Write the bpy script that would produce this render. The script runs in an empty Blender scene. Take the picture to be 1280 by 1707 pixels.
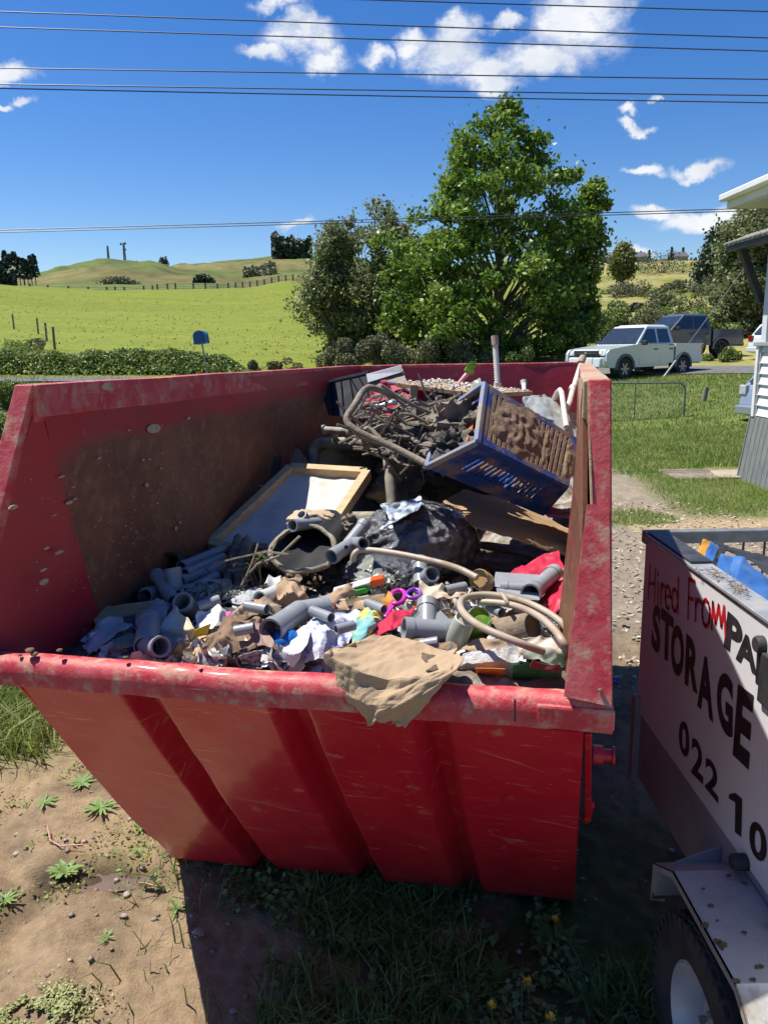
import bpy, bmesh, math, random
import numpy as np
from mathutils import Vector, Matrix, noise as mnoise, Euler
random.seed(7)
sc = bpy.context.scene
col = sc.collection
R = math.radians

# ------------------------------------------------------------------ camera
PITCH, ROLL, FPX, CAMH = .2125, -.018, 1285.0, 2.0
_cp, _sp, _cr, _sr = math.cos(PITCH), math.sin(PITCH), math.cos(ROLL), math.sin(ROLL)
fw = Vector((0, _cp, -_sp)); up0 = Vector((0, _sp, _cp)); rt0 = Vector((1, 0, 0))
rt = rt0*_cr + up0*_sr; up = -rt0*_sr + up0*_cr
cd = bpy.data.cameras.new('camera'); cam = bpy.data.objects.new('camera', cd); col.objects.link(cam)
M = Matrix((rt, up, -fw)).transposed().to_4x4(); M.translation = (0, 0, CAMH)
cam.matrix_world = M
cd.sensor_fit = 'VERTICAL'; cd.sensor_height = 24; cd.lens = 24*FPX/1707; cd.clip_start = .05; cd.clip_end = 6000
sc.camera = cam

def ray(px, py):
    a = (px-640)/FPX; b = -(py-853.5)/FPX
    X = a*_cr - b*_sr; u = a*_sr + b*_cr
    return Vector((X, _cp + u*_sp, u*_cp - _sp))
def at(px, py, Y):
    d = ray(px, py); return d*(Y/d.y) + Vector((0, 0, CAMH))
def on(px, py, z=0):
    d = ray(px, py); return d*((z-CAMH)/d.z) + Vector((0, 0, CAMH))

# ------------------------------------------------------------------ sun, sky
SUN_EL, SHADOW_AZ = R(64.5), R(22)        # shadows run to +x and towards the camera
sdir = Vector((math.cos(SUN_EL)*math.cos(SHADOW_AZ), -math.cos(SUN_EL)*math.sin(SHADOW_AZ), -math.sin(SUN_EL)))
sl = bpy.data.lights.new('sun', 'SUN'); sl.energy = 5.0; sl.angle = R(.5); sl.color = (1, .955, .88)
so = bpy.data.objects.new('sun', sl); col.objects.link(so)
so.rotation_euler = sdir.to_track_quat('-Z', 'Y').to_euler(); so.location = (-20, 20, 40)
W = bpy.data.worlds.new('World'); sc.world = W; W.use_nodes = True
nt = W.node_tree; nt.nodes.clear()
def wn(t, **k):
    n = nt.nodes.new(t)
    for a, b in k.items(): setattr(n, a, b)
    return n
def wmath(op, a, b=None, clamp=False):
    n = wn('ShaderNodeMath', operation=op); n.use_clamp = clamp
    for i, v in enumerate((a, b)):
        if v is None: continue
        if isinstance(v, (int, float)): n.inputs[i].default_value = v
        else: nt.links.new(v, n.inputs[i])
    return n.outputs[0]
sky = wn('ShaderNodeTexSky'); sky.sky_type = 'NISHITA'; sky.sun_disc = False
sky.sun_elevation = SUN_EL; sky.sun_rotation = math.atan2(-sdir.x, -sdir.y)
sky.air_density = 1.0; sky.dust_density = .25; sky.ozone_density = 3.2; sky.altitude = 200
tc = wn('ShaderNodeTexCoord')
hsv = wn('ShaderNodeHueSaturation'); hsv.inputs['Saturation'].default_value = 1.36; hsv.inputs['Hue'].default_value = .512; hsv.inputs['Value'].default_value = 1.0
nt.links.new(sky.outputs[0], hsv.inputs['Color'])
SKY_K = .088
clouds = [(505,62,70,34),(548,102,52,26),(440,92,50,20),(468,8,48,14),(960,30,95,66),(1010,0,60,50),(900,95,90,34),(815,120,85,36),(745,92,85,44),
          (830,150,60,22),(765,50,40,22),(640,98,40,18),(690,70,34,22),(15,122,52,18),(50,180,26,11),(8,188,20,8),(502,373,46,14),(1160,362,84,28),(1088,354,44,12),(1205,350,50,24),
          (1165,270,46,13),(1090,284,40,11),(1060,206,26,10),(1046,184,20,11),(1088,156,14,6),(830,40,40,14),(1040,428,40,14)]
dirn = wn('ShaderNodeVectorMath', operation='NORMALIZE'); nt.links.new(tc.outputs['Generated'], dirn.inputs[0])
wnz = wn('ShaderNodeTexNoise'); wnz.inputs['Scale'].default_value = 11; wnz.inputs['Detail'].default_value = 7; wnz.inputs['Roughness'].default_value = .6
nt.links.new(dirn.outputs[0], wnz.inputs['Vector'])
ws = wn('ShaderNodeVectorMath', operation='SUBTRACT'); nt.links.new(wnz.outputs['Color'], ws.inputs[0]); ws.inputs[1].default_value = (.5, .5, .5)
wk = wn('ShaderNodeVectorMath', operation='SCALE'); nt.links.new(ws.outputs[0], wk.inputs[0]); wk.inputs['Scale'].default_value = .085
warp = wn('ShaderNodeVectorMath', operation='ADD'); nt.links.new(dirn.outputs[0], warp.inputs[0]); nt.links.new(wk.outputs[0], warp.inputs[1])
acc = None
for (px, py, w_, h_) in clouds:
    d = ray(px, py).normalized(); e1 = d.cross(Vector((0, 0, 1))).normalized(); e2 = e1.cross(d)
    def dot(v):
        n = wn('ShaderNodeVectorMath', operation='DOT_PRODUCT'); nt.links.new(warp.outputs[0], n.inputs[0]); n.inputs[1].default_value = v
        return n.outputs['Value']
    a = dot(e1*(FPX/w_)); b = dot(e2*(FPX/h_)); c = dot(d)
    rr = wmath('ADD', wmath('MULTIPLY', a, a), wmath('MULTIPLY', b, b))
    m = wmath('SUBTRACT', 1.0, wmath('POWER', rr, .5))
    m = wmath('MULTIPLY', wmath('MAXIMUM', m, 0.0), wmath('GREATER_THAN', c, 0.0))
    acc = m if acc is None else wmath('MAXIMUM', acc, m)
nz = wn('ShaderNodeTexNoise'); nz.inputs['Scale'].default_value = 26; nz.inputs['Detail'].default_value = 9; nz.inputs['Roughness'].default_value = .62
mp = wn('ShaderNodeMapping'); mp.inputs['Scale'].default_value = (1, 1, 1.9); nt.links.new(dirn.outputs[0], mp.inputs[0]); nt.links.new(mp.outputs[0], nz.inputs['Vector'])
den = wmath('ADD', acc, wmath('MULTIPLY', wmath('SUBTRACT', nz.outputs[0], .53), 1.9))
den = wmath('MULTIPLY', den, wmath('GREATER_THAN', acc, 0.001))
den = wmath('MULTIPLY', wmath('MULTIPLY', den, 1.5, True), wmath('MULTIPLY', acc, 2.2, True), True)
nz2 = wn('ShaderNodeTexNoise'); nz2.inputs['Scale'].default_value = 12; nz2.inputs['Detail'].default_value = 6; nt.links.new(mp.outputs[0], nz2.inputs['Vector'])
cr = wn('ShaderNodeValToRGB'); cr.color_ramp.elements[0].position = .3; cr.color_ramp.elements[0].color = (4.9, 5.4, 6.3, 1)
cr.color_ramp.elements[1].position = .6; cr.color_ramp.elements[1].color = (7.1, 7.3, 7.6, 1); nt.links.new(nz2.outputs[0], cr.inputs[0])
mx = wn('ShaderNodeMixRGB'); nt.links.new(den, mx.inputs[0]); nt.links.new(hsv.outputs[0], mx.inputs[1]); nt.links.new(cr.outputs[0], mx.inputs[2])
bg = wn('ShaderNodeBackground'); bg.inputs['Strength'].default_value = SKY_K; nt.links.new(mx.outputs[0], bg.inputs[0])
ow = wn('ShaderNodeOutputWorld'); nt.links.new(bg.outputs[0], ow.inputs[0])
sc.view_settings.view_transform = 'Standard'; sc.view_settings.look = 'None'; sc.view_settings.exposure = 0.6; sc.view_settings.gamma = 1
sc.view_settings.use_curve_mapping = False

# ------------------------------------------------------------------ materials
MATS = {}
def mat(name, c1, c2=None, scale=6, rough=.6, bump=0, bscale=40, metal=0, island=0, transl=0, coat=0, lo=.4, hi=.6,
        dirt=None, scratch=None, spec=.5, alpha=1, trans=0, attr=None, coords='Object', stretch=None, wave=None):
    if name in MATS: return MATS[name]
    m = bpy.data.materials.new(name); m.use_nodes = True; t = m.node_tree; N = t.nodes; L = t.links
    b = N['Principled BSDF']; out = N['Material Output']
    def n(ty, **k):
        q = N.new(ty)
        for a, v in k.items(): setattr(q, a, v)
        return q
    tc = n('ShaderNodeTexCoord'); vec = tc.outputs[coords]
    if stretch:
        mp = n('ShaderNodeMapping'); mp.inputs['Scale'].default_value = stretch; L.new(vec, mp.inputs[0]); svec = mp.outputs[0]
    else: svec = vec
    def noise(s, d=6, ro=.6, v=None):
        q = n('ShaderNodeTexNoise'); q.inputs['Scale'].default_value = s; q.inputs['Detail'].default_value = d; q.inputs['Roughness'].default_value = ro
        L.new(v or svec, q.inputs['Vector']); return q.outputs[0]
    def ramp(v, a, c):
        q = n('ShaderNodeMapRange'); q.inputs[1].default_value = a; q.inputs[2].default_value = c; L.new(v, q.inputs[0]); return q.outputs[0]
    def mix(f, a, c, mode='MIX'):
        q = n('ShaderNodeMixRGB', blend_type=mode)
        for i, v in ((0, f), (1, a), (2, c)):
            if isinstance(v, (int, float)): q.inputs[i].default_value = v
            elif isinstance(v, tuple): q.inputs[i].default_value = (*v, 1) if len(v) == 3 else v
            else: L.new(v, q.inputs[i])
        return q.outputs[0]
    c2 = c2 or tuple(x*.75 for x in c1)
    c = mix(ramp(noise(scale), lo, hi), tuple(c1), tuple(c2))
    if attr:
        at_ = n('ShaderNodeVertexColor', layer_name=attr); c = mix(1.0, c, at_.outputs[0], 'MULTIPLY')
    if wave:
        wv = n('ShaderNodeTexWave'); wv.inputs['Scale'].default_value = wave[0]; wv.inputs['Distortion'].default_value = wave[1]; L.new(svec, wv.inputs[0])
        c = mix(ramp(wv.outputs[1], .2, .8), c, tuple(wave[2]))
    if island:
        g = n('ShaderNodeNewGeometry'); h = n('ShaderNodeHueSaturation')
        r1 = n('ShaderNodeMapRange'); r1.inputs[3].default_value = 1-island; r1.inputs[4].default_value = 1+island; L.new(g.outputs['Random Per Island'], r1.inputs[0])
        L.new(r1.outputs[0], h.inputs['Value'])
        r2 = n('ShaderNodeMath', operation='MULTIPLY_ADD'); L.new(g.outputs['Random Per Island'], r2.inputs[0]); r2.inputs[1].default_value = -.045; r2.inputs[2].default_value = .52
        fr = n('ShaderNodeMath', operation='FRACT'); m7 = n('ShaderNodeMath', operation='MULTIPLY'); L.new(g.outputs['Random Per Island'], m7.inputs[0]); m7.inputs[1].default_value = 17.3
        L.new(m7.outputs[0], fr.inputs[0]); L.new(fr.outputs[0], r2.inputs[0]); L.new(r2.outputs[0], h.inputs['Hue'])
        L.new(c, h.inputs['Color']); c = h.outputs[0]
    rsock = None
    if dirt:
        dc, ds, dlo, dhi = dirt
        f = ramp(noise(ds, 8, .65, vec), dlo, dhi); c = mix(f, c, tuple(dc))
        rr = n('ShaderNodeMapRange'); rr.inputs[3].default_value = rough; rr.inputs[4].default_value = .95; L.new(f, rr.inputs[0]); rsock = rr.outputs[0]
    if scratch:
        for sv in ((1, 26, 3), (3, 2, 40)):
            mp2 = n('ShaderNodeMapping'); mp2.inputs['Scale'].default_value = sv; mp2.inputs['Rotation'].default_value = (.5, .3, .7); L.new(vec, mp2.inputs[0])
            c = mix(ramp(noise(2.3, 6, .62, mp2.outputs[0]), scratch[1], scratch[1]+.09), c, tuple(scratch[0]))
        c = mix(ramp(noise(70, 3, .6, vec), .70, .74), c, tuple(scratch[2]))
    L.new(c, b.inputs['Base Color'])
    b.inputs['Roughness'].default_value = rough
    if rsock: L.new(rsock, b.inputs['Roughness'])
    b.inputs['Metallic'].default_value = metal
    b.inputs['Specular IOR Level'].default_value = spec
    b.inputs['Coat Weight'].default_value = coat; b.inputs['Coat Roughness'].default_value = .12
    b.inputs['Alpha'].default_value = alpha
    b.inputs['Transmission Weight'].default_value = trans
    if bump:
        bp = n('ShaderNodeBump'); bp.inputs['Strength'].default_value = bump; bp.inputs['Distance'].default_value = .02
        L.new(noise(bscale, 8, .7), bp.inputs['Height']); L.new(bp.outputs[0], b.inputs['Normal'])
    if transl:
        tb = n('ShaderNodeBsdfTranslucent'); L.new(c, tb.inputs[0]); ms = n('ShaderNodeMixShader'); ms.inputs[0].default_value = transl
        L.new(b.outputs[0], ms.inputs[1]); L.new(tb.outputs[0], ms.inputs[2]); L.new(ms.outputs[0], out.inputs[0])
    m.diffuse_color = (*c1[:3], 1)
    MATS[name] = m; return m

# ------------------------------------------------------------------ objects
def tag(o, label=None, cat=None, group=None, kind=None):
    if label: o['label'] = label
    if cat: o['category'] = cat
    if group: o['group'] = group
    if kind: o['kind'] = kind
    return o
def thing(name, label, cat, loc=(0, 0, 0), rot=None, group=None):
    o = bpy.data.objects.new(name, None); col.objects.link(o); o.empty_display_size = .05
    if rot is not None: o.rotation_euler = rot if not isinstance(rot, Matrix) else rot.to_euler()
    o.location = loc
    return tag(o, label, cat, group)
def dup(root, loc=None, rot=None, label=None, scale=None, group=None):
    r = root.copy(); col.objects.link(r)
    if loc is not None: r.location = loc
    if rot is not None: r.rotation_euler = rot
    if scale is not None: r.scale = scale
    if label: r['label'] = label
    if group: r['group'] = group
    for ch in list(root.children):
        c = ch.copy(); col.objects.link(c); c.parent = r
        for g in list(ch.children):
            d = g.copy(); col.objects.link(d); d.parent = c
    return r

class MB:
    def __init__(s): s.v = []; s.f = []
    def add(s, V, F):
        k = len(s.v); s.v += [Vector(x) for x in V]; s.f += [tuple(i+k for i in f) for f in F]; return s
    def box(s, c, size, rot=None):
        x, y, z = [q/2 for q in size]; V = []
        for sx in (-1, 1):
            for sy in (-1, 1):
                for sz in (-1, 1):
                    p = Vector((sx*x, sy*y, sz*z))
                    if rot is not None: p = rot @ p
                    V.append(p+Vector(c))
        return s.add(V, [(0,1,3,2),(4,6,7,5),(0,4,5,1),(2,3,7,6),(0,2,6,4),(1,5,7,3)])
    def hexa(s, B, T):
        return s.add(list(B)+list(T), [(3,2,1,0),(4,5,6,7),(0,1,5,4),(1,2,6,5),(2,3,7,6),(3,0,4,7)])
    def bar(s, p, q, w, t, nrm=(0, 0, 1)):
        p, q = Vector(p), Vector(q); d = (q-p).normalized(); a = d.cross(Vector(nrm))
        if a.length < 1e-4: a = d.cross(Vector((1, .1, 0)))
        a.normalize(); b = a.cross(d); a = a*w/2; b = b*t/2
        return s.hexa([p-a-b, p+a-b, p+a+b, p-a+b], [q-a-b, q+a-b, q+a+b, q-a+b])
    def tube(s, pts, r, n=8, cap=True, jit=0):
        pts = [Vector(p) for p in pts]; rs = r if isinstance(r, (list, tuple)) else [r]*len(pts)
        V = []; F = []; prev = None
        for i, p in enumerate(pts):
            d = (pts[min(i+1, len(pts)-1)]-pts[max(i-1, 0)])
            if d.length < 1e-9: d = Vector((0, 0, 1))
            d.normalize()
            if prev is None: a = d.orthogonal().normalized()
            else:
                a = prev - d*prev.dot(d)
                a = a.normalized() if a.length > 1e-5 else d.orthogonal().normalized()
            prev = a; b = d.cross(a)
            for k in range(n):
                t = 2*math.pi*k/n; rr = rs[i]*(1+random.uniform(-jit, jit)); V.append(p+(a*math.cos(t)+b*math.sin(t))*rr)
        for i in range(len(pts)-1):
            for k in range(n):
                F.append((i*n+k, i*n+(k+1) % n, (i+1)*n+(k+1) % n, (i+1)*n+k))
        if cap: F.append(tuple(reversed(range(n)))); F.append(tuple((len(pts)-1)*n+k for k in range(n)))
        return s.add(V, F)
    def lathe(s, prof, o=(0, 0, 0), axis=(0, 0, 1), n=16, close=False):
        ax = Vector(axis).normalized(); a = ax.orthogonal().normalized(); b = ax.cross(a); V = []; F = []; o = Vector(o); m = len(prof)
        for (r, h) in prof:
            for k in range(n):
                t = 2*math.pi*k/n; V.append(o+ax*h+(a*math.cos(t)+b*math.sin(t))*r)
        for i in range(m if close else m-1):
            j = (i+1) % m
            for k in range(n): F.append((i*n+k, i*n+(k+1) % n, j*n+(k+1) % n, j*n+k))
        return s.add(V, F)
    def pipe(s, p, q, r, t=.003, n=14):       # open hollow tube
        p, q = Vector(p), Vector(q); L = (q-p).length
        return s.lathe([(r, 0), (r, L), (r-t, L), (r-t, 0)], p, (q-p), n, close=True)
    def poly(s, P, off):                       # flat polygon prism
        n = len(P); off = Vector(off); P = [Vector(p) for p in P]
        F = [tuple(range(n)), tuple(reversed(range(n, 2*n)))] + [(i, n+i, n+(i+1) % n, (i+1) % n)[::-1] for i in range(n)]
        return s.add(P+[p+off for p in P], F)
    def grid(s, fn, nu, nv, th=0):
        V = [fn(i/nu, j/nv) for j in range(nv+1) for i in range(nu+1)]; w = nu+1
        F = [(j*w+i, j*w+i+1, (j+1)*w+i+1, (j+1)*w+i) for j in range(nv) for i in range(nu)]
        if th:
            k = len(V); nr = [Vector((0, 0, 0)) for _ in V]
            for f in F:
                q = (V[f[1]]-V[f[0]]).cross(V[f[3]]-V[f[0]])
                for i in f: nr[i] += q
            V = V + [V[i]-nr[i].normalized()*th for i in range(k)]
            F2 = [tuple(reversed([x+k for x in f])) for f in F]
            E = [j for j in range(w)]; edge = list(range(w)) + [j*w+nu for j in range(1, nv+1)] + [nv*w+i for i in range(nu-1, -1, -1)] + [j*w for j in range(nv-1, 0, -1)]
            F = F+F2+[(edge[(i+1) % len(edge)], edge[i], edge[i]+k, edge[(i+1) % len(edge)]+k) for i in range(len(edge))]
        return s.add(V, F)
    def build(s, name, m, parent=None, smooth=False, bevel=0, sub=0, world=False, base=False):
        V = s.v
        if parent is not None and world:
            inv = parent.matrix_basis.inverted(); V = [inv @ v for v in V]
        loc = Vector((0, 0, 0))
        if parent is None:
            lo = min(v.z for v in V); loc = Vector((sum(v.x for v in V)/len(V), sum(v.y for v in V)/len(V), lo)); V = [v-loc for v in V]
        me = bpy.data.meshes.new(name); me.from_pydata([tuple(v) for v in V], [], s.f); me.update()
        if smooth: me.polygons.foreach_set('use_smooth', [True]*len(me.polygons))
        o = bpy.data.objects.new(name, me); col.objects.link(o); o.location = loc
        if m: me.materials.append(m)
        if parent is not None: o.parent = parent
        if bevel:
            b = o.modifiers.new('b', 'BEVEL'); b.width = bevel; b.segments = 2; b.limit_method = 'ANGLE'; b.angle_limit = R(35)
        if sub:
            b = o.modifiers.new('s', 'SUBSURF'); b.levels = sub; b.render_levels = sub
        if smooth:
            try: me.set_sharp_from_angle(angle=R(50))
            except Exception: pass
        return o
def npmesh(name, V, F, m, smooth=False, parent=None, colr=None):
    V = np.asarray(V, np.float32); F = np.asarray(F, np.int32); k = F.shape[1]
    me = bpy.data.meshes.new(name); me.vertices.add(len(V)); me.vertices.foreach_set('co', V.ravel())
    me.loops.add(F.size); me.loops.foreach_set('vertex_index', F.ravel()); me.polygons.add(len(F))
    me.polygons.foreach_set('loop_start', np.arange(0, F.size, k, dtype=np.int32)); me.polygons.foreach_set('loop_total', np.full(len(F), k, np.int32))
    if smooth: me.polygons.foreach_set('use_smooth', np.ones(len(F), bool))
    me.update(calc_edges=True); me.validate()
    if colr is not None:
        a = me.color_attributes.new('Col', 'FLOAT_COLOR', 'POINT'); a.data.foreach_set('color', np.asarray(colr, np.float32).ravel())
    o = bpy.data.objects.new(name, me); col.objects.link(o); me.materials.append(m)
    if parent is not None: o.parent = parent
    return o
rng = np.random.default_rng(5)
def vnoise(x, y, seed=0):
    xi = np.floor(x).astype(np.int64); yi = np.floor(y).astype(np.int64); xf = x-xi; yf = y-yi
    def h(a, b):
        n = (a*374761393 + b*668265263 + seed*974711) & 0xffffffff; n = ((n ^ (n >> 13))*1274126177) & 0xffffffff
        return ((n ^ (n >> 16)) & 0xffff)/65535.
    u = xf*xf*(3-2*xf); v = yf*yf*(3-2*yf)
    return (h(xi, yi)*(1-u)+h(xi+1, yi)*u)*(1-v)+(h(xi, yi+1)*(1-u)+h(xi+1, yi+1)*u)*v
def fbm(x, y, o=5, seed=0, g=.5):
    x = np.asarray(x, float); y = np.asarray(y, float); s = 0; a = 1; t = 0
    for i in range(o): s = s+a*vnoise(x, y, seed+i); t += a; a *= g; x = x*2.03+17.1; y = y*2.03+9.7
    return s/t
def N3(p, s=1.0): return mnoise.noise(Vector(p)*s)
def lerp(a, b, t): return a+(b-a)*t
def bil(a, b, c, d, u, v): return lerp(lerp(a, b, u), lerp(d, c, u), v)
# ------------------------------------------------------------------ terrain
CX = np.array([-300, 0, 44, 130, 200, 262, 319, 411, 490, 560, 700, 850, 1000, 1100, 1200, 1400.])
ST = np.array([16, 27, 31.5, 36, 60, 100, 150, 220, 350, 600, 1000, 1600, 3500.])
ROWS = np.array([
 [None,637,629,610,562,517,478,487,478,470,480,490,500],
 [None,637,629,610,562,517,478,487,478,470,480,490,500],
 [None,637,629,610,562,517,480,487,480,465,480,490,500],
 [None,637,629,610,562,518,484,488,478,449,470,480,500],
 [None,637,629,610,563,520,486,488,478,437,460,480,500],
 [None,637,629,610,563,520,485,488,478,440,460,480,500],
 [None,637,629,610,563,520,484,488,476,452,449,470,500],
 [None,637,629,610,563,518,482,488,480,466,438,460,500],
 [None,636,628,610,563,515,470,482,478,466,430,460,500],
 [None,636,627,610,568,525,482,488,480,470,432,460,500],
 [None,635,624,608,578,548,520,510,500,490,450,470,500],
 [None,634,621,600,565,520,470,480,480,470,442,460,500],
 [None,632,618,597,552,492,440,450,450,450,430,460,500],
 [None,631,616,596,550,487,437,450,455,455,440,460,500],
 [None,630,615,595,548,482,436,450,455,455,440,460,500],
 [None,630,615,595,548,482,436,450,455,455,440,460,500]], dtype=object)
def azof(px):
    d = ray(px, 576-(px-640)*.018); return math.atan2(d.x, d.y)
AZ = np.array([azof(x) for x in CX])
ZT = np.zeros((len(CX), len(ST)+1))
for i, x in enumerate(CX):
    for j, r_ in enumerate(ST):
        if ROWS[i][j] is None: continue
        d = ray(x, ROWS[i][j]); ZT[i, j+1] = CAMH + r_*d.z/math.hypot(d.x, d.y)
STR = np.concatenate([[0], ST])
def terr(x, y):
    x = np.asarray(x, float); y = np.asarray(y, float); r = np.hypot(x, y); az = np.arctan2(x, y)
    az = np.clip(az, AZ[0], AZ[-1])
    i = np.clip(np.searchsorted(AZ, az)-1, 0, len(AZ)-2); t = (az-AZ[i])/(AZ[i+1]-AZ[i]); t = np.clip(t, 0, 1); t = t*t*(3-2*t)
    rr = np.minimum(r, STR[-1]-1); j = np.clip(np.searchsorted(STR, rr, side='right')-1, 0, len(STR)-2)
    s = (rr-STR[j])/(STR[j+1]-STR[j]); s2 = np.where((j == 1), s*s*(3-2*s)*.5+s*.5, s)
    s2 = np.where(j >= 6, s*s*(3-2*s), s2)
    z = (ZT[i, j]*(1-t)+ZT[i+1, j]*t)*(1-s2)+(ZT[i, j+1]*(1-t)+ZT[i+1, j+1]*t)*s2
    amp = np.clip((r-36)/200, 0, 1)*1.0 + np.clip((r-240)/400, 0, 1)*7
    z = z+(fbm(x/24+3, y/24, 4, 3)-.5)*amp*1.2
    return z
def tz(x, y): return float(terr(np.array([x]), np.array([y]))[0])
def tp(px, Y):                 # a point on the terrain on the bearing of px at depth Y
    x = (px-640)/FPX*Y*1.0
    for _ in range(3):
        z = tz(x, Y); d = Y*_cp-(z-2)*_sp; x = ((px-640)/FPX)*d
    return Vector((x, Y, tz(x, Y)))
# ground cover: 1 grass, 0 bare
def sst(a, b, x): t = np.clip((x-a)/(b-a), 0, 1); return t*t*(3-2*t)
def cover(x, y):
    n = fbm(x*1.3, y*1.3, 5, 11); n2 = fbm(x*.45+4, y*.45, 4, 17)
    lawn = sst(7.6, 9.6, y-(x-3.3)*-.2+ (n-.5)*3.2)
    strip = np.exp(-((x-3.15-(y-9.5)*.1)**2)/.22)*sst(13, 11.3, y)*sst(7.8, 8.6, y)     # gravel spur running into the lawn
    lawn = lawn*(1-strip*1.2)
    slabp = ((x > 4.3) & (x < 5.4) & (y > 11.2) & (y < 12.1))*1.
    path = np.exp(-(((y-8.3-(x-3.5)*-.12))**2)/.16)*(x > 2.9)
    clump = sst(.2, .6, 1-np.hypot((x-2.95)/.55, (y-8.9+.2)/.45)+(n-.5)*1.6)
    rightg = sst(.35, .6, n+.25)*(x > 4.0)*(y > 6.5)*(y < 8.1)
    left = sst(-1.45, -1.95, x+(n-.5)*.7)*sst(3.2, 3.75, y+(n-.5)*.5)
    leftfar = sst(4.2, 5.4, y)*(x < 1.2)
    weeds = sst(.47, .6, n)*np.exp(-((x-.35)**2)/.55)*sst(1.5, 1.7, y)*sst(3.2, 2.9, y)
    under = sst(.42, .55, n)*sst(2.4, 2.2, y)*(x > -.5)*(x < .95)*(y < 2.7)
    spots = sst(.64, .70, n)*(x < -.5)*(y < 4)*.9
    edge = sst(.5,.64,n)*(x<-1.0)*(y>2.6)*(y<3.6)*.8
    c = np.maximum.reduce([lawn*(1-path*1.1), clump, rightg, left, leftfar, weeds, under, spots, edge])
    c = np.clip(c, 0, 1)*(1-slabp)
    return c
PUD = (-1.10, 2.62)
def pud(x, y): return sst(1.0, .55, np.hypot((x-PUD[0])/.30, (y-PUD[1])/.10)+(fbm(x*9, y*9, 4, 41)-.5)*1.1)
def fine(x, y, c):
    g = (fbm(x*6, y*6, 5, 2)-.5)*.05 + (fbm(x*28, y*28, 4, 7)-.5)*.030 + (fbm(x*1.5, y*1.5, 3, 31)-.5)*.05
    # wheel ruts in the mud
    rut = np.exp(-((x+1.42+.42*(y-2.5)+.05*np.sin(y*7))**2)/.006)*(y < 3.4)
    g = g - pud(x, y)*.022
    g = g - rut*.035*(.4+fbm(x*9, y*9, 3, 5)) + np.exp(-((x+1.22+.42*(y-2.5))**2)/.004)*(y < 3.4)*.03*fbm(x*14, y*14, 3, 8)
    return g*np.clip(1-(np.hypot(x, y)-7)/8, 0, 1)
def ground_color(x, y, r):
    c = cover(x, y)
    n = fbm(x*3, y*3, 5, 21)[:, None]; n2 = fbm(x*17, y*17, 4, 23)[:, None]
    mud = np.array([.40, .285, .17])*(.45+.65*n+.35*n2)*(1-.38*sst(.46, .64, fbm(x*2.3+5, y*2.3, 4, 141)))[:, None]
    tan = np.array([.50, .36, .22]); grav = np.array([.32, .262, .195])*(.6+.8*n2)
    wt = (np.exp(-(((y-8.3-(x-3.5)*-.12))**2)/.25)*(x > 2.7))[:, None]
    wt2 = (sst(.55, .68, fbm(x*1.1+9, y*1.1, 4, 33))*(x < -.6)*(y < 4))[:, None]
    mud = mud*(1-wt2*.6)+np.array([.52, .37, .22])*wt2*.6
    wg = (sst(1.0, 1.5, x)*sst(4.5, 5.5, y))[:, None]
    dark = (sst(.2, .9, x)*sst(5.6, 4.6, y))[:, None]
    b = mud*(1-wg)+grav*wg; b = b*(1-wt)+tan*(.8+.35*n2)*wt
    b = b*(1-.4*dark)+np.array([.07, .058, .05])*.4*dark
    g = np.array([.14, .19, .045])*(.55+.9*n)
    yg = np.array([.19, .20, .06]); g = g*(1-.35*n2)+yg*.35*n2
    o = b*(1-c[:, None])+g*c[:, None]
    w = pud(x, y)[:, None]; o = o*(1-.6*w)
    return o, c, w[:, 0]
def grid_patch(name, azs, rs, m, colf):
    A, Rr = np.meshgrid(azs, rs); x = (Rr*np.sin(A)).ravel(); y = (Rr*np.cos(A)).ravel()
    z = terr(x, y)
    near = np.hypot(x, y) < 16
    if near.any(): z = z+np.where(near, fine(x, y, None), 0)
    nu = len(azs); nv = len(rs)
    j, i = np.meshgrid(np.arange(nv-1), np.arange(nu-1), indexing='ij'); a = (j*nu+i).ravel()
    F = np.stack([a, a+1, a+nu+1, a+nu], 1)[:, ::-1]
    cc = colf(x, y, Rr.ravel())
    o = npmesh(name, np.stack([x, y, z], 1), F, m, True, None, cc); o['kind'] = 'structure'
    return o
azf = np.concatenate([np.linspace(-math.pi, R(-52), 40)[:-1], np.linspace(R(-52), R(48), 300), np.linspace(R(48), math.pi, 40)[1:]])
def rings(a, b, q):
    n = int(math.log(b/a)/math.log(q)); return a*np.exp(np.linspace(0, math.log(b/a), n+1))
m_ground = mat('soil_and_turf', (1, 1, 1), (.72, .72, .72), scale=22, rough=.95, bump=.9, bscale=90, attr='Col', lo=.35, hi=.65, spec=.2)
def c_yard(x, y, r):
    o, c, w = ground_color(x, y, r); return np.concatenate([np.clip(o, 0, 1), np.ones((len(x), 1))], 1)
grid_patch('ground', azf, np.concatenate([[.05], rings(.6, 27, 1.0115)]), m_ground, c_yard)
def c_pad(x, y, r):
    n = fbm(x/7, y/7, 4, 51)[:, None]; s = fbm(x/30, y/2.2, 4, 53)[:, None]; q = fbm(x*.9, y*.35, 3, 57)[:, None]
    az = np.arctan2(x, y)[:, None]
    right = sst(azof(860), azof(960), az)
    g = np.array([.185, .22, .028])*(.80+.36*s+.2*(q-.5)); g = g*(1-.35*n)+np.array([.21, .225, .04])*.35*n
    b = np.array([.30, .25, .105])*(.6+.7*n)+np.array([.0, .04, 0])*(1-s)
    o = g*(1-right)+(b*sst(.3, .55, n)+g*.75*(1-sst(.3, .55, n)))*right
    return np.concatenate([np.clip(o, 0, 1), np.ones((len(x), 1))], 1)
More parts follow.
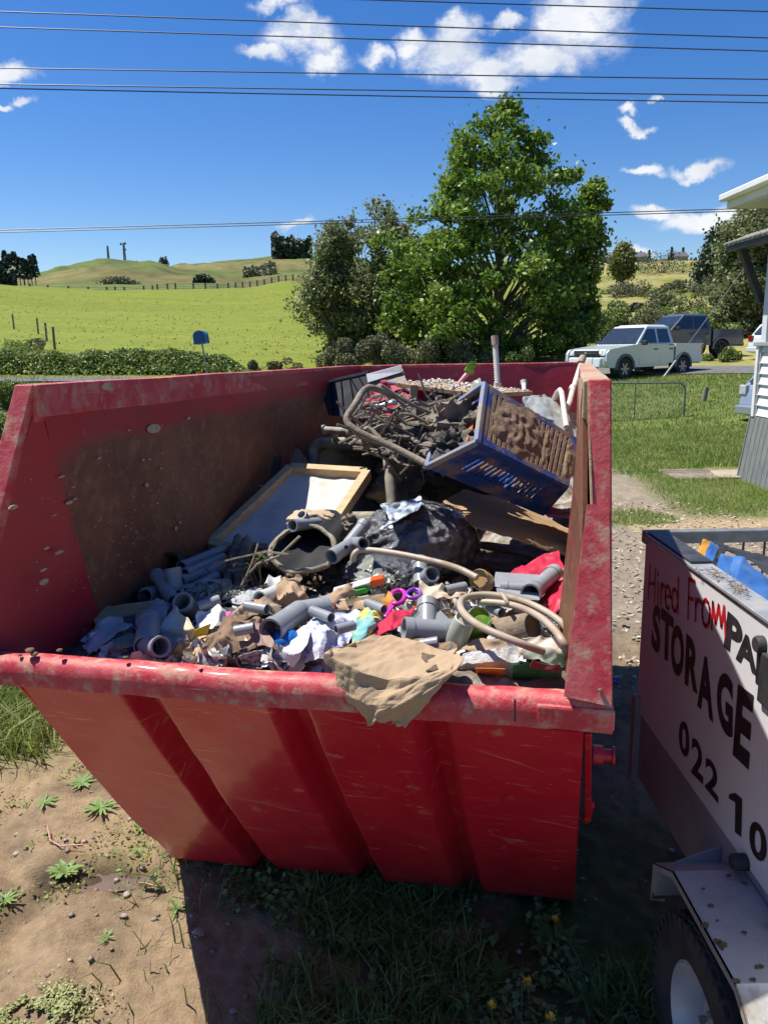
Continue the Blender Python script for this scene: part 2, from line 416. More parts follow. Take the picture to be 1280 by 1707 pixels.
def c_hill(x, y, r):
    n = fbm(x/60, y/60, 5, 61)[:, None]; s = fbm(x/18, y/18, 4, 63)[:, None]; q = fbm(x/140, y/50, 4, 65)[:, None]
    g = np.array([.14, .17, .05])*(.6+.6*n); b = np.array([.22, .19, .08])*(.6+.6*n)
    o = g*(1-sst(.5, .62, q))+b*sst(.5, .62, q)
    scr = sst(.60, .68, s); o = o*(1-.45*scr)+np.array([.05, .07, .03])*.45*scr
    return np.concatenate([np.clip(o, 0, 1), np.ones((len(x), 1))], 1)
m_pad = mat('paddock_grass', (1, 1, 1), (.78, .8, .7), scale=1.6, rough=.95, bump=.6, bscale=9, attr='Col', spec=.15)
m_hill = mat('hill_grass', (1, 1, 1), (.75, .78, .7), scale=.12, rough=.95, bump=.8, bscale=.6, attr='Col', spec=.1)
azc = np.concatenate([np.linspace(-math.pi, R(-52), 30)[:-1], np.linspace(R(-52), R(48), 260), np.linspace(R(48), math.pi, 30)[1:]])
grid_patch('paddock', azf, rings(27, 165, 1.012), m_pad, c_pad)
grid_patch('hills', azf, rings(165, 3300, 1.02), m_hill, c_hill)
# road
m_road = mat('weathered_asphalt', (.105, .105, .108), (.15, .148, .145), scale=3, rough=.9, bump=.4, bscale=60)
azr = np.linspace(R(-60), R(60), 220); V = []; F = []
for i, a in enumerate(azr):
    for k, rr in enumerate((27.6, 29.2, 31.2)):
        rr = rr + 1.2*math.sin(a*2.0); x, y = rr*math.sin(a), rr*math.cos(a); V.append((x, y, tz(x, y)+.05+(.03 if k == 1 else 0)))
for i in range(len(azr)-1):
    for k in range(2): a = i*3+k; F.append((a, a+1, a+4, a+3)[::-1])
o = npmesh('road', V, F, m_road, True); o['kind'] = 'structure'

# ------------------------------------------------------------------ leaves and grass (numpy)
def leaves(P, size, asp=.55, up=0.0, jit=.35, fold=.25):
    n = len(P); d = rng.normal(size=(n, 3)); d[:, 2] += up; d /= np.linalg.norm(d, axis=1)[:, None]
    t = np.cross(d, rng.normal(size=(n, 3))); t /= np.linalg.norm(t, axis=1)[:, None]; b = np.cross(d, t)
    s = size*(1+rng.uniform(-jit, jit, n))[:, None]
    V = np.stack([P-t*s, P-b*s*asp+d*s*fold, P+t*s, P+b*s*asp+d*s*fold], 1).reshape(-1, 3)
    F = np.arange(n*4).reshape(-1, 4); return V, F
def blades(x, y, z, h, w, lean=.35, two=False):
    n = len(x); a = rng.uniform(0, 2*math.pi, n); l = rng.normal(0, lean, (n, 2))*h[:, None]
    dx, dy = np.cos(a)*w/2, np.sin(a)*w/2; B = np.stack([x, y, z], 1)
    o = np.stack([dx, dy, np.zeros(n)], 1)
    if not two:
        T = B+np.stack([l[:, 0], l[:, 1], h], 1)
        return np.stack([B-o, B+o, T], 1).reshape(-1, 3), np.arange(n*3).reshape(-1, 3)
    Mi = B+np.stack([l[:, 0]*.35, l[:, 1]*.35, h*.62], 1); T = B+np.stack([l[:, 0]*1.25, l[:, 1]*1.25, h*.95], 1)
    V = np.stack([B-o, B+o, Mi+o*.8, Mi-o*.8, T], 1).reshape(-1, 3); k = np.arange(n)*5
    F = np.concatenate([np.stack([k, k+1, k+2], 1), np.stack([k, k+2, k+3], 1), np.stack([k+3, k+2, k+4], 1)]); return V, F
m_grass = mat('grass_blade', (.16, .25, .045), (.28, .31, .09), scale=1.7, rough=.55, island=.45, transl=.35, spec=.35)
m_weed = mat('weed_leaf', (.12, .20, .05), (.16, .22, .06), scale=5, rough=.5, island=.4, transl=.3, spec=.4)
def scatter(n, x0, x1, y0, y1, thr=.25):
    x = rng.uniform(x0, x1, n); y = rng.uniform(y0, y1, n); c = cover(x, y); k = rng.uniform(0, 1, n) < np.clip((c-thr)/(1-thr), 0, 1); return x[k], y[k]
def lawn():
    Vs = []; Fs = []; off = 0
    for (n, x0, x1, y0, y1, h, w) in ((60000, 2.2, 8.5, 6.4, 11.5, .06, .009), (90000, 1.2, 14, 11.5, 17, .07, .015), (60000, 1.5, 22, 17, 27.5, .08, .028), (30000, -7.5, 1.3, 5.6, 12, .11, .014), (16000, -16, 1.5, 12, 27.5, .13, .03)):
        x, y = scatter(n, x0, x1, y0, y1); k = (x < y*.52+.6) & ~((x > 5.15) & (y < 12.2) & (y > 8)); x, y = x[k], y[k]
        z = terr(x, y)+np.where(np.hypot(x, y) < 16, fine(x, y, None), 0)-.01
        hh = h*(.45+1.1*fbm(x*1.5, y*1.5, 3, 71))*rng.uniform(.6, 1.4, len(x))
        V, F = blades(x, y, z, hh, np.full(len(x), w)*rng.uniform(.6, 1.3, len(x)), .45); Vs.append(V); Fs.append(F+off); off += len(V)
    tag(npmesh('lawn_grass', np.concatenate(Vs), np.concatenate(Fs), m_grass), 'mown green lawn grass in front of the road and pickups', 'grass', kind='stuff')
lawn()
def near_grass():
    Vs = []; Fs = []; off = 0
    # long grass beyond the left end of the skip
    x, y = scatter(26000, -3.6, -1.3, 3.2, 6.2); z = fine(x, y, None)-.01
    V, F = blades(x, y, z, .17*rng.uniform(.5, 1.4, len(x)), np.full(len(x), .009), .5, True)
    tag(npmesh('long_grass', V, F, m_grass), 'long bright grass left of the red skip corner', 'grass', kind='stuff')
    x = rng.uniform(-.95, .98, 34000); y = rng.uniform(1.35, 3.3, 34000); n = fbm(x*2.2, y*2.2, 4, 81)
    dens = sst(.46, .62, n+.16*np.exp(-((y-2.3)/.35)**2))*np.where(x < -.42, .03+.5*(y > 2.5)*(x > -.6), 1)
    k = (rng.uniform(0, 1, len(x)) < dens) & ~((x > .60+.3*(n-.5)) & (y > 2.1)); x, y = x[k], y[k]; z = fine(x, y, None)-.005
    V, F = blades(x, y, z, .085*rng.uniform(.4, 1.6, len(x)), np.full(len(x), .006), .55, True)
    tag(npmesh('shaded_grass', V, F, m_weed), 'dark weedy grass in the shade below the skip', 'grass', kind='stuff')
    x, y = scatter(9000, -2.6, -.95, 1.5, 3.7, .5); z = fine(x, y, None)-.004
    V, F = blades(x, y, z, .05*rng.uniform(.4, 1.6, len(x)), np.full(len(x), .005), .6, True)
    tag(npmesh('sparse_grass', V, F, m_grass), 'sparse short grass on the bare earth left of skip', 'grass', kind='stuff')
    # leaf litter and grit on the gravel between skip and trailer
    x = rng.uniform(1.0, 4.2, 3200); y = rng.uniform(4.2, 9.5, 3200); P = np.stack([x, y, fine(x, y, None)+.008], 1)
    V, F = leaves(P, .022, .5, 3.0, .5, .1)
    tag(npmesh('leaf_litter', V, F, mat('dry_litter', (.30, .23, .15), (.42, .36, .28), island=.4, rough=.9)), 'dry leaves and chips on the gravel behind the trailer', 'leaf litter', kind='stuff')
    # low broad-leaved mat
    x = -1.12+rng.normal(0, .085, 5200); y = 2.0+rng.normal(0, .05, 5200); k = fbm(x*14, y*14, 3, 5) > .42; x, y = x[k], y[k]
    V, F = leaves(np.stack([x, y, fine(x, y, None)+.006+rng.uniform(0, .012, len(x))], 1), .0055, .7, 2.5, .4, .2)
    tag(npmesh('ground_cover', V, F, mat('pale_creeper', (.28, .30, .10), (.33, .34, .14), island=.3, rough=.6, transl=.2)), 'low mat of tiny pale green leaves on the dirt', 'ground cover', kind='stuff')
    # small stones / clods as stuff
    st = MB()
    x = np.concatenate([rng.uniform(-2.4, 1.0, 900), rng.uniform(.7, 3.6, 900)]); y = np.concatenate([rng.uniform(1.4, 4, 900), rng.uniform(2.4, 9, 900)])
    zz = fine(x, y, None); V = []; F = []
    ic = [(-1, 0, 0), (1, 0, 0), (0, -1, 0), (0, 1, 0), (0, 0, 1), (0, 0, -.6)]; fc = [(0, 2, 4), (2, 1, 4), (1, 3, 4), (3, 0, 4), (2, 0, 5), (1, 2, 5), (3, 1, 5), (0, 3, 5)]
    for i in range(len(x)):
        s = .004+.012*random.random()**3; k = len(V)
        for c in ic: V.append((x[i]+c[0]*s*random.uniform(.7, 1.3), y[i]+c[1]*s*random.uniform(.7, 1.3), zz[i]+c[2]*s*.7))
        F += [(a+k, b+k, c+k) for a, b, c in fc]
    tag(npmesh('grit', V, F, mat('grit_stone', (.24, .19, .14), (.34, .29, .24), scale=30, rough=.9, island=.3)), 'small clods and grit scattered over the bare ground', 'grit', kind='stuff')
near_grass()
def shade_leaves():
    x = rng.uniform(-.62, .98, 16000); y = rng.uniform(1.4, 2.75, 16000); n = fbm(x*3.1+7, y*3.1, 4, 121)
    k = (n > .50) & ~((x > .60) & (y > 2.1)) & ~((x < -.42) & (y < 2.4)); x, y = x[k], y[k]
    z = fine(x, y, None)+rng.uniform(.008, .055, len(x))
    V, F = leaves(np.stack([x, y, z], 1), .0125, .62, 2.2, .55, .15)
    tag(npmesh('low_weeds', V, F, mat('clover_leaf', (.13, .22, .07), (.20, .26, .10), scale=6, rough=.5, island=.4, transl=.25)), 'low leafy weeds growing through the shaded grass below the skip', 'weeds', kind='stuff')
    x = rng.uniform(-2.3, -.6, 5000); y = rng.uniform(2.3, 3.6, 5000); n = fbm(x*4.1+3, y*4.1, 4, 131); k = n > .60; x, y = x[k], y[k]
    V, F = leaves(np.stack([x, y, fine(x, y, None)+rng.uniform(.003, .02, len(x))], 1), .009, .5, 1.6, .5, .15)
    tag(npmesh('low_weeds', V, F, m_grass), 'flat little weeds dotted over the sunlit mud beside the skip', 'weeds', kind='stuff')
shade_leaves()
# counted weeds: rosettes of serrated leaves
def rosette(px, py, n, L, label, cat='weed', name='weed', z=0, m=None, wide=.28, erect=.35, group=None, flower=0):
    c = on(px, py, z); c.z = float(fine(np.array([c.x]), np.array([c.y]), None)[0])
    t = thing(name, label, cat, c, group=group)
    n = int(n*2.1); L *= .82; erect *= .75; wide *= random.uniform(.75, 1.0)
    for i in range(n):
        a = i*2.4+random.uniform(-.3, .3); l = L*random.uniform(.35, 1.2); e = erect*random.uniform(.5, 1.5); b = MB()
        dx, dy = math.cos(a), math.sin(a); V = []; S = 6
        for k in range(S+1):
            f = k/S; w = l*wide*math.sin(math.pi*(f*.9+.08))*(1 if k % 2 else .62)*.5
            cx_, cy_, cz_ = dx*l*f*math.cos(e*.5), dy*l*f*math.cos(e*.5), l*(math.sin(e)*f-.55*math.sin(e)*f*f)+.006
            V += [(cx_-dy*w, cy_+dx*w, cz_+w*.25), (cx_, cy_, cz_), (cx_+dy*w, cy_-dx*w, cz_+w*.25)]
        F = []
        for k in range(S): q = k*3; F += [(q, q+1, q+4, q+3), (q+1, q+2, q+5, q+4)]
        b.add(V, F); b.build('leaf', m or m_weed, t, smooth=True)
    return t
def dandelion(px, py, lab):
    c = on(px, py, .12); c.z = 0
    t = thing('dandelion', lab, 'flower', c)
    b = MB().tube([(0, 0, 0), (.006, -.004, .06), (.002, .004, .118)], .0018, 6); b.build('stem', m_weed, t, True)
    b = MB()
    for k in range(26):
        a = k*2.4; l = .017*(.55+.45*random.random()); e = random.uniform(.1, .9); d = Vector((math.cos(a)*math.cos(e), math.sin(a)*math.cos(e), math.sin(e))); s = Vector((-math.sin(a), math.cos(a), 0))*.0022
        o = Vector((.002, .004, .118)); b.add([o-s*.4, o+s*.4, o+d*l+s, o+d*l*1.06, o+d*l-s], [(0, 1, 2, 3, 4)])
    b.build('flower_head', mat('dandelion_yellow', (.80, .52, .02), (.85, .6, .04), rough=.6), t)
m_weed_l = mat('weed_leaf_sun_tint', (.20, .28, .07), (.26, .33, .10), scale=5, rough=.5, island=.25, transl=.3, spec=.4)  # paler copy of weed_leaf, sunlight put into the leaf colour
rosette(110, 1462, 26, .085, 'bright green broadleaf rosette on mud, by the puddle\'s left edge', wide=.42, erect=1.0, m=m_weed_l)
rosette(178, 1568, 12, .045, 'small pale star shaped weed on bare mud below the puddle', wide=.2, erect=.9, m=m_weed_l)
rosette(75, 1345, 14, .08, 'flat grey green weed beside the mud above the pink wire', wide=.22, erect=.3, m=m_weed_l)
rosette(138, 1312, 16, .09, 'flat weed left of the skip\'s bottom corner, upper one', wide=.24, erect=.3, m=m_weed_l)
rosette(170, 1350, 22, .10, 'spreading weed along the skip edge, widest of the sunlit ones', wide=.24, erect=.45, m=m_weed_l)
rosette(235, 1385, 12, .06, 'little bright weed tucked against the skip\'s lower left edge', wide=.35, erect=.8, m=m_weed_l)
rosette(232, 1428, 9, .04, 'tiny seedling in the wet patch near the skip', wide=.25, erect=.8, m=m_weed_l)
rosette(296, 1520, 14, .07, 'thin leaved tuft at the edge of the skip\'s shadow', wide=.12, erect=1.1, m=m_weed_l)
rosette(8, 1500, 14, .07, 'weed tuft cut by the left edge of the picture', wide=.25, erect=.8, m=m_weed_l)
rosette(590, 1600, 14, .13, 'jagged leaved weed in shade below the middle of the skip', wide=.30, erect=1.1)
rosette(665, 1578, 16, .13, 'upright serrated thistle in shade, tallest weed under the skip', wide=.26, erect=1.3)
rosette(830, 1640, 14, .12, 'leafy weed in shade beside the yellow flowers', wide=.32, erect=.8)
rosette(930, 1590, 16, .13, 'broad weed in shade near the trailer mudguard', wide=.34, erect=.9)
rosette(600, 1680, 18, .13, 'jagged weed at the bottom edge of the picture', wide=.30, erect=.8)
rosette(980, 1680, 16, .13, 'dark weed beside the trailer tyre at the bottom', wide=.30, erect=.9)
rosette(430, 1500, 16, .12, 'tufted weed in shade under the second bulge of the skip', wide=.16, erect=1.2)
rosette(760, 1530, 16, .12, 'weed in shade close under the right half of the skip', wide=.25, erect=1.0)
dandelion(878, 1637, 'yellow dandelion flower, upper of the three near the bottom')
dandelion(818, 1678, 'yellow dandelion flower, leftmost of the three near the bottom')
dandelion(917, 1698, 'yellow dandelion flower at the bottom edge, lowest of the three')
dandelion(925, 1534, 'small yellow flower just below the skip\'s right bottom corner')
def stone(px, py, s, lab, m, flat=.5):
    c = on(px, py, 0); bm_ = MB()
    def f(u, v):
        a = u*2*math.pi; b = (v-.5)*math.pi*.98; d = Vector((math.cos(a)*math.cos(b), math.sin(a)*math.cos(b), math.sin(b)*flat)); return d*s*(1+.35*N3(d*1.7+Vector((px, py, 0))))
    bm_.grid(f, 12, 8); o = bm_.build('stone', m, None, True); o.location = (c.x, c.y, float(fine(np.array([c.x]), np.array([c.y]), None)[0])-s*flat*.25); tag(o, lab, 'stone')
m_st = mat('river_stone', (.36, .30, .24), (.26, .22, .18), scale=12, rough=.8, bump=.3)
for a in ((332, 1560, .022, 'pale oval stone in the shadow just right of its edge'), (214, 1497, .016, 'angular dark stone on sunlit mud below the puddle'), (208, 1533, .011, 'small brown stone on sunlit mud'),
          (71, 1677, .017, 'pale stone beside the creeping green mat'), (88, 1678, .013, 'grey stone right of the pale one by the green mat'), (390, 1685, .012, 'reddish pebble in shade near the bottom edge'),
          (238, 1452, .014, 'muddy flat stone at the right end of the puddle'), (28, 1422, .014, 'grey stone in the wheel rut at far left'), (1118, 1420, .012, 'light chip of stone in shade between skip and trailer')):
    stone(*a[:4], m_st)
# curled dry leaf, pink wire, blue scrap
c = on(255, 1484, 0); b = MB(); b.grid(lambda u, v: Vector((c.x+(u-.5)*.10, c.y+(v-.5)*.022*(math.sin(math.pi*u)+.05)-(u-.5)*.01, .02+.012*math.cos(v*3)+.006*math.sin(u*6))), 12, 4, .001)
tag(b.build('dry_leaf', mat('straw_leaf', (.62, .50, .28), (.7, .6, .36), rough=.7), None, True), 'curled yellow leaf lying on the mud by the puddle', 'leaf')
P = [on(79, 1375, .06), on(84, 1400, .05), on(100, 1410, .05), on(138, 1408, .05)]
tag(MB().tube(P, .0028, 8).build('wire', mat('pink_plastic', (.60, .25, .22), (.5, .22, .2), rough=.4), None, True), 'bent pink plastic wire lying on the mud', 'wire')
tag(MB().grid(lambda u, v: on(1022+u*9, 1133+v*6, .02+.01*math.sin(u*5+v*3)), 4, 3, .001).build('plastic_scrap', mat('blue_plastic_scrap', (.03, .12, .5)), None, True), 'tiny blue plastic scrap on the dark ground beside the skip', 'scrap')
for q, (px, py) in enumerate(((1108, 1446), (1068, 1175), (1052, 1102), (1096, 1500))):
    c = on(px, py, .012)
    tag(MB().grid(lambda u, v: c+Vector(((u-.5)*.05, (v-.5)*.018*math.sin(math.pi*(u*.9+.05)), .006*math.sin(u*4+v*3))), 6, 3, .0008).build('dry_leaf', MATS['straw_leaf'], None, True),
        ['pale leaf on dark soil above the mudguard', 'dry leaf on dark soil midway between skip and trailer', 'dry leaf near the sunlit gravel edge beside the skip', 'dry leaf beside the mudguard\'s front corner'][q], 'leaf')
# water in the puddle
c = Vector((PUD[0], PUD[1], .0)); zb = float(fine(np.array([c.x]), np.array([c.y]), None)[0])
def pw(u, v):
    a = u*2*math.pi; rr = v; return Vector((c.x+math.cos(a)*.22*rr, c.y+math.sin(a)*.07*rr, zb+.001))
o = MB().grid(pw, 40, 6).build('puddle', mat('muddy_water', (.13, .09, .06), (.16, .11, .075), rough=.12, spec=.6, bump=.05, bscale=120), None, True); o['kind'] = 'structure'
slab = MB(); P = [on(1182, 787), on(1240, 785), on(1243, 799), on(1196, 799)]
slab.hexa([p+Vector((0, 0, -.05)) for p in P], [p+Vector((0, 0, .035)) for p in P]); o = slab.build('path', mat('worn_concrete', (.40, .32, .23), (.34, .27, .2), rough=.9, bump=.3), None, bevel=.01); o['kind'] = 'structure'
# ------------------------------------------------------------------ trees
m_bark = mat('bark', (.12, .095, .07), (.2, .17, .13), scale=9, rough=.95, bump=.8, bscale=20)
def branch_mesh(b, p0, p1, r0, r1, n=5, sag=.08):
    L = (p1-p0).length; pts = []; o = Vector((random.uniform(-1, 1), random.uniform(-1, 1), random.uniform(-.2, 1)))*L*sag
    for k in range(6): f = k/5; pts.append(p0.lerp(p1, f)+o*math.sin(math.pi*f))
    b.tube(pts, [lerp(r0, r1, k/5) for k in range(6)], n, cap=False); return pts
def tree(name, label, prof, Y, pxc, ybase, mleaf, ncl, nleaf, lsize, clr, cat='tree', depth=.8, seed=1, low=.12, stray=.15, rtrunk=.2, group=None, up=.3, kid='crown'):
    """prof: (pixel row, left px, right px) silhouette of the crown, used for real widths at distance Y."""
    random.seed(seed); rs = np.random.default_rng(seed)
    base = tp(pxc, Y); k = Y/FPX
    rows = [p[0] for p in prof]; d0 = ray(pxc, rows[0]); ztop = CAMH+d0.z/d0.y*Y
    zr = [CAMH+ray(pxc, r_).z/ray(pxc, r_).y*Y-base.z for r_ in rows]
    lf = [(p[1]-pxc)*k for p in prof]; rg = [(p[2]-pxc)*k for p in prof]
    def prof_at(z):
        zz = zr[::-1]; return np.interp(z, zz, lf[::-1]), np.interp(z, zz, rg[::-1])
    t = thing(name, label, cat, base, group=group)
    z0, z1 = zr[-1], zr[0]; wmax = max(r_-l for l, r_ in zip(lf, rg))
    areas = np.array([max(.05, (np.interp(z, zr[::-1], rg[::-1])-np.interp(z, zr[::-1], lf[::-1]))**1.5) for z in np.linspace(z0, z1, 60)]); areas /= areas.sum()
    C = []
    while len(C) < ncl:
        z = rs.choice(np.linspace(z0, z1, 60), p=areas)+rs.uniform(-.5, .5)*(z1-z0)/60; l, r_ = prof_at(z); cx_, hw = (l+r_)/2, (r_-l)/2
        a = rs.uniform(0, 2*math.pi); q = math.sqrt(rs.uniform(.12, 1))**.7
        hw2 = max(hw-clr*.55, hw*.25)*(.72+.52*mnoise.noise(Vector((math.cos(a)*1.6+seed, math.sin(a)*1.6, z*.75)))+.28)
        C.append((cx_+math.cos(a)*q*hw2, math.sin(a)*q*hw2*depth, z, q))
    C = np.array(C)
    tb = MB(); trunk_top = Vector((float(np.mean(prof_at(z1*.85))), 0, z1*.88))
    pts = [Vector((0, 0, -.2)), Vector((0, 0, .4))]+[Vector((trunk_top.x*f+random.uniform(-.12, .12)*rtrunk*3, random.uniform(-.1, .1)*rtrunk*3, lerp(.4, trunk_top.z, f))) for f in (.2, .4, .6, .8, 1)]
    tb.tube(pts, [rtrunk*1.3, rtrunk, rtrunk*.8, rtrunk*.62, rtrunk*.42, rtrunk*.25, rtrunk*.08], 9)
    tb.build('trunk', m_bark, t, True)
    bb = MB(); idx = rs.permutation(len(C))[:min(len(C), 110)]
    for i in idx:
        c = Vector(C[i][:3]); f = max(.05, min(.95, (c.z/z1)*.72-.08)); j = f*(len(pts)-1); j0 = int(j); p0 = pts[j0].lerp(pts[min(j0+1, len(pts)-1)], j-j0)
        branch_mesh(bb, p0, c, rtrunk*.32*(1-f*.7), rtrunk*.05, 4)
    bb.build('limbs', m_bark, t, True)
    n = ncl*nleaf; ci = rs.integers(0, ncl, n); rad = clr*rs.uniform(.55, 1.25, ncl)
    u = rs.normal(size=(n, 3)); u /= np.linalg.norm(u, axis=1)[:, None]; q = rs.uniform(0, 1, n)**.45
    ex = np.stack([rad*1.15, rad*1.15, rad*.75], 1)[ci]
    P = C[ci, :3]+u*ex*q[:, None]
    s = rs.uniform(0, 1, n) < stray; P[s] += rs.normal(size=(s.sum(), 3))*clr*.45
    P = P[P[:, 2] > z0*.6]
    V, F = leaves(P, lsize, .62, up)
    npmesh(kid, V, F, mleaf, parent=t)
    return t
m_lf1 = mat('sycamore_leaf', (.11, .205, .025), (.19, .29, .045), scale=.45, rough=.45, island=.55, transl=.38, spec=.4)
m_lf2 = mat('poplar_leaf', (.16, .20, .08), (.23, .26, .12), scale=.6, rough=.5, island=.45, transl=.35, spec=.4)
m_lf3 = mat('pine_needle', (.045, .07, .038), (.07, .10, .05), scale=.5, rough=.6, island=.3)
m_lf4 = mat('grey_scrub', (.13, .15, .07), (.2, .2, .1), scale=1.5, rough=.7, island=.4, transl=.15)
m_lf5 = mat('hedge_leaf', (.16, .24, .05), (.26, .32, .09), scale=1.2, rough=.5, island=.45, transl=.3)
m_lf6 = mat('yellow_leaf', (.17, .2, .05), (.2, .22, .07), scale=1, rough=.5, island=.3, transl=.3)
tree('sycamore_tree', 'tall bright green broadleaf tree rising behind the back of the skip', [(172, 838, 860), (205, 778, 882), (250, 748, 912), (300, 712, 945), (350, 706, 965), (400, 680, 985), (450, 645, 990), (500, 632, 995), (550, 636, 1000), (592, 655, 985)],
     37, 838, 600, m_lf1, 300, 150, .115, .60, seed=3, rtrunk=.3, depth=.85)
tree('sycamore_tree', 'slim branchy tree top leaning out on the right flank of the tall green tree', [(302, 978, 1000), (330, 958, 1012), (370, 945, 1018), (410, 940, 1005), (450, 930, 1000), (520, 920, 1000), (590, 930, 985)],
     38.5, 960, 600, m_lf1, 75, 130, .11, .5, seed=9, rtrunk=.14)
tree('poplar_tree', 'greyer open crowned tree to the left of the tall green tree', [(347, 618, 668), (365, 575, 700), (395, 545, 712), (430, 525, 715), (470, 518, 715), (510, 508, 700), (550, 520, 690), (588, 560, 680)],
     41, 625, 600, m_lf2, 170, 130, .10, .6, seed=5, rtrunk=.22, stray=.25)
tree('poplar_tree', 'small grey green tree at the left end of the tree clump', [(375, 555, 578), (400, 540, 590), (450, 525, 595), (500, 512, 590), (555, 530, 580)], 40, 562, 600, m_lf2, 55, 120, .09, .55, seed=15, rtrunk=.1, stray=.25)
tree('poplar_tree', 'tall full tree at right behind the house roof', [(330, 1240, 1330), (360, 1222, 1340), (400, 1205, 1350), (450, 1196, 1350), (500, 1190, 1350), (545, 1196, 1340), (570, 1215, 1330)],
     46, 1275, 600, m_lf2, 230, 150, .12, .75, seed=6, rtrunk=.3)
tree('pine_tree', 'dark conifer with tiered boughs on the right hillside', [(382, 1197, 1201), (400, 1186, 1212), (430, 1176, 1222), (460, 1168, 1228), (475, 1178, 1222)], 92, 1197, 470, m_lf3, 120, 90, .22, 1.0, seed=7, rtrunk=.3, stray=.3, kid='crown')
tree('young_tree', 'yellow green young tree standing alone on the right hillside', [(410, 1036, 1048), (425, 1024, 1058), (445, 1020, 1064), (462, 1030, 1056)], 95, 1041, 470, m_lf6, 70, 70, .2, .8, seed=8, rtrunk=.15)
# bushes
def bush(px, Y, w, h, m, label, cat='bush', n=2600, ls=.06, seed=0, name='bush', dep=None, group=None):
    rs = np.random.default_rng(seed+100); c = tp(px, Y); t = thing(name, label, cat, c, group=group)
    k = max(7, int(w*h*2)); cl = np.stack([rs.uniform(-.5, .5, k)*w, rs.uniform(-.5, .5, k)*(dep or w*.7), rs.uniform(.15, .72, k)*h], 1)
    cl[:, 2] *= 1-.6*(np.abs(cl[:, 0])/(w*.5))**2
    ci = rs.integers(0, k, n); u = rs.normal(size=(n, 3)); u /= np.linalg.norm(u, axis=1)[:, None]
    P = cl[ci]+u*(rs.uniform(.35, 1, n)**.5)[:, None]*np.array([w*.2, w*.18, h*.3]); P = P[P[:, 2] > -.1]
    V, F = leaves(P, ls, .5, .3); npmesh('foliage', V, F, m, parent=t)
    b = MB()
    for i in range(min(k, 12)): branch_mesh(b, Vector((0, 0, -.1)), Vector(cl[i]), .02+w*.006, .006, 4)
    b.build('stems', m_bark, t); return t
for a in ((575, 34, 1.9, 1.5, m_lf4, 'leftmost grey green gorse bush behind the back rim of the skip', 20), (630, 34, 2.1, 1.75, m_lf4, 'grey green gorse bush, second from the left behind the back rim', 21),
          (690, 34, 2.2, 1.7, m_lf4, 'grey green gorse bush, middle one behind the back rim', 22), (745, 33.5, 2.1, 1.6, m_lf4, 'grey green gorse bush under the left of the tall tree', 23),
          (800, 33.5, 1.8, 1.45, m_lf4, 'grey green gorse bush behind the white upright tube', 24)):
    bush(a[0], a[1], a[2], a[3], a[4], a[5], seed=a[6], n=4200, ls=.065)
bush(862, 33, 1.6, 1.1, m_lf5, 'brighter shrub right of the white tube, under the tree', seed=25)
bush(445, 34, 1.1, .65, m_lf4, 'round blue grey shrub at the paddock edge', seed=26, n=1500)
bush(478, 34.5, 1.3, .5, mat('rusty_weed', (.26, .2, .07), (.3, .26, .1), island=.3), 'straggly orange brown weeds beside the round shrub', seed=27, n=1300, ls=.05)
hs = [(1062, 90, 4.5, 2.0, m_lf4, 'scrubby bush low on the brown hillside, left one'), (1108, 120, 6.5, 3.6, m_lf3, 'dark rounded bush near the crest of the right hill'), (1140, 92, 3.5, 1.5, m_lf4, 'small brownish bush below the hill crest'),
      (1105, 66, 2.8, 2.6, m_lf4, 'upright bush low on the slope behind the pickups'), (1140, 68, 3.6, 2.1, m_lf4, 'wide low bush on the slope behind the dark pickup'), (1050, 72, 2.6, 1.3, m_lf3, 'dark low bush on the slope left of centre'),
      (1033, 62, 1.8, 2.2, m_lf4, 'wispy grey bush on the slope above the white pickup'), (1196, 85, 3.5, 2.2, m_lf4, 'bush on the slope left of the tall right tree'), (1040, 100, 4.5, 1.3, m_lf3, 'dark flat bush beneath the young yellow tree')]
for i, a in enumerate(hs): bush(a[0], a[1], a[2], a[3], a[4], a[5], seed=40+i, n=1500, ls=.13)
lb = ['leftmost', 'second', 'third', 'fourth', 'fifth', 'sixth', 'rightmost']
for i, px in enumerate((985, 1020, 1058, 1095, 1135, 1172, 1208)):
    bush(px, 47-(i % 2)*2, 3.0, 2.0+.5*(i % 3 == 1), m_lf5 if i % 3 else m_lf4, lb[i]+' bush of the green thicket behind the pickups', seed=60+i, n=3000, ls=.09, group='thicket behind the pickups')
bush(-5, 33, 2.6, 1.7, m_lf5, 'tall bramble bush at the left edge of the picture beyond the road', seed=70, n=3500)
bush(-2, 15, 1.5, .9, m_lf5, 'dark leafy bush just beyond the left corner of the skip', seed=71, n=5000, ls=.035)
bush(25, 20, 1.2, .7, m_lf5, 'bush on the near verge left of the skip', seed=72, n=3000, ls=.04)
bush(62, 42, 1.6, .8, m_lf4, 'small grey bush in the paddock corner behind the brambles', seed=73, n=1200)
bush(1208, 31.5, 1.2, .7, m_lf5, 'roadside plant behind the wheel of the dark pickup', seed=74, n=1500, ls=.07)
bush(344, 33, 1.5, .8, m_lf5, 'bramble clump around the foot of the blue mailbox', seed=75, n=2500)
bush(205, 330, 12, 4, m_lf4, 'dark scrub patch with rock at the foot of the tower hill', seed=76, n=1500, ls=.6)
bush(347, 330, 7, 4, m_lf3, 'single round tree clump right of the tower hill', seed=77, n=1500, ls=.6)
bush(281, 590, 6, 8, m_lf3, 'pair of tiny dark trees on the skyline right of the towers', seed=78, n=500, ls=.7)
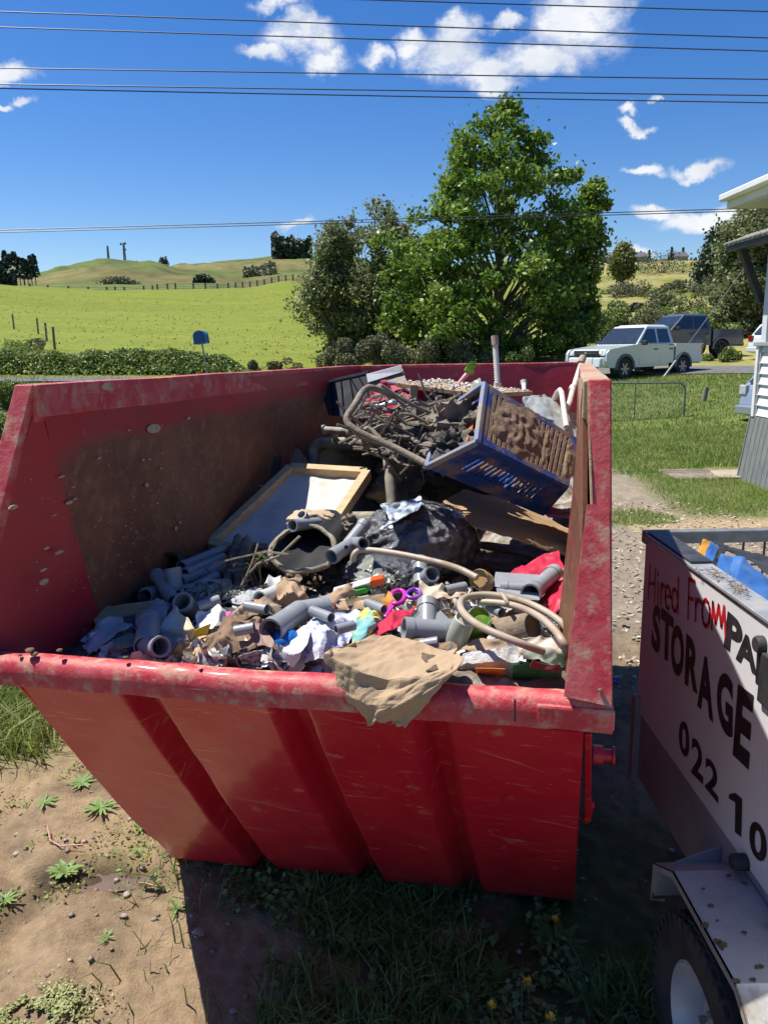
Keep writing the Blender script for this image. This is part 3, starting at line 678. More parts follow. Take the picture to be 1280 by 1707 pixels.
# bramble hedge along the far side of the road
rs = np.random.default_rng(12); n = 30000
az = rs.uniform(azof(-260), azof(420), n); rr = 33.2+rs.normal(0, .45, n); x = rr*np.sin(az); y = rr*np.cos(az)
hh = (.25+1.0*fbm(x*.7, x*0, 4, 77))*sst(azof(425), azof(360), az)
z = terr(x, y)+rs.uniform(0, 1, n)**.6*hh*np.exp(-((rr-33.2)/.9)**2)*1.05
V, F = leaves(np.stack([x, y, z], 1), .06, .6, .6); tag(npmesh('bramble_hedge', V, F, m_lf5), 'low bramble hedge running along the far side of the road', 'hedge', kind='stuff')
# paddock tussocks
n = 2500; az = rs.uniform(azof(-200), azof(620), n); rr = 34+96*rs.uniform(0, 1, n)**1.3; x = rr*np.sin(az); y = rr*np.cos(az); k = fbm(x*.35, y*.12, 4, 88) > .42; x, y, rr = x[k], y[k], rr[k]
V, F = blades(x, y, terr(x, y)-.02, rs.uniform(.06, .17, len(x)), .06+rr*.0016, .6)
tag(npmesh('paddock_tussocks', V, F, mat('tussock', (.18, .22, .05), (.22, .24, .07), scale=.3, rough=.8, island=.25, transl=.3)), 'grass tussocks across the green paddock', 'grass', kind='stuff')
# far pines on the left ridge, plantation on the far hill
def far_pine(px, Y, h, label, seed, zoff=0, group=None, bare=.35):
    rs = np.random.default_rng(seed); c = tp(px, Y); t = thing('pine_tree', label, 'tree', c, group=group)
    MB().tube([(0, 0, -1), (0, 0, h*.9)], [h*.018, h*.006], 5).build('trunk', m_bark, t)
    n = 420; f = rs.uniform(0, 1, n); z = h*(bare+(1-bare)*f); rad = h*.17*(1-f*.75)*rs.uniform(.4, 1.1, n); a = rs.uniform(0, 6.28, n)
    V, F = leaves(np.stack([rad*np.cos(a), rad*np.sin(a), z], 1), h*.05, .6, .3); npmesh('crown', V, F, m_lf3, parent=t)
for i in range(16):
    px = -14+i*5.6+random.uniform(-1.5, 1.5) if i < 12 else (50, 56, 62, 68)[i-12]
    far_pine(px, 400+random.uniform(-12, 12), random.uniform(13, 17)*(1 if i < 14 else .9), (['leftmost pine']+['pine number %s from the left' % w for w in 'two three four five six seven eight nine ten eleven twelve'.split()]+['first lone pine right of the dense stand', 'second lone pine right of the dense stand', 'third lone pine right of the dense stand', 'rightmost lone pine'])[i]+' on the left ridge', 200+i, group='pines on the left ridge')
def mass(name, label, pxs, Y, h, n, ls, m, seed):
    rs = np.random.default_rng(seed); P = []
    px = rs.uniform(pxs[0], pxs[1], n); yy = Y+rs.uniform(-20, 20, n)*Y/500
    x = (px-640)/FPX*yy*.985; z = terr(x, yy)+h*rs.uniform(0, 1, n)**.7*(.6+.6*vnoise(px*.35, px*0, 3))
    V, F = leaves(np.stack([x, yy, z], 1), ls, .7, .2); tag(npmesh(name, V, F, m), label, 'trees', kind='stuff')
mass('pine_plantation', 'dark pine plantation on the far hill left of the tree clump', (468, 530), 900, 22, 6000, 2.4, m_lf3, 1)
mass('far_wood', 'paler strip of trees below the plantation on the far hill', (420, 472), 700, 9, 2600, 1.6, m_lf4, 2)
mass('scrub_bank', 'dark scrub below the ridge pines on the left', (-60, 48), 380, 9, 5000, 1.5, m_lf3, 3)
# communication towers
m_steel = mat('galvanised_far', (.22, .24, .26), (.3, .31, .33), rough=.5, metal=.3)
def tower(px, Y, h, label, dishes):
    c = tp(px, Y); t = thing('radio_tower', label, 'tower', c)
    b = MB(); w = h*.045
    for sx in (-1, 1):
        for sy in (-1, 1): b.bar((sx*w, sy*w, -2), (sx*w*.4, sy*w*.4, h), .5, .5)
    b.build('mast', m_steel, t); b = MB()
    for k in range(7):
        z = h*k/7; z2 = h*(k+1)/7; b.bar((-w, -w, z), (w, w, z2), .25, .25); b.bar((w, -w, z), (-w, w, z2), .25, .25)
    b.build('bracing', m_steel, t)
    for (dx, dz) in dishes: MB().lathe([(0, 0), (.6, .2), (.9, .5)], (dx, -.8, dz), (0, -1, 0), 10).build('dish', m_steel, t)
tower(190, 600, 15, 'plain mast on the hilltop, left one', [])
tower(217, 600, 17, 'tower with dishes on the hilltop, right one', [(-1.5, 16), (1.6, 16.4), (1.2, 12)])
tower(237, 600, 4, 'tiny short mast on the hilltop right of the towers', [])
# paddock fence
m_post = mat('weathered_post', (.17, .14, .11), (.25, .22, .18), scale=8, rough=.9, bump=.5)
def fence(name, label, pts, h, w, wires=4, r=.012):
    t = thing(name, label, 'fence', pts[0])
    for p in pts: MB().bar(p-pts[0]+Vector((0, 0, -.2)), p-pts[0]+Vector((random.uniform(-.04, .04), 0, h*random.uniform(.9, 1.1))), w, w).build('post', m_post, t)
    b = MB()
    for k in range(wires):
        for a, c in zip(pts[:-1], pts[1:]): b.bar(a-pts[0]+Vector((0, 0, h*(k+1)/(wires+.6))), c-pts[0]+Vector((0, 0, h*(k+1)/(wires+.6))), r, r)
    b.build('wires', m_steel, t)
fence('paddock_fence', 'post and wire fence along the crest of the paddock', [tp(px, 147) for px in (58, 88, 122, 155, 186, 200, 215, 247, 262, 270, 287, 300, 330, 350, 370, 388, 400, 412, 424, 436, 448, 460, 472, 484, 496)], 1.25, .28, 3, .05)
fence('paddock_fence', 'short run of old posts in the lower left of the paddock', [tp(30, 62), tp(70, 58), tp(84, 50), tp(97, 43)], 1.2, .10, 2)
# houses and cypresses at the right crest
mh = mat('far_wall', (.34, .32, .30), (.28, .26, .25), rough=.8); mr = mat('far_roof', (.09, .09, .1), (.12, .12, .13), rough=.7)
for px, w_, lab in ((1016, 7, 'low brown roofed house at the crest beside the tall tree'), (1068, 8, 'white and grey house on the crest of the right hill'), (1138, 6, 'small shed on the crest of the right hill')):
    w_ *= .55; c = tp(px, 146); c.z -= .9; t = thing('house', lab, 'house', c)
    MB().box((0, 0, 1), (w_*.6, 3.4, 2.2)).build('wall', mh, t); MB().hexa([(-w_*.36, -2, 2.1), (w_*.36, -2, 2.1), (w_*.36, 2, 2.1), (-w_*.36, 2, 2.1)], [(-w_*.3, -.2, 3.1), (w_*.3, -.2, 3.1), (w_*.3, .2, 3.1), (-w_*.3, .2, 3.1)]).build('roof', mr, t)
    for dx in (-.16, .16): MB().box((w_*dx, -1.72, 1.1), (.8, .05, .8)).build('window', mat('dark_glass', (.02, .025, .03), rough=.1), t)
for i, (px, h) in enumerate(((1074, 3.2), (1079, 2.4), (1088, 3.4), (1120, 2.2), (1125, 4.0), (1144, 3.9), (1149, 2.2), (1100, 1.4))):
    far_pine(px, 146, h*.75, ['slim cypress left of the white house on the right crest', 'short cypress left of the white house on the right crest', 'tallest cypress beside the white house on the crest', 'short dark tree in the middle of the right crest', 'tall thin cypress in the middle of the right crest', 'tall thin cypress near the shed on the crest', 'short cypress right of the shed on the crest', 'low rounded tree between the two cypress pairs on the crest'][i], 300+i, group='cypresses on the right crest', bare=.05)

# ------------------------------------------------------------------ overhead wires
m_wire = mat('black_cable', (.025, .026, .03), rough=.5)
def cable(a, b, Y, r, label):
    p, q = at(a[0], a[1], Y), at(b[0], b[1], Y); d = (q-p)/(b[0]-a[0]); p2 = p-d*1400; q2 = q+d*1400; pts = []
    for k in range(41):
        f = k/40; v = p2.lerp(q2, f); v.z -= .0045*Y*(1-(2*f-1)**2)*1.0-.0045*Y; pts.append(v)
    tag(MB().tube(pts, r, 6).build('power_line', m_wire, None, True), label, 'power line')
for a in (((0, -19), (1280, 20), 'thin overhead line, uppermost, cut by the top edge of the picture'), ((0, 20), (1280, 64), 'thin overhead line, second from the top'), ((0, 46), (1280, 86), 'thin overhead line, third from the top'),
          ((0, 114), (1280, 133), 'thin overhead line, fourth from the top'), ((0, 141), (1280, 160), 'upper line of the close pair above the tree top'), ((0, 148), (1280, 172), 'lower line of the close pair above the tree top')):
    cable(a[0], a[1], 13, .0085, a[2])
cable((0, 384), (1215, 349), 26, .014, 'low overhead line crossing in front of the trees, upper of two'); cable((0, 388), (1215, 353), 26.4, .014, 'low overhead line crossing in front of the trees, lower of two')

# ------------------------------------------------------------------ mailbox
c = tp(351, 27.0); t = thing('mailbox', 'bright blue round topped mailbox on a leaning pole by the road', 'mailbox', c, Euler((0, R(-7), 0))); c.z += .28; t.location = c
m_blue = mat('mailbox_blue', (.02, .16, .42), (.025, .2, .5), scale=3, rough=.4)
MB().tube([(0, 0, -.5), (0, 0, 1.0)], .028, 8).build('post', m_steel, t, True)
P = [(-.2, 0, 0), (.2, 0, 0), (.2, 0, .25)]+[(.2*math.cos(a), 0, .25+.17*math.sin(a)) for a in np.linspace(.2, math.pi-.2, 8)]+[(-.2, 0, .25)]
MB().poly([Vector((p[0], -.25, p[2]+1.0)) for p in P], (0, .5, 0)).build('box', m_blue, t, bevel=.015)
MB().poly([Vector((p[0]*.9, -.262, p[2]*.92+1.015)) for p in P], (0, .01, 0)).build('door', mat('mailbox_door', (.015, .10, .3), rough=.45), t)

# ------------------------------------------------------------------ gate, posts
m_gal = mat('galvanised_tube', (.30, .31, .30), (.22, .22, .2), scale=20, rough=.5, metal=.5)
g0 = on(1139, 711); g0 = Vector((7.17, 18.4, 0)); gl = Vector((4.2, 18.15, 0))
t = thing('mesh_gate', 'low galvanised gate with chain mesh standing in the lawn', 'gate', (0, 0, 0))
A = at(1141, 654, 18.4); Bm = at(1137, 710, 18.4); hgt = 1.02
d = (gl-g0).normalized(); top = [g0+Vector((0, 0, -.02)), g0+Vector((0, 0, .85)), g0+Vector((0, 0, .95))+d*.04, g0+Vector((0, 0, 1.02))+d*.12, gl+Vector((0, 0, 1.06))]
MB().tube(top, .022, 10).build('frame', m_gal, t, True)
mid = g0.lerp(gl, .41); MB().tube([mid+Vector((0, 0, 0)), mid+Vector((0, 0, 1.03))], .014, 8).build('upright', m_gal, t, True)
MB().tube([g0+Vector((0, 0, .06)), gl+Vector((0, 0, .06))], .012, 8).build('bottom_rail', m_gal, t, True)
b = MB(); L = (gl-g0).length; H = .95; s = .075
k = -H
while k < L:
    for sg in (1, -1):
        a0, a1 = (k, k+H) if sg == 1 else (k+H, k); z0_, z1_ = .07, .07+H
        P0 = Vector((a0, z0_)); P1 = Vector((a1, z1_)); f0 = 0; f1 = 1
        dx = a1-a0
        f0 = max(0, (0-a0)/dx if dx > 0 else (L-a0)/dx); f1 = min(1, (L-a0)/dx if dx > 0 else (0-a0)/dx)
        if f1 > f0:
            q0 = P0.lerp(P1, f0); q1 = P0.lerp(P1, f1); b.bar(g0+d*q0.x+Vector((0, .004*sg, q0.y)), g0+d*q1.x+Vector((0, .004*sg, q1.y)), .003, .003)
    k += s
b.build('chain_mesh', m_gal, t)['kind'] = 'stuff'
c = on(1168, 697); tag(MB().tube([c+Vector((0, 0, -.1)), c+Vector((.03, 0, .4)), c+Vector((.09, 0, .80))], [.07, .068, .062], 10, jit=.05).build('fence_post', m_post, None, True), 'short weathered round post standing alone on the lawn', 'post')
# stay rod near the pickup wheel and its guard
c = tp(1106, 24.5); p0 = at(1106, 628, 24.5); t = thing('pole_stay', 'slanting stay wire with white guard in front of the pickup wheel', 'stay wire', p0)
p1 = at(1126, 601, 24.5); p2 = at(1180, 540, 24.5)
MB().tube([p0-p0, p1-p0], .03, 8).build('guard', mat('white_guard', (.6, .6, .55), rough=.5), t, True); MB().tube([p1-p0, (p1-p0)*7], .010, 6).build('wire', m_steel, t)
# ------------------------------------------------------------------ skip
RED = (.42, .005, .026)
m_red = mat('red_paint', RED, (.47, .016, .034), scale=3, rough=.38, coat=.22, bump=.10, bscale=22, dirt=((.40, .22, .15), 9, .62, .78), scratch=((.52, .17, .16), .62, (.42, .22, .17)))
m_redworn = mat('red_paint_worn', (.48, .022, .038), (.54, .09, .09), scale=14, rough=.48, bump=.25, bscale=60, dirt=((.50, .36, .24), 22, .50, .72), coat=.1, scratch=((.62, .30, .27), .66, (.15, .08, .06)))
m_redtop = mat('red_paint_muddy', (.42, .07, .06), (.45, .28, .2), scale=7, rough=.7, bump=.5, bscale=40, dirt=((.44, .32, .21), 6, .42, .54), scratch=((.6, .45, .36), .66, (.2, .1, .07)))
def inner_mat(name, axis_lo=None):
    """red paint worn through to brown primer and mud in the middle of each wall"""
    m = bpy.data.materials.new(name); m.use_nodes = True; t = m.node_tree; N = t.nodes; L = t.links; b = N['Principled BSDF']
    g = N.new('ShaderNodeVertexColor'); g.layer_name = 'Wear'; sx = N.new('ShaderNodeSeparateColor'); L.new(g.outputs[0], sx.inputs[0])
    tc = N.new('ShaderNodeTexCoord')
    def noi(s, d=7, sc_=None):
        q = N.new('ShaderNodeTexNoise'); q.inputs['Scale'].default_value = s; q.inputs['Detail'].default_value = d; q.inputs['Roughness'].default_value = .68
        if sc_:
            mp = N.new('ShaderNodeMapping'); mp.inputs['Scale'].default_value = sc_; L.new(tc.outputs['Object'], mp.inputs[0]); L.new(mp.outputs[0], q.inputs[0])
        else: L.new(tc.outputs['Object'], q.inputs[0])
        return q.outputs[0]
    def mr(v, a, c, x=0, y=1):
        q = N.new('ShaderNodeMapRange'); q.inputs[1].default_value = a; q.inputs[2].default_value = c; q.inputs[3].default_value = x; q.inputs[4].default_value = y; L.new(v, q.inputs[0]); return q.outputs[0]
    def ma(op, a, c):
        q = N.new('ShaderNodeMath', ); q.operation = op
        for i, v in enumerate((a, c)):
            if isinstance(v, (int, float)): q.inputs[i].default_value = v
            else: L.new(v, q.inputs[i])
        return q.outputs[0]
    def mix(f, a, c):
        q = N.new('ShaderNodeMixRGB')
        for i, v in enumerate((f, a, c)):
            if isinstance(v, (int, float)): q.inputs[i].default_value = v
            elif isinstance(v, tuple): q.inputs[i].default_value = (*v, 1)
            else: L.new(v, q.inputs[i])
        return q.outputs[0]
    base = mix(mr(noi(5), .4, .6), (.36, .018, .03), (.30, .03, .035))
    brown = mix(mr(noi(3.5), .38, .62), (.20, .080, .038), (.12, .046, .024))
    brown = mix(mr(noi(22), .5, .72), brown, (.24, .13, .07))
    f = mr(ma('ADD', sx.outputs[0], ma('ADD', ma('MULTIPLY', ma('SUBTRACT', noi(3.2), .5), 1.1), ma('MULTIPLY', ma('SUBTRACT', noi(26), .5), .5))), .30, .80)
    c = mix(f, base, brown)
    scr = mr(noi(16, 3, (1, 9, 1.2)), .67, .72); c = mix(ma('MULTIPLY', scr, .5), c, (.42, .22, .19))
    c = mix(mr(noi(60, 4), .70, .76), c, (.40, .31, .2))
    L.new(c, b.inputs['Base Color']); L.new(mr(f, 0, 1, .42, .62), b.inputs['Roughness'])
    bp = N.new('ShaderNodeBump'); bp.inputs['Strength'].default_value = .25; bp.inputs['Distance'].default_value = .01; L.new(noi(25), bp.inputs['Height']); L.new(bp.outputs[0], b.inputs['Normal'])
    return m
m_inner = inner_mat('skip_inner_wall')
V_ = Vector
NR, NL = V_((.501, 1.704, 1.919)), V_((-.951, 2.03, 1.917))
BR, BL = at(982, 603, 4.78), at(586, 609, 4.98)
LR, LL = V_((.478, 1.505, 1.253)), at(-108, 1090, 1.86)
LRb, LLb = LR-V_((0, 0, .066)), LL-V_((0, 0, .066))
ex = V_((.9766, -.2151, 0)); ey = V_((.2151, .9766, 0))
WR, WL = at(972, 1214, 1.545), at(24, 1139, 1.845)     # top of the end wall under the lip
WR.z = WL.z = 1.172
GR, GL = on(955, 1513, .0), on(300, 1440, .0)
skip = thing('skip_bin', 'big red steel skip heaped with rubbish, its low lip towards the viewer', 'skip', (0, 3.2, 0))
def wallmesh(name, P00, P10, P11, P01, th, mA, wear, nu=60, nv=30, dent=.006, out=1, label=None):
    """u along, v down; front side = inner face; wear(u,v) stored as vertex colour"""
    b = MB()
    n = (P10-P00).cross(P01-P00).normalized()*out
    def f(u, v):
        p = bil(P00, P10, P11, P01, u, v); return p+n*(fbm(np.array([u*5+len(name)]), np.array([v*4.]), 3, 91)[0]-.5)*dent*2
    b.grid(f, nu, nv, th*out if False else 0)
    k = len(b.v); b.v += [v-n*th for v in b.v]; F = list(b.f); b.f += [tuple(reversed([x+k for x in q])) for q in F]
    w = nu+1; edge = list(range(w))+[j*w+nu for j in range(1, nv+1)]+[nv*w+i for i in range(nu-1, -1, -1)]+[j*w for j in range(nv-1, 0, -1)]
    b.f += [(edge[(i+1) % len(edge)], edge[i], edge[i]+k, edge[(i+1) % len(edge)]+k) for i in range(len(edge))]
    o = b.build(name, mA, skip, smooth=True, world=True)
    a = o.data.color_attributes.new('Wear', 'FLOAT_COLOR', 'POINT')
    for j in range(nv+1):
        for i in range(nu+1):
            q = wear(i/nu, j/nv); a.data[j*w+i].color = (q, q, q, 1); a.data[j*w+i+k].color = (q, q, q, 1)
    return o
# side walls (inner face worn)
iL = ex*.055; dz = V_((0, 0, .02))
LWt0 = V_((-.905, 2.035, 1.90)); LWt1 = BL+ex*.055-ey*.03-dz
LWb0 = V_((-.925, 1.88, 1.14)); LWb1 = V_((-.26, 4.70, 1.14))
def wearL(u, v):
    return float(1.0*sst(.06, .16, np.array(v+.05*u))*sst(-.03, .07, np.array(u+.12*v))*sst(1.04, .94, np.array(u)))
wallmesh('side_wall', LWt0, LWt1, V_((-.22, 4.75, .45)), V_((-.87, 2.42, .45)), .010, m_inner, wearL, 90, 60, .008, 1)
# part of the left wall between the slanted end flange and the plane above
wallmesh('wall_gusset', LWt0+V_((.0, 0, -.02)), V_((-.880, 2.27, 1.12)), V_((-.95, 1.95, 1.12)), LL+ex*.05+V_((0, .03, -.02)), .010, m_inner, lambda u, v: .1, 20, 20, .002, 1)
wallmesh('wall_gusset', V_((-.885, 2.26, 1.12)), V_((-.87, 2.44, .45)), V_((-.872, 2.40, .45)), V_((-.945, 1.93, 1.12)), .010, m_inner, lambda u, v: .1, 20, 20, .002, 1)
RWt0 = NR-ex*.040+V_((0, .03, -.02)); RWt1 = BR-ex*.055-ey*.03-dz
wallmesh('side_wall', RWt1, RWt0, V_((.56, 2.30, .45)), V_((1.12, 4.5, .45)), .010, m_inner, lambda u, v: 1.0, 60, 40, .006, 1)
wallmesh('wall_gusset', RWt0, LR-ex*.05+V_((0, .03, 0)), V_((.50, 2.28, .42)), V_((.50, 2.30, .44)), .010, m_inner, lambda u, v: .75, 20, 20, .002, 1)
# outer skins of the lower side walls, down to the ground
for a, b_, c_, d_, nm in ((WR, V_((1.12, 4.5, .45)), V_((1.0, 4.1, 0)), GR, 'outer_skin'), (WL, V_((-.24, 4.75, .45)), V_((-.28, 4.4, 0)), GL, 'outer_skin')):
    MB().poly([a, b_, c_, d_], ex*(-.008 if a is WR else .008)).build(nm, m_red, skip, world=True)
MB().poly([WR, V_((.53, 1.9, 1.8)), V_((1.20, 4.75, 1.8)), V_((1.13, 4.5, .45))], ex*.004).build('outer_skin', m_red, skip, world=True)
# back wall and floor
BWl = BL+ex*.04-ey*.04-dz; BWr = BR-ex*.04-ey*.04-dz
wallmesh('back_wall', BWl, BWr, V_((1.10, 4.45, .40)), V_((-.24, 4.72, .40)), .010, m_inner, lambda u, v: float(sst(.15, .4, np.array(v))*.9), 50, 40, .01, 1)
MB().poly([GL+V_((0, .02, .03)), GR+V_((0, .02, .03)), V_((1.0, 4.1, .03)), V_((-.28, 4.4, .03))], (0, 0, .01)).build('floor', m_red, skip, world=True)
# top rails: folded box section with a drop face on the inside
def rail(name, p, q, inw, m, w=.062, h=.085):
    inw = Vector(inw).normalized(); b = MB(); Z = V_((0, 0, 1))
    sec = [(0, 0), (w, 0), (w, -h), (w-.012, -h), (w-.012, -h-.012), (0, -h-.012)]
    A = [p+inw*a+Z*c for a, c in sec]; B = [q+inw*a+Z*c for a, c in sec]; N_ = 24; V = []; F = []; k = len(sec)
    for i in range(N_+1):
        j = (N3(V_((i*.35, p.x, p.y)))*.004, N3(V_((i*.3, 7, p.y)))*.003)
        for s in range(k): V.append(A[s].lerp(B[s], i/N_)+inw*j[0]*(s in (1, 2))+Z*j[1])
    for i in range(N_):
        for s in range(k): F.append((i*k+s, i*k+(s+1) % k, (i+1)*k+(s+1) % k, (i+1)*k+s))
    F += [tuple(range(k))[::-1], tuple(N_*k+s for s in range(k))]
    return b.add(V, F).build(name, m, skip, bevel=.004, world=True)
rail('top_rail', NL, BL, ex, m_redworn); rail('top_rail', NR, BR, -ex, m_redtop); rail('top_rail', BL+ex*.001, BR-ex*.001, -ey, m_redworn, .05)
# slanted end flanges
def flange(a, b_, inw, name, w0, w1, dep, m):
    s = (b_-a).normalized(); n = ex.cross(s); n = n if n.y < 0 else -n
    P = [a, a+inw*w0, b_+inw*w1, b_]
    return MB().hexa([p-n*dep for p in P], P).build(name, m, skip, bevel=.004, world=True)
fl = flange(NL+V_((0, -.002, .002)), LLb, ex, 'end_flange', .055, .06, .055, m_redworn)
fr = flange(NR+V_((0, -.002, .002)), LRb, -ex, 'end_flange', .050, .030, .060, m_redworn)
# gusset plates where flange meets lip
fn_ = ex.cross((LR-NR).normalized()); fn_ = fn_ if fn_.y < 0 else -fn_
g0 = NR.lerp(LR, .40)-ex*.050+fn_*.004; g1 = LR-ex*.100+fn_*.004+V_((0, 0, .01)); g2 = LR-ex*.008+fn_*.004+V_((0, 0, -.004)); g3 = NR.lerp(LR, .40)-ex*.010+fn_*.004
MB().poly([g0, g3, g2, g1], -fn_*.02).build('gusset_plate', m_redworn, skip, bevel=.003, world=True)
h0 = LL+ex*.05+V_((0, 0, 0)); h1 = LL+ex*.12; h2 = NL.lerp(LL, .55)+ex*.05
MB().poly([h2, h1, h0], (0, .02, 0)).build('gusset_plate', m_redworn, skip, bevel=.003, world=True)
# rolled lip
b = MB(); sec = [(.0, -.072), (.0, -.035), (.006, -.014), (.020, -.002), (.036, .0), (.055, -.004), (.070, -.018), (.074, -.04), (.074, -.072), (.03, -.082)]
V = []; F = []; k = len(sec); N_ = 70; lipd = ey
for i in range(N_+1):
    f = i/N_; p = LL.lerp(LR-ex*.0, f)
    w_ = .004*N3(V_((f*7, 1, 2)))+.0025*N3(V_((f*26, 5, 2))); w2 = .003*N3(V_((f*9, 9, 4)))
    for j, (a, c) in enumerate(sec): V.append(p+lipd*(a+w2*(j < 4))+V_((0, 0, c+w_)))
for i in range(N_):
    for s in range(k): F.append((i*k+s, i*k+(s+1) % k, (i+1)*k+(s+1) % k, (i+1)*k+s)[::-1])
F += [tuple(range(k)), tuple(N_*k+s for s in range(k))[::-1]]
b.add(V, F).build('rolled_lip', m_redworn, skip, smooth=True, world=True)
MB().hexa([LRb-ex*.16+V_((0, -.004, 0)), LRb+V_((0.004, -.004, 0)), LRb+V_((0.004, .07, 0)), LRb-ex*.16+V_((0, .07, 0))], [p+V_((0, 0, .050)) for p in (LRb-ex*.16+V_((0, -.004, 0)), LRb+V_((.004, -.004, 0)), LRb+V_((.004, .07, 0)), LRb-ex*.16+V_((0, .07, 0)))]).build('corner_cap', m_redworn, skip, bevel=.006, world=True)
# corrugated end wall
def prof(u):
    o = 0
    for g in (.245, .52, .76):
        d = abs(u-g)/.034; o -= .042*(1-min(1, max(0, (d-.22)/.78))) if d < 1 else 0
    return o
def endw(u, v):
    p = bil(WL, WR, GR, GL, u, v); n = (WR-WL).cross(GL-WL).normalized(); n = n if n.y < 0 else -n
    q = prof(u)*1.6*min(1, max(0, (v+.06)*9))+.018*math.sin(math.pi*min(1, v*1.0))*1.0
    e = (fbm(np.array([u*5.+3]), np.array([v*5.]), 4, 93)[0]-.5)*.022
    lower = .05*max(0, (v-.93)/.07)**2
    return p+n*(q+e-lower)+V_((0, 0, 0))
us = [];
b = MB(); b.grid(endw, 170, 44)
b.build('end_wall', m_red, skip, smooth=True, world=True)
# back face of the end wall so it has thickness
MB().poly([WL+ey*.06, WR+ey*.06, GR+ey*.06, GL+ey*.06], ey*.006).build('end_wall_liner', m_red, skip, world=True)
# upper side post, lifting pin and stops on the right
q0 = at(979, 1216, 1.63); q1 = at(979, 1362, 1.93)
MB().bar(q0, q1, .018, .03, ey).build('side_rib', m_red, skip, bevel=.004, world=True)
MB().bar(at(986, 1340, 1.96), at(974, 1368, 2.0), .02, .02, ex).build('rib_foot', m_red, skip, bevel=.004, world=True)
p = at(988, 1257, 1.80)
fr2 = MB().hexa([NR-ex*.052+V_((0, .0, -.004)), NR-ex*.048+V_((0, 0, -.004)), NR-ex*.046+ey*.75+V_((0, 0, -.03)), NR-ex*.050+ey*.75+V_((0, 0, -.03))], [LR-ex*.034+V_((0, .0, .0)), LR-ex*.030+V_((0, 0, 0)), LR-ex*.030+ey*.8, LR-ex*.034+ey*.8]).build('flange_return', m_redtop, skip, world=True)
MB().lathe([(0, 0), (.024, 0), (.024, .024), (.016, .026), (.016, .046), (.024, .048), (.024, .053), (0, .053)], p, ex, 20).build('lifting_pin', m_red, skip, True, world=True)
# mud splats on the inside of the left wall (stuck flakes)
m_mud = mat('dry_mud', (.58, .48, .32), (.48, .38, .24), scale=30, rough=.95, bump=.6, bscale=80)
def onwall(px, py, A=LWt0, B_=LWt1, C_=V_((-.87, 2.42, .45))):
    n = (B_-A).cross(C_-A).normalized(); d = ray(px, py); t_ = (A-V_((0, 0, CAMH))).dot(n)/d.dot(n); return d*t_+V_((0, 0, CAMH)), n
def flake(b, px, py, w, h, ang):
    p, n = onwall(px, py); n = n if n.x > 0 else -n; t1 = ey; t2 = V_((0, 0, 1)); P = []
    s = p.y/FPX/abs(ex.y+.001) if False else p.y/FPX
    ca, sa = math.cos(ang), math.sin(ang)
    for k in range(10):
        a = k*.628; x, y = math.cos(a)*w, math.sin(a)*h; P.append(p+n*.014+t1*(x*ca-y*sa)*s*1.9+t2*(x*sa+y*ca)*s*.75)
    b.poly(P, n*.003)
FL = [(174, 643, 11, 9, .1), (208, 663, 7, 5, -.4), (250, 714, 12, 10, -.4), (238, 808, 3, 5, 0), (108, 837, 5, 4, 0), (118, 831, 3, 2.5, 0), (91, 920, 6, 4, 0), (65, 949, 5, 3, .1), (66, 969, 6, 7, .1), (287, 880, 2.5, 5, 0),
      (294, 870, 1.5, 3, 0), (83, 858, 3, 2, 0), (308, 697, 3, 3, .3), (232, 766, 2, 3, 0), (262, 780, 2, 3, 0), (243, 765, 1.5, 2, 0), (208, 717, 2, 2, 0), (14, 845, 6, 5, 0), (70, 913, 4, 3, 0), (95, 794, 5, 2.5, .1), (158, 763, 3, 2.5, 0), (256, 838, 2, 2.5, 0), (203, 876, 1.5, 1.5, 0), (115, 793+18, 2, 2, 0), (174, 775, 1.4, 1.4, 0), (264, 755, 2, 1.5, .5)]
rs_ = random.Random(4)
FL += [(rs_.gauss(190, 75), rs_.gauss(860, 95), rs_.uniform(.4, 1.0), rs_.uniform(.4, 1.2), rs_.uniform(-1, 1)) for _ in range(90)]
b = MB()
for q in FL:
    if q[0] > 8 and q[1] > 660 or q in FL[:3]: flake(b, *q)
o = b.build('mud_flakes', m_mud, skip, world=True); o['kind'] = 'stuff'
# mud clods on lip
b = MB()
for px, py, s in ((58, 1090, .010), (50, 1084, .012), (545, 1152, .012), (100, 1084, .008), (210, 1096, .007), (330, 1105, .006), (34, 1092, .006), (1000, 1150, .006)):
    c = at(px, py, 1.84-.33*(px/1000))
    b.grid(lambda u, v: c+V_((math.cos(u*6.28)*math.cos((v-.5)*3.1), math.sin(u*6.28)*math.cos((v-.5)*3.1), math.sin((v-.5)*3.1)*.5))*s*(1+.4*N3(V_((u*6, v*6, px)))), 8, 6)
o = b.build('mud_clods', mat('dark_mud', (.16, .10, .06), (.10, .065, .04), scale=40, rough=.9), skip, True, world=True); o['kind'] = 'stuff'
c = at(116, 1118, 1.79); MB().tube([c, c+V_((0, -.004, -.03)), c+V_((-.002, -.004, -.055))], .0012, 5).build('string', mat('frayed_string', (.6, .45, .4), rough=.8), skip, world=True)
# black mark on the lip at right
c0, c1 = at(857, 1163, 1.525), at(857, 1200, 1.515); MB().bar(c0+V_((0, -.008, 0)), c1+V_((0, -.008, 0)), .004, .003, (0, 1, 0)).build('paint_crack', mat('black_crack', (.03, .02, .02)), skip, world=True)

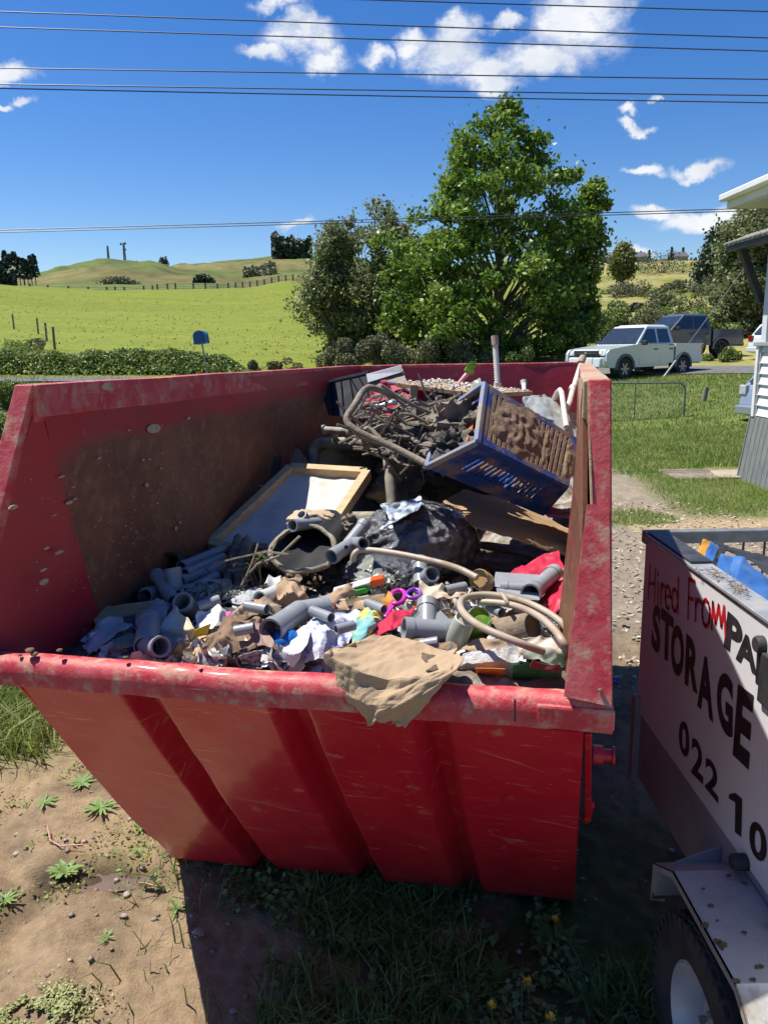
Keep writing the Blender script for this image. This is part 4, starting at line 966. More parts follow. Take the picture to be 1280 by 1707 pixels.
# ------------------------------------------------------------------ trailer
PX = .93
trailer = thing('cage_trailer', 'galvanised hire trailer with white painted sign board side parked right of the skip', 'trailer', (1.5, 1.6, 0))
m_board = mat('white_board', (.70, .70, .71), (.64, .64, .66), scale=2, rough=.42, bump=.04, dirt=((.40, .38, .36), 9, .70, .86))
m_boardg = mat('grey_kickboard', (.25, .25, .26), (.30, .29, .30), scale=5, rough=.5, dirt=((.22, .18, .14), 9, .6, .8))
m_galv = mat('galvanised_sheet', (.42, .44, .45), (.52, .54, .54), scale=7, rough=.42, metal=.55, bump=.1, bscale=12, dirt=((.32, .26, .2), 7, .50, .72))
Y0, Y1 = 2.66, .35
def pan(y0, z0, y1, z1, name, m, dx=0, th=.02): return MB().box((PX+dx+th/2, (y0+y1)/2, (z0+z1)/2), (th, abs(y1-y0), abs(z1-z0))).build(name, m, trailer, bevel=.002, world=True)
pan(Y0, .655, Y1, 1.312, 'sign_board', m_board)
pan(Y0-.02, .40, Y1, .652, 'kick_board', m_boardg, .004, .02)
# top angle
MB().box((PX+.03, (Y0+Y1)/2, 1.328), (.075, Y0-Y1, .010)).build('top_angle', m_galv, trailer, bevel=.002, world=True)
MB().box((PX+.034, 2.46, 1.338), (.066, .40, .006)).build('top_tape', mat('black_tape', (.03, .03, .035), (.06, .06, .07), scale=20, rough=.5), trailer, bevel=.001, world=True)
pf, pe = at(1078, 886, 2.66), at(1300, 893, 2.66)
MB().box((1.85, 2.66, 1.318), (1.86, .04, .045)).build('end_rail', m_gal, trailer, bevel=.004, world=True)
b = MB()
for k in range(24): x = .98+k*.076; b.bar((x, 2.67, .45), (x, 2.67, 1.30), .006, .006)
for k in range(10): z = .50+k*.076+.02; b.bar((.96, 2.676, z), (2.75, 2.676, z), .006, .006)
b.build('end_mesh', mat('rusty_mesh', (.11, .085, .075), (.17, .11, .08), scale=30, rough=.8), trailer, world=True)['kind'] = 'stuff'
MB().box((1.85, 1.5, .43), (1.8, 2.3, .04)).build('deck', m_galv, trailer, world=True)
MB().box((2.75, 1.5, .86), (.02, 2.3, .88)).build('far_side', m_galv, trailer, world=True)
MB().box((PX+.0, 2.64, .55), (.04, .04, .34)).build('corner_post', m_boardg, trailer, bevel=.003, world=True)
MB().box((1.2, 1.5, .34), (.06, 2.4, .10)).build('chassis_rail', m_galv, trailer, world=True)
# latches / bolt boxes
m_rub = mat('black_rubber', (.018, .018, .02), (.03, .03, .032), scale=15, rough=.7, bump=.2)
c = at(1238, 1437, 1.775); MB().lathe([(0, .04), (.016, .04), (.022, .034), (.022, 0), (0, 0)], (PX, c.y, c.z), (-1, 0, 0), 16).build('end_stop', m_rub, trailer, True, world=True)
c = at(1278, 1065, 1.735)
MB().lathe([(0, .02), (.018, .02), (.022, .014), (.022, 0)], (PX, 1.79, 1.262), (-1, 0, 0), 18).build('hinge_bolt', m_rub, trailer, True, world=True)
MB().box((PX-.006, 1.725, 1.185), (.014, .10, .13)).build('hinge_plate', m_rub, trailer, bevel=.004, world=True)
# mudguard
zg = .628
A0 = on(1127, 1452, zg); A1 = on(1216, 1640, zg-.0); gy0, gy1 = A0.y, A1.y; gx = (A0.x+A1.x)/2
th = .004
F0 = on(1078, 1480, .56); F1 = on(1070, 1567, .46)
P = [(gy0+.14, zg-.175), (gy0+.135, zg-.075), (gy0, zg), (gy1, zg), (gy1-.14, zg-.085), (gy1-.17, zg-.25)]
b = MB()
for (ya, za), (yb, zb_) in zip(P[:-1], P[1:]): b.hexa([V_((gx, ya, za)), V_((PX, ya, za)), V_((PX, yb, zb_)), V_((gx, yb, zb_))], [V_((gx, ya, za-th)), V_((PX, ya, za-th)), V_((PX, yb, zb_-th)), V_((gx, yb, zb_-th))])
b.build('mudguard', m_galv, trailer, world=True)
b = MB()
for (ya, za), (yb, zb_) in zip(P[:-1], P[1:]): b.hexa([V_((gx, ya, za)), V_((gx+.004, ya, za)), V_((gx+.004, yb, zb_)), V_((gx, yb, zb_))], [V_((gx, ya, za-.022)), V_((gx+.004, ya, za-.022)), V_((gx+.004, yb, zb_-.022)), V_((gx, yb, zb_-.022))])
b.build('mudguard_lip', m_galv, trailer, world=True)
MB().poly([V_((gx+.01, y_, z_)) for y_, z_ in ((P[0][0], P[0][1]), (P[1][0], P[1][1]), (P[2][0], P[2][1]-.005), (P[2][0]-.02, P[2][1]-.12))], (.0, 0, 0.0001)) if False else None
MB().hexa([V_((gx+.006, P[0][0]-.01, P[0][1])), V_((PX-.002, P[0][0]-.01, P[0][1])), V_((PX-.002, P[0][0]-.01, zg-.02)), V_((gx+.006, P[0][0]-.01, zg-.09))],
          [V_((gx+.006, P[0][0]-.014, P[0][1])), V_((PX-.002, P[0][0]-.014, P[0][1])), V_((PX-.002, P[0][0]-.014, zg-.02)), V_((gx+.006, P[0][0]-.014, zg-.09))]).build('mudguard_end', m_galv, trailer, world=True)
b = MB()
for px, py, s in ((1175, 1543, .016), (1204, 1575, .020), (1196, 1571, .014), (1184, 1510, .009), (1213, 1460, .008), (1240, 1473, .009), (1195, 1535, .004), (1264, 1612, .012), (1226, 1636, .012), (1240, 1555, .008), (1254, 1633, .008), (1172, 1482, .005)):
    c = on(px, py, zg+.001)
    s *= .75; pts = [c+V_((math.cos(a)*s*random.uniform(.4, 1.4), math.sin(a)*s*random.uniform(.3, 1.2), 0)) for a in np.linspace(0, 6.28, 11)[:-1]]; b.poly(pts, (0, 0, .003))
b.build('mud_spots', MATS['dark_mud'], trailer, world=True)['kind'] = 'stuff'
# wheel
wx, wy, wr = gx+.075, (gy0+gy1)/2+.0, .285
m_tyre = mat('tyre_rubber', (.022, .022, .024), (.045, .042, .04), scale=14, rough=.8, bump=.3, bscale=60)
b = MB().lathe([(.175, -.055), (.19, -.075), (.25, -.08), (.275, -.068), (.285, -.05), (.285, .05), (.275, .068), (.25, .08), (.19, .075), (.175, .055)], (wx, wy, wr), (1, 0, 0), 48)
ty = b.build('tyre', m_tyre, trailer, True, world=True)
b = MB()
for k in range(44):
    a = k*2*math.pi/44
    for sx in (-.052, -.018, .018, .052):
        c = V_((wx+sx, wy+math.cos(a)*.287, wr+math.sin(a)*.287)); rot = Matrix.Rotation(a, 3, 'X'); b.box(c, (.026, .010, .030), rot)
    c = V_((wx-.072, wy+math.cos(a)*.268, wr+math.sin(a)*.268)); b.box(c, (.010, .03, .022), Matrix.Rotation(a, 3, 'X'))
b.build('tread_blocks', m_tyre, trailer, world=True)['kind'] = 'stuff'
b = MB().lathe([(.176, -.060), (.168, -.064), (.160, -.050), (.150, -.02), (.145, .03), (.10, .035), (.095, -.005), (.045, -.015), (.035, -.03), (0, -.03)], (wx, wy, wr), (1, 0, 0), 40)
b.build('wheel_rim', mat('white_steel_rim', (.55, .56, .57), (.45, .45, .46), scale=8, rough=.4, metal=.2, dirt=((.2, .16, .12), 12, .6, .8)), trailer, True, world=True)
for k in range(5):
    a = k*1.257; MB().lathe([(0, -.018), (.009, -.018), (.010, 0)], (wx-.012, wy+math.cos(a)*.06, wr+math.sin(a)*.06), (1, 0, 0), 6).build('wheel_nut', m_gal, trailer, world=True)
# lettering: flat vinyl / paint on the board
m_blk = mat('black_vinyl', (.015, .014, .016), (.03, .028, .03), scale=30, rough=.45); m_rdv = mat('red_vinyl', (.55, .008, .02), (.5, .01, .02), rough=.4)
def quadmap(pts, quad):     # quad: (tl, tr, br, bl) as image points on the board
    Q = []
    for (px, py) in quad:
        d = ray(px, py); t_ = PX/d.x; Q.append(d*t_+V_((0, 0, CAMH)))
    return [bil(Q[3], Q[2], Q[1], Q[0], u, v) for u, v in pts]
def letters(txt, quad, m, name, bold=.03, lift=.0015):
    cu = bpy.data.curves.new('t', 'FONT'); cu.body = txt; cu.offset = bold; cu.resolution_u = 4; cu.size = 1
    ob = bpy.data.objects.new('t', cu); col.objects.link(ob); dg = bpy.context.evaluated_depsgraph_get(); me = bpy.data.meshes.new_from_object(ob.evaluated_get(dg))
    V = [v.co.copy() for v in me.vertices]; F = [tuple(p.vertices) for p in me.polygons]; col.objects.unlink(ob); bpy.data.objects.remove(ob)
    x0, x1 = min(v.x for v in V), max(v.x for v in V); y0, y1 = min(v.y for v in V), max(v.y for v in V)
    W_ = quadmap([((v.x-x0)/(x1-x0), (v.y-y0)/(y1-y0)) for v in V], quad); W_ = [w+V_((-lift, 0, 0)) for w in W_]
    MB().add(W_, F).build(name, m, trailer, world=True)
for ch, quad in (('S', ((1089, 1006), (1101, 1010), (1100, 1095), (1085, 1078))), ('T', ((1102, 1012), (1123, 1030), (1121, 1107), (1100, 1095))), ('O', ((1120, 1035), (1141, 1050), (1139, 1135), (1117, 1118))), ('R', ((1144, 1055), (1166, 1078), (1163, 1158), (1141, 1140))),
                 ('A', ((1164, 1085), (1190, 1105), (1189, 1205), (1162, 1176))), ('G', ((1196, 1112), (1222, 1132), (1221, 1238), (1194, 1204))), ('E', ((1230, 1140), (1257, 1160), (1248, 1284), (1221, 1258))),
                 ('P', ((1213, 1018), (1238, 1040), (1236, 1102), (1206, 1078))), ('A', ((1230, 1046), (1262, 1072), (1262, 1128), (1226, 1098))), ('R', ((1262, 1078), (1300, 1108), (1298, 1170), (1259, 1138))),
                 ('0', ((1132, 1198), (1149, 1208), (1149, 1270), (1131, 1250))), ('2', ((1153, 1224), (1172, 1246), (1172, 1308), (1152, 1288))), ('2', ((1176, 1258), (1198, 1282), (1197, 1340), (1175, 1312))),
                 ('1', ((1214, 1312), (1237, 1332), (1236, 1396), (1216, 1380))), ('0', ((1250, 1360), (1279, 1386), (1277, 1446), (1248, 1420))), ('5', ((1284, 1392), (1310, 1420), (1308, 1480), (1282, 1452)))):
    if ch != '1': letters(ch, quad, m_blk, 'letter', .045 if ch.isalpha() else .03)
    else: MB().add([w_+V_((-.0015, 0, 0)) for w_ in quadmap([(.0, .72), (.05, .84), (.5, 1), (1, 1), (.98, 0), (.45, 0), (.5, .76)], quad)], [tuple(range(7))]).build('letter', m_blk, trailer, world=True)
def stroke(paths, quad, w=.012):
    b = MB()
    for P in paths:
        Q = quadmap(P, quad)
        for a, c in zip(Q[:-1], Q[1:]):
            d = (c-a).normalized(); n = d.cross(V_((1, 0, 0)))*w/2; o = V_((-.002, 0, 0)); e = d*w*.35
            b.add([a-n-e+o, c-n+e+o, c+n+e+o, a+n-e+o], [(0, 1, 2, 3)])
    b.build('letter', m_rdv, trailer, world=True)
arc = lambda cx, cy, rx, ry, a0, a1, n=8: [(cx+rx*math.cos(a0+(a1-a0)*k/n), cy+ry*math.sin(a0+(a1-a0)*k/n)) for k in range(n+1)]
G = {'H': [[(.05, 0), (.1, 1)], [(.9, 0), (.95, 1)], [(.08, .45), (.9, .55)]], 'i': [[(.5, 0), (.5, .62)], [(.5, .85), (.5, .92)]], 'r': [[(.2, 0), (.2, .65)], [(.2, .45), (.5, .65), (.9, .6)]],
     'e': [[(.12, .32), (.85, .4)]+arc(.5, .33, .38, .32, .2, 5.4)], 'd': [arc(.42, .32, .36, .32, .3, 5.9), [(.85, 0), (.85, 1)]], 'F': [[(.15, 0), (.2, 1), (.9, 1)], [(.18, .52), (.75, .52)]],
     'o': [arc(.5, .34, .42, .34, 0, 6.28, 12)], 'm': [[(.02, 0), (.1, .72), (.28, .2), (.5, .72), (.68, .2), (.86, .76), (.98, 0)]]}
for ch, quad in (('H', ((1083, 941), (1093, 948), (1092, 1004), (1080, 998))), ('i', ((1094, 948), (1100, 951), (1100, 1007), (1094, 1004))), ('r', ((1101, 953), (1110, 958), (1109, 1010), (1100, 1007))), ('e', ((1108, 953), (1120, 960), (1119, 1019), (1107, 1012))),
                 ('d', ((1120, 958), (1133, 964), (1132, 1022), (1119, 1017))), ('F', ((1146, 964), (1160, 970), (1158, 1034), (1145, 1030))), ('r', ((1158, 977), (1171, 984), (1169, 1038), (1157, 1034))), ('o', ((1170, 974), (1186, 984), (1184, 1048), (1169, 1040))),
                 ('m', ((1186, 985), (1211, 998), (1210, 1060), (1186, 1048)))): stroke(G[ch], quad)
# dry twigs on the top angle
for px, py, lab in ((1193, 972, 'small clump of dry grass seed on the sign board\'s top edge, farther one'), (1229, 998, 'clump of dry grass on the sign board\'s top edge, nearer one')):
    d = ray(px, py); c = d*((PX+.02)/d.x)+V_((0, 0, CAMH)); b = MB()
    for k in range(34):
        a = V_((random.gauss(0, .012), random.gauss(0, .035), random.uniform(0, .012))); e = V_((random.uniform(-1, 1), random.uniform(-1, 1), random.uniform(-.1, .4))).normalized()*random.uniform(.012, .035); b.bar(V_((c.x, c.y, 1.336))+a, V_((c.x, c.y, 1.336))+a+e, .0014, .0014)
    tag(b.build('dry_grass_clump', mat('straw', (.33, .24, .15), (.22, .15, .1), scale=40, rough=.9)), lab, 'dry grass')
# load: blue panels and black strap in the cage
m_tarp = mat('blue_tarp', (.035, .12, .34), (.05, .16, .42), scale=4, rough=.4, dirt=((.2, .2, .2), 9, .6, .85), bump=.15)
m_tarpd = mat('navy_fabric', (.02, .035, .09), (.03, .05, .12), scale=6, rough=.6)
def px_sheet(rows, Ys, name, m, lab, cat, res=14, amp=.006, th=.003, group=None, sd=0, parent=None, plain=False):
    """a sheet given by rows of control points (image x, y, depth); bilinear patches + crumple"""
    nr = len(rows); nc = len(rows[0]); G_ = [[at(*p) for p in r_] for r_ in rows]
    def f(u, v):
        a = min(u*(nc-1), nc-1.0001); c = min(v*(nr-1), nr-1.0001); i, j = int(a), int(c); a -= i; c -= j
        if not plain: a2 = a*a*(3-2*a)*.4+a*.6; c2 = c*c*(3-2*c)*.4+c*.6
        else: a2, c2 = a, c
        p = bil(G_[j][i], G_[j][i+1], G_[j+1][i+1], G_[j+1][i], a2, c2); q = p*9+V_((sd, 0, sd*.3))
        rg = (.5-abs(N3(q*1.3+V_((2, 2, 2)))*2.2))*amp*1.3+(.4-abs(N3(q*3.1+V_((7, 2, 2)))*2.2))*amp*.6
        w = V_((N3(q), N3(q+V_((5, 1, 2))), N3(q+V_((9, 3, 7)))))*amp+V_((N3(q*4), N3(q*4+V_((3, 3, 3))), N3(q*4+V_((8, 1, 0)))))*amp*.45+V_((rg*.3, -rg*.5, rg))
        return p+w
    b = MB().grid(f, res*(nc-1), res*(nr-1), th); o = b.build(name, m, parent, smooth=not plain, world=parent is not None)
    return tag(o, lab, cat, group) if parent is None else o
px_sheet([[(1168, 900, 2.45), (1184, 905, 2.45)], [(1158, 935, 2.35), (1168, 945, 2.30)]], 0, 'cloth_edge', mat('orange_fabric', (.55, .25, .03), (.6, .3, .04), rough=.6), 'orange edged fabric sticking up inside the trailer cage', 'fabric')
px_sheet([[(1182, 903, 2.42), (1196, 912, 2.40)], [(1166, 945, 2.28), (1184, 962, 2.22)]], 0, 'tarp', m_tarp, 'narrow blue tarpaulin fold beside the orange edge in the cage', 'tarpaulin', sd=3)
px_sheet([[(1196, 912, 2.40), (1214, 908, 2.42)], [(1178, 955, 2.20), (1186, 965, 2.18)]], 0, 'strap', m_rub, 'black strap looped between the blue folds in the cage', 'strap', sd=5)
px_sheet([[(1198, 922, 2.32), (1222, 930, 2.30)], [(1184, 968, 2.15), (1210, 985, 2.08)]], 0, 'tarp', m_tarp, 'second blue tarpaulin fold in the cage', 'tarpaulin', sd=8)
px_sheet([[(1220, 928, 2.28), (1236, 930, 2.26), (1300, 985, 2.1)], [(1214, 985, 2.05), (1216, 990, 2.0), (1300, 1050, 1.82)]], 0, 'tarp', m_tarp, 'broad blue tarpaulin nearest the viewer in the trailer', 'tarpaulin', sd=12)
px_sheet([[(1190, 902, 2.5), (1240, 918, 2.5), (1310, 940, 2.4)], [(1200, 912, 2.42), (1250, 935, 2.35), (1310, 985, 2.12)]], 0, 'rubber_mat', mat('dark_mat', (.03, .03, .035), (.05, .05, .055), rough=.35), 'dark folded mat lying across the blue tarpaulins', 'mat', sd=15)
px_sheet([[(1196, 960, 2.25), (1222, 940, 2.27)], [(1212, 1000, 2.1), (1222, 990, 2.08)]], 0, 'tarp', m_tarpd, 'dark navy fold between the blue tarpaulins', 'tarpaulin', sd=19)

# ------------------------------------------------------------------ house
m_wb = mat('white_weatherboard', (.74, .74, .72), (.68, .68, .66), scale=3, rough=.6, dirt=((.4, .38, .34), 14, .68, .8))
m_trim = mat('grey_trim', (.28, .30, .31), (.34, .36, .36), scale=5, rough=.6)
m_base = mat('grey_baseboard', (.14, .15, .145), (.19, .20, .19), scale=6, rough=.8, stretch=(4, 4, .6))
house = thing('house', 'white weatherboard house corner with grey base boards at the right edge', 'house', (5.8, 10.4, 0))
hx, hy = 5.34, 11.16
MB().box((hx+2.0, hy-2.2, 2.3), (3.9, 4.3, 2.9)).build('wall', m_trim, house, world=True)
for k in range(9):
    z = .93+k*.147; MB().hexa([V_((hx-.006, hy-4.3, z)), V_((hx+.046, hy-4.3, z)), V_((hx+.046, hy-.075, z)), V_((hx-.006, hy-.075, z))], [V_((hx+.026, hy-4.3, z+.142)), V_((hx+.046, hy-4.3, z+.142)), V_((hx+.046, hy-.075, z+.142)), V_((hx+.026, hy-.075, z+.142))]).build('weatherboard', m_wb, house, world=True) if k < 7 else None
MB().box((hx-.004, hy-.035, 1.41), (.045, .075, 1.0)).build('corner_board', m_wb, house, bevel=.004, world=True)
MB().box((hx+.01, hy-.10, 1.41), (.03, .03, 1.0)).build('shade_strip', m_trim, house, bevel=.004, world=True)  # grey strip standing for the shade beside the corner board
MB().box((hx+.03, hy-2.2, 1.93), (.16, 4.5, .055)).build('sill', m_trim, house, bevel=.006, world=True)
MB().box((hx+.06, hy-.13, 2.55), (.12, .14, 1.2)).build('porch_post', mat('pale_post', (.62, .64, .68), (.58, .6, .64), rough=.6), house, bevel=.006, world=True)
for k in range(16):
    y = hy+.02-k*.135; MB().hexa([V_((hx-.14, y-.125, -.05)), V_((hx-.11, y-.125, -.05)), V_((hx-.11, y, -.05)), V_((hx-.14, y, -.05))], [V_((hx-.01, y-.125, .915)), V_((hx+.02, y-.125, .915)), V_((hx+.02, y, .915)), V_((hx-.01, y, .915))]).build('base_board', m_base, house, world=True)
MB().hexa([V_((hx-.15, hy+.05, -.05)), V_((hx+3, hy+.05, -.05)), V_((hx+3, hy+.02, -.05)), V_((hx-.15, hy+.02, -.05))][::-1], [V_((hx-.02, hy+.05, .915)), V_((hx+3, hy+.05, .915)), V_((hx+3, hy+.02, .915)), V_((hx-.02, hy+.02, .915))][::-1]).build('base_end', m_base, house, world=True)
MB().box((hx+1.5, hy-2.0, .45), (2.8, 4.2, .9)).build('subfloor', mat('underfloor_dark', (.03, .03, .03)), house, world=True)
ez = 4.05; exl = 5.0; ye = 12.05
MB().box((exl+.06, ye-2.6, ez-.02), (.12, 5.2, .10)).build('gutter', mat('white_gutter', (.76, .76, .74), (.7, .7, .68), rough=.45), house, bevel=.02, world=True)
MB().box((exl+.14, ye-2.6, ez-.09), (.03, 5.16, .17)).build('fascia', m_wb, house, world=True)
MB().hexa([V_((exl+.08, ye, ez-.01)), V_((exl+3, ye, ez+1.0)), V_((exl+3, ye-5.2, ez+1.0)), V_((exl+.08, ye-5.2, ez-.01))][::-1], [V_((exl+.08, ye, ez+.05)), V_((exl+3, ye, ez+1.06)), V_((exl+3, ye-5.2, ez+1.06)), V_((exl+.08, ye-5.2, ez+.05))][::-1]).build('roof', mat('pale_iron_roof', (.6, .61, .62), (.5, .51, .52), scale=3, rough=.4), house, world=True)
MB().poly([V_((exl+.16, ye-.02, ez-.17)), V_((exl+3, ye-.02, ez-.17)), V_((exl+3, ye-.02, ez+.98)), V_((exl+.16, ye-.02, ez+.02))], (0, -.03, 0)).build('gable_board', m_trim, house, world=True)
MB().box((exl+1.6, ye-2.6, ez-.165), (2.9, 5.1, .02)).build('soffit', mat('soffit_board', (.6, .6, .57), (.55, .55, .52), rough=.6), house, world=True)
# window hood below the eave
m_hood = mat('shingle_hood', (.34, .32, .29), (.22, .21, .2), scale=12, rough=.85, bump=.6); m_dk = mat('dark_timber', (.03, .03, .035), (.05, .05, .055), scale=9, rough=.6)
hy0, hy1, hz = 11.55, 9.6, 3.29; hxl = 4.92
MB().hexa([V_((hxl, hy0, hz)), V_((hxl+1.0, hy0, hz+.36)), V_((hxl+1.0, hy1, hz+.36)), V_((hxl, hy1, hz))][::-1], [V_((hxl, hy0, hz+.03)), V_((hxl+1.0, hy0, hz+.39)), V_((hxl+1.0, hy1, hz+.39)), V_((hxl, hy1, hz+.03))][::-1]).build('window_hood', m_hood, house, world=True)
for k in range(14):
    y = hy0-.01-k*.14
    for j in range(3): MB().hexa([V_((hxl-.02+j*.3, y-.13, hz+.028+j*.108)), V_((hxl+.3+j*.3, y-.13, hz+.145+j*.108)), V_((hxl+.3+j*.3, y, hz+.145+j*.108)), V_((hxl-.02+j*.3, y, hz+.028+j*.108))][::-1], [V_((hxl-.02+j*.3, y-.13, hz+.048+j*.108)), V_((hxl+.3+j*.3, y-.13, hz+.15+j*.108)), V_((hxl+.3+j*.3, y, hz+.15+j*.108)), V_((hxl-.02+j*.3, y, hz+.048+j*.108))][::-1]).build('shingle', m_hood, house, world=True)
MB().box((hxl+.10, (hy0+hy1)/2, hz-.03), (.16, hy0-hy1-.1, .07)).build('hood_beam', m_dk, house, world=True)
for yy in (hy0-.25, hy0-1.3):
    MB().bar((hxl+.13, yy, hz-.02), (hx+.06, yy, hz-.78), .09, .10, (0, 1, 0)).build('hood_bracket', m_dk, house, world=True)

# ------------------------------------------------------------------ vehicles
m_gls = mat('tinted_glass', (.02, .028, .032), (.03, .038, .042), rough=.06, spec=.9, coat=.6)
m_blkp = mat('black_plastic', (.022, .024, .025), (.035, .036, .038), scale=12, rough=.6)
m_chr = mat('chrome', (.6, .6, .62), rough=.12, metal=1); m_lens = mat('head_lens', (.55, .58, .6), rough=.08, coat=.8); m_tail = mat('tail_lens', (.30, .01, .01), rough=.15, coat=.8)
m_alloy = mat('alloy_rim', (.30, .30, .31), (.36, .36, .37), rough=.35, metal=.8)
def wheel(parent, x, y, r, w, side, mrim):
    ty = MB().lathe([(r*.60, -w/2+.02), (r*.70, -w/2), (r*.93, -w/2+.005), (r, -w/2+.04), (r, w/2-.04), (r*.93, w/2-.005), (r*.70, w/2), (r*.60, w/2-.02)], (x, y, r), (0, side, 0), 30).build('tyre', m_tyre, parent, True)
    b = MB().lathe([(r*.62, w/2-.03), (r*.60, w/2-.015), (r*.56, w/2-.05), (r*.5, w/2-.09), (0, w/2-.09)], (x, y, r), (0, side, 0), 30)
    for k in range(6):
        a = k*math.pi/3; d = V_((math.cos(a), 0, math.sin(a))); b.bar(V_((x, y+side*(w/2-.045), r))+d*.05, V_((x, y+side*(w/2-.04), r))+d*r*.57, .07, .05, (0, 1, 0))
    b.lathe([(0, w/2-.01), (.07, w/2-.015), (.08, w/2-.06)], (x, y, r), (0, side, 0), 12)
    b.build('wheel_rim', mrim, parent)
def pickup(name, label, loc, rotz, paint, flare, mrim, bars=False):
    t = thing(name, label, 'pickup', loc, Euler((0, 0, rotz)))
    L, Wd = 5.1, 1.78; xf, xr = 1.62, -1.42; r = .36; zb = .42
    # side profile with wheel arches; x forward
    def arch(cx, z, R_=.45): return [(cx+R_*math.cos(a), z+R_*math.sin(a)) for a in np.linspace(math.pi, 0, 9)]
    front = [(2.42, .45), (2.52, .62), (2.50, .86), (2.38, .98), (1.25, 1.10), (.98, 1.13)]
    P = [(-.98, .42)]+[] ; 
    low = [(-.55, zb), (1.10, zb)]+[(x, max(z, zb)) for x, z in arch(xf, .36)][1:-1]+[(2.15, zb)]
    cabP = low+front+[(-.55, 1.12)]
    for s in (1, -1):
        MB().poly([V_((x, s*Wd/2, z)) for x, z in cabP][::s], (0, -s*.10, 0)).build('side_panel', paint, t, bevel=.02)
    MB().hexa([V_((.98, -.80, .95)), V_((2.46, -.72, .80)), V_((2.46, .72, .80)), V_((.98, .80, .95))], [V_((.98, -.80, 1.14)), V_((2.38, -.70, 1.00)), V_((2.38, .70, 1.00)), V_((.98, .80, 1.14))]).build('bonnet', paint, t, bevel=.04)
    MB().hexa([V_((.55, -.82, 1.08)), V_((1.15, -.80, 1.0)), V_((1.15, .80, 1.0)), V_((.55, .82, 1.08))], [V_((.55, -.82, 1.13)), V_((1.15, -.80, 1.12)), V_((1.15, .80, 1.12)), V_((.55, .82, 1.13))]).build('cowl', m_blkp, t)
    MB().box((.75, 0, .62), (3.0, Wd-.22, .42)).build('underbody', m_blkp, t)
    # cab
    B = [V_((-.92, -.86, 1.12)), V_((1.08, -.86, 1.12)), V_((1.08, .86, 1.12)), V_((-.92, .86, 1.12))]; T = [V_((-.80, -.68, 1.72)), V_((.36, -.68, 1.74)), V_((.36, .68, 1.74)), V_((-.80, .68, 1.72))]
    Bl = [V_((-.95, -.88, .50)), V_((1.0, -.88, .50)), V_((1.0, .88, .50)), V_((-.95, .88, .50))]
    MB().hexa([b_ for b_ in B], T).build('cab', paint, t, bevel=.035)
    MB().hexa([p+V_((0, 0, 0)) for p in [V_((-.78, -.64, 1.725)), V_((.30, -.64, 1.735)), V_((.30, .64, 1.735)), V_((-.78, .64, 1.725))]], [V_((-.70, -.56, 1.775)), V_((.20, -.56, 1.785)), V_((.20, .56, 1.785)), V_((-.70, .56, 1.775))]).build('roof', paint, t, bevel=.02)
    def side(x0, x1, z0, z1, s, o=.006):
        def pt(x, z):
            f = (z-1.12)/.61; y = lerp(.86, .68, f); return V_((x, s*(y+o), z))
        return pt
    for s in (1, -1):
        pt = side(0, 0, 0, 0, s)
        for (xa, xb, xc, xd) in ((-.72, -.10, -.10, -.66), (.0, .86, .40, .0)):
            q = [pt(xa, 1.18), pt(xb, 1.18), pt(xc, 1.64), pt(xd, 1.64)]; MB().poly(q[::s], (0, -s*.004, 0)).build('side_window', m_gls, t)
        for (xa, xb) in ((-.86, -.075), (-.055, .93)):
            d = MB().hexa([V_((xa, s*(Wd/2-.01), .50)), V_((xb, s*(Wd/2-.01), .50)), V_((xb, s*(Wd/2+.012), .50)), V_((xa, s*(Wd/2+.012), .50))], [V_((xa, s*(Wd/2-.01), 1.10)), V_((xb, s*(Wd/2-.01), 1.10)), V_((xb, s*(Wd/2-.006), 1.10)), V_((xa, s*(Wd/2-.006), 1.10))]).build('door', paint, t, bevel=.006)
            MB().box((xa+.16, s*(Wd/2+.02), .97), (.17, .03, .035)).build('handle', m_blkp, d, bevel=.005)
        mir = MB().box((.80, s*(Wd/2+.09), 1.19), (.10, .20, .15)).build('mirror', m_blkp, t, bevel=.03)
        for cx in (xf, xr):
            A_ = [V_((cx+.47*math.cos(a), s*(Wd/2+.03), .38+.47*math.sin(a))) for a in np.linspace(-.1, math.pi+.1, 13)]; A2 = [V_((cx+.385*math.cos(a), s*(Wd/2+.03), .38+.385*math.sin(a))) for a in np.linspace(-.1, math.pi+.1, 13)]
            b = MB()
            for k in range(12): b.hexa([A_[k], A_[k+1], A2[k+1], A2[k]], [q-V_((0, s*.10, 0)) for q in (A_[k], A_[k+1], A2[k+1], A2[k])])
            b.build('wheel_flare', flare, t)
            MB().lathe([(0, 0), (.40, 0), (.40, .3)], (cx, s*(Wd/2-.30), .40), (0, s, 0), 20).build('wheel_well', m_blkp, t)
            wheel(t, cx, s*(Wd/2-.11), r, .24, s, mrim)
        MB().poly([V_((2.30, s*.60, .80)), V_((2.47, s*.60, .80)), V_((2.40, s*.60, .95)), V_((2.10, s*.60, .98))][::s], (0, s*.285, 0)).build('headlight', m_lens, t, bevel=.02)
        MB().box((-2.46, s*(Wd/2-.07), .92), (.07, .16, .34)).build('tail_light', m_tail, t, bevel=.01)
        # tray side with arch
        tr = [(-2.48, .50)]+[(x, max(z, .50)) for x, z in arch(xr, .36)]+[(-.98, .50), (-.98, 1.14), (-2.50, 1.14)]
        MB().poly([V_((x, s*Wd/2, z)) for x, z in tr][::s], (0, -s*.08, 0)).build('tray_side', paint, t, bevel=.012)
        if bars: MB().tube([V_((-1.05, s*.68, 1.68)), V_((-1.35, s*.74, 1.50)), V_((-1.75, s*.78, 1.16))], .03, 8).build('sports_bar', m_blkp, t, True)
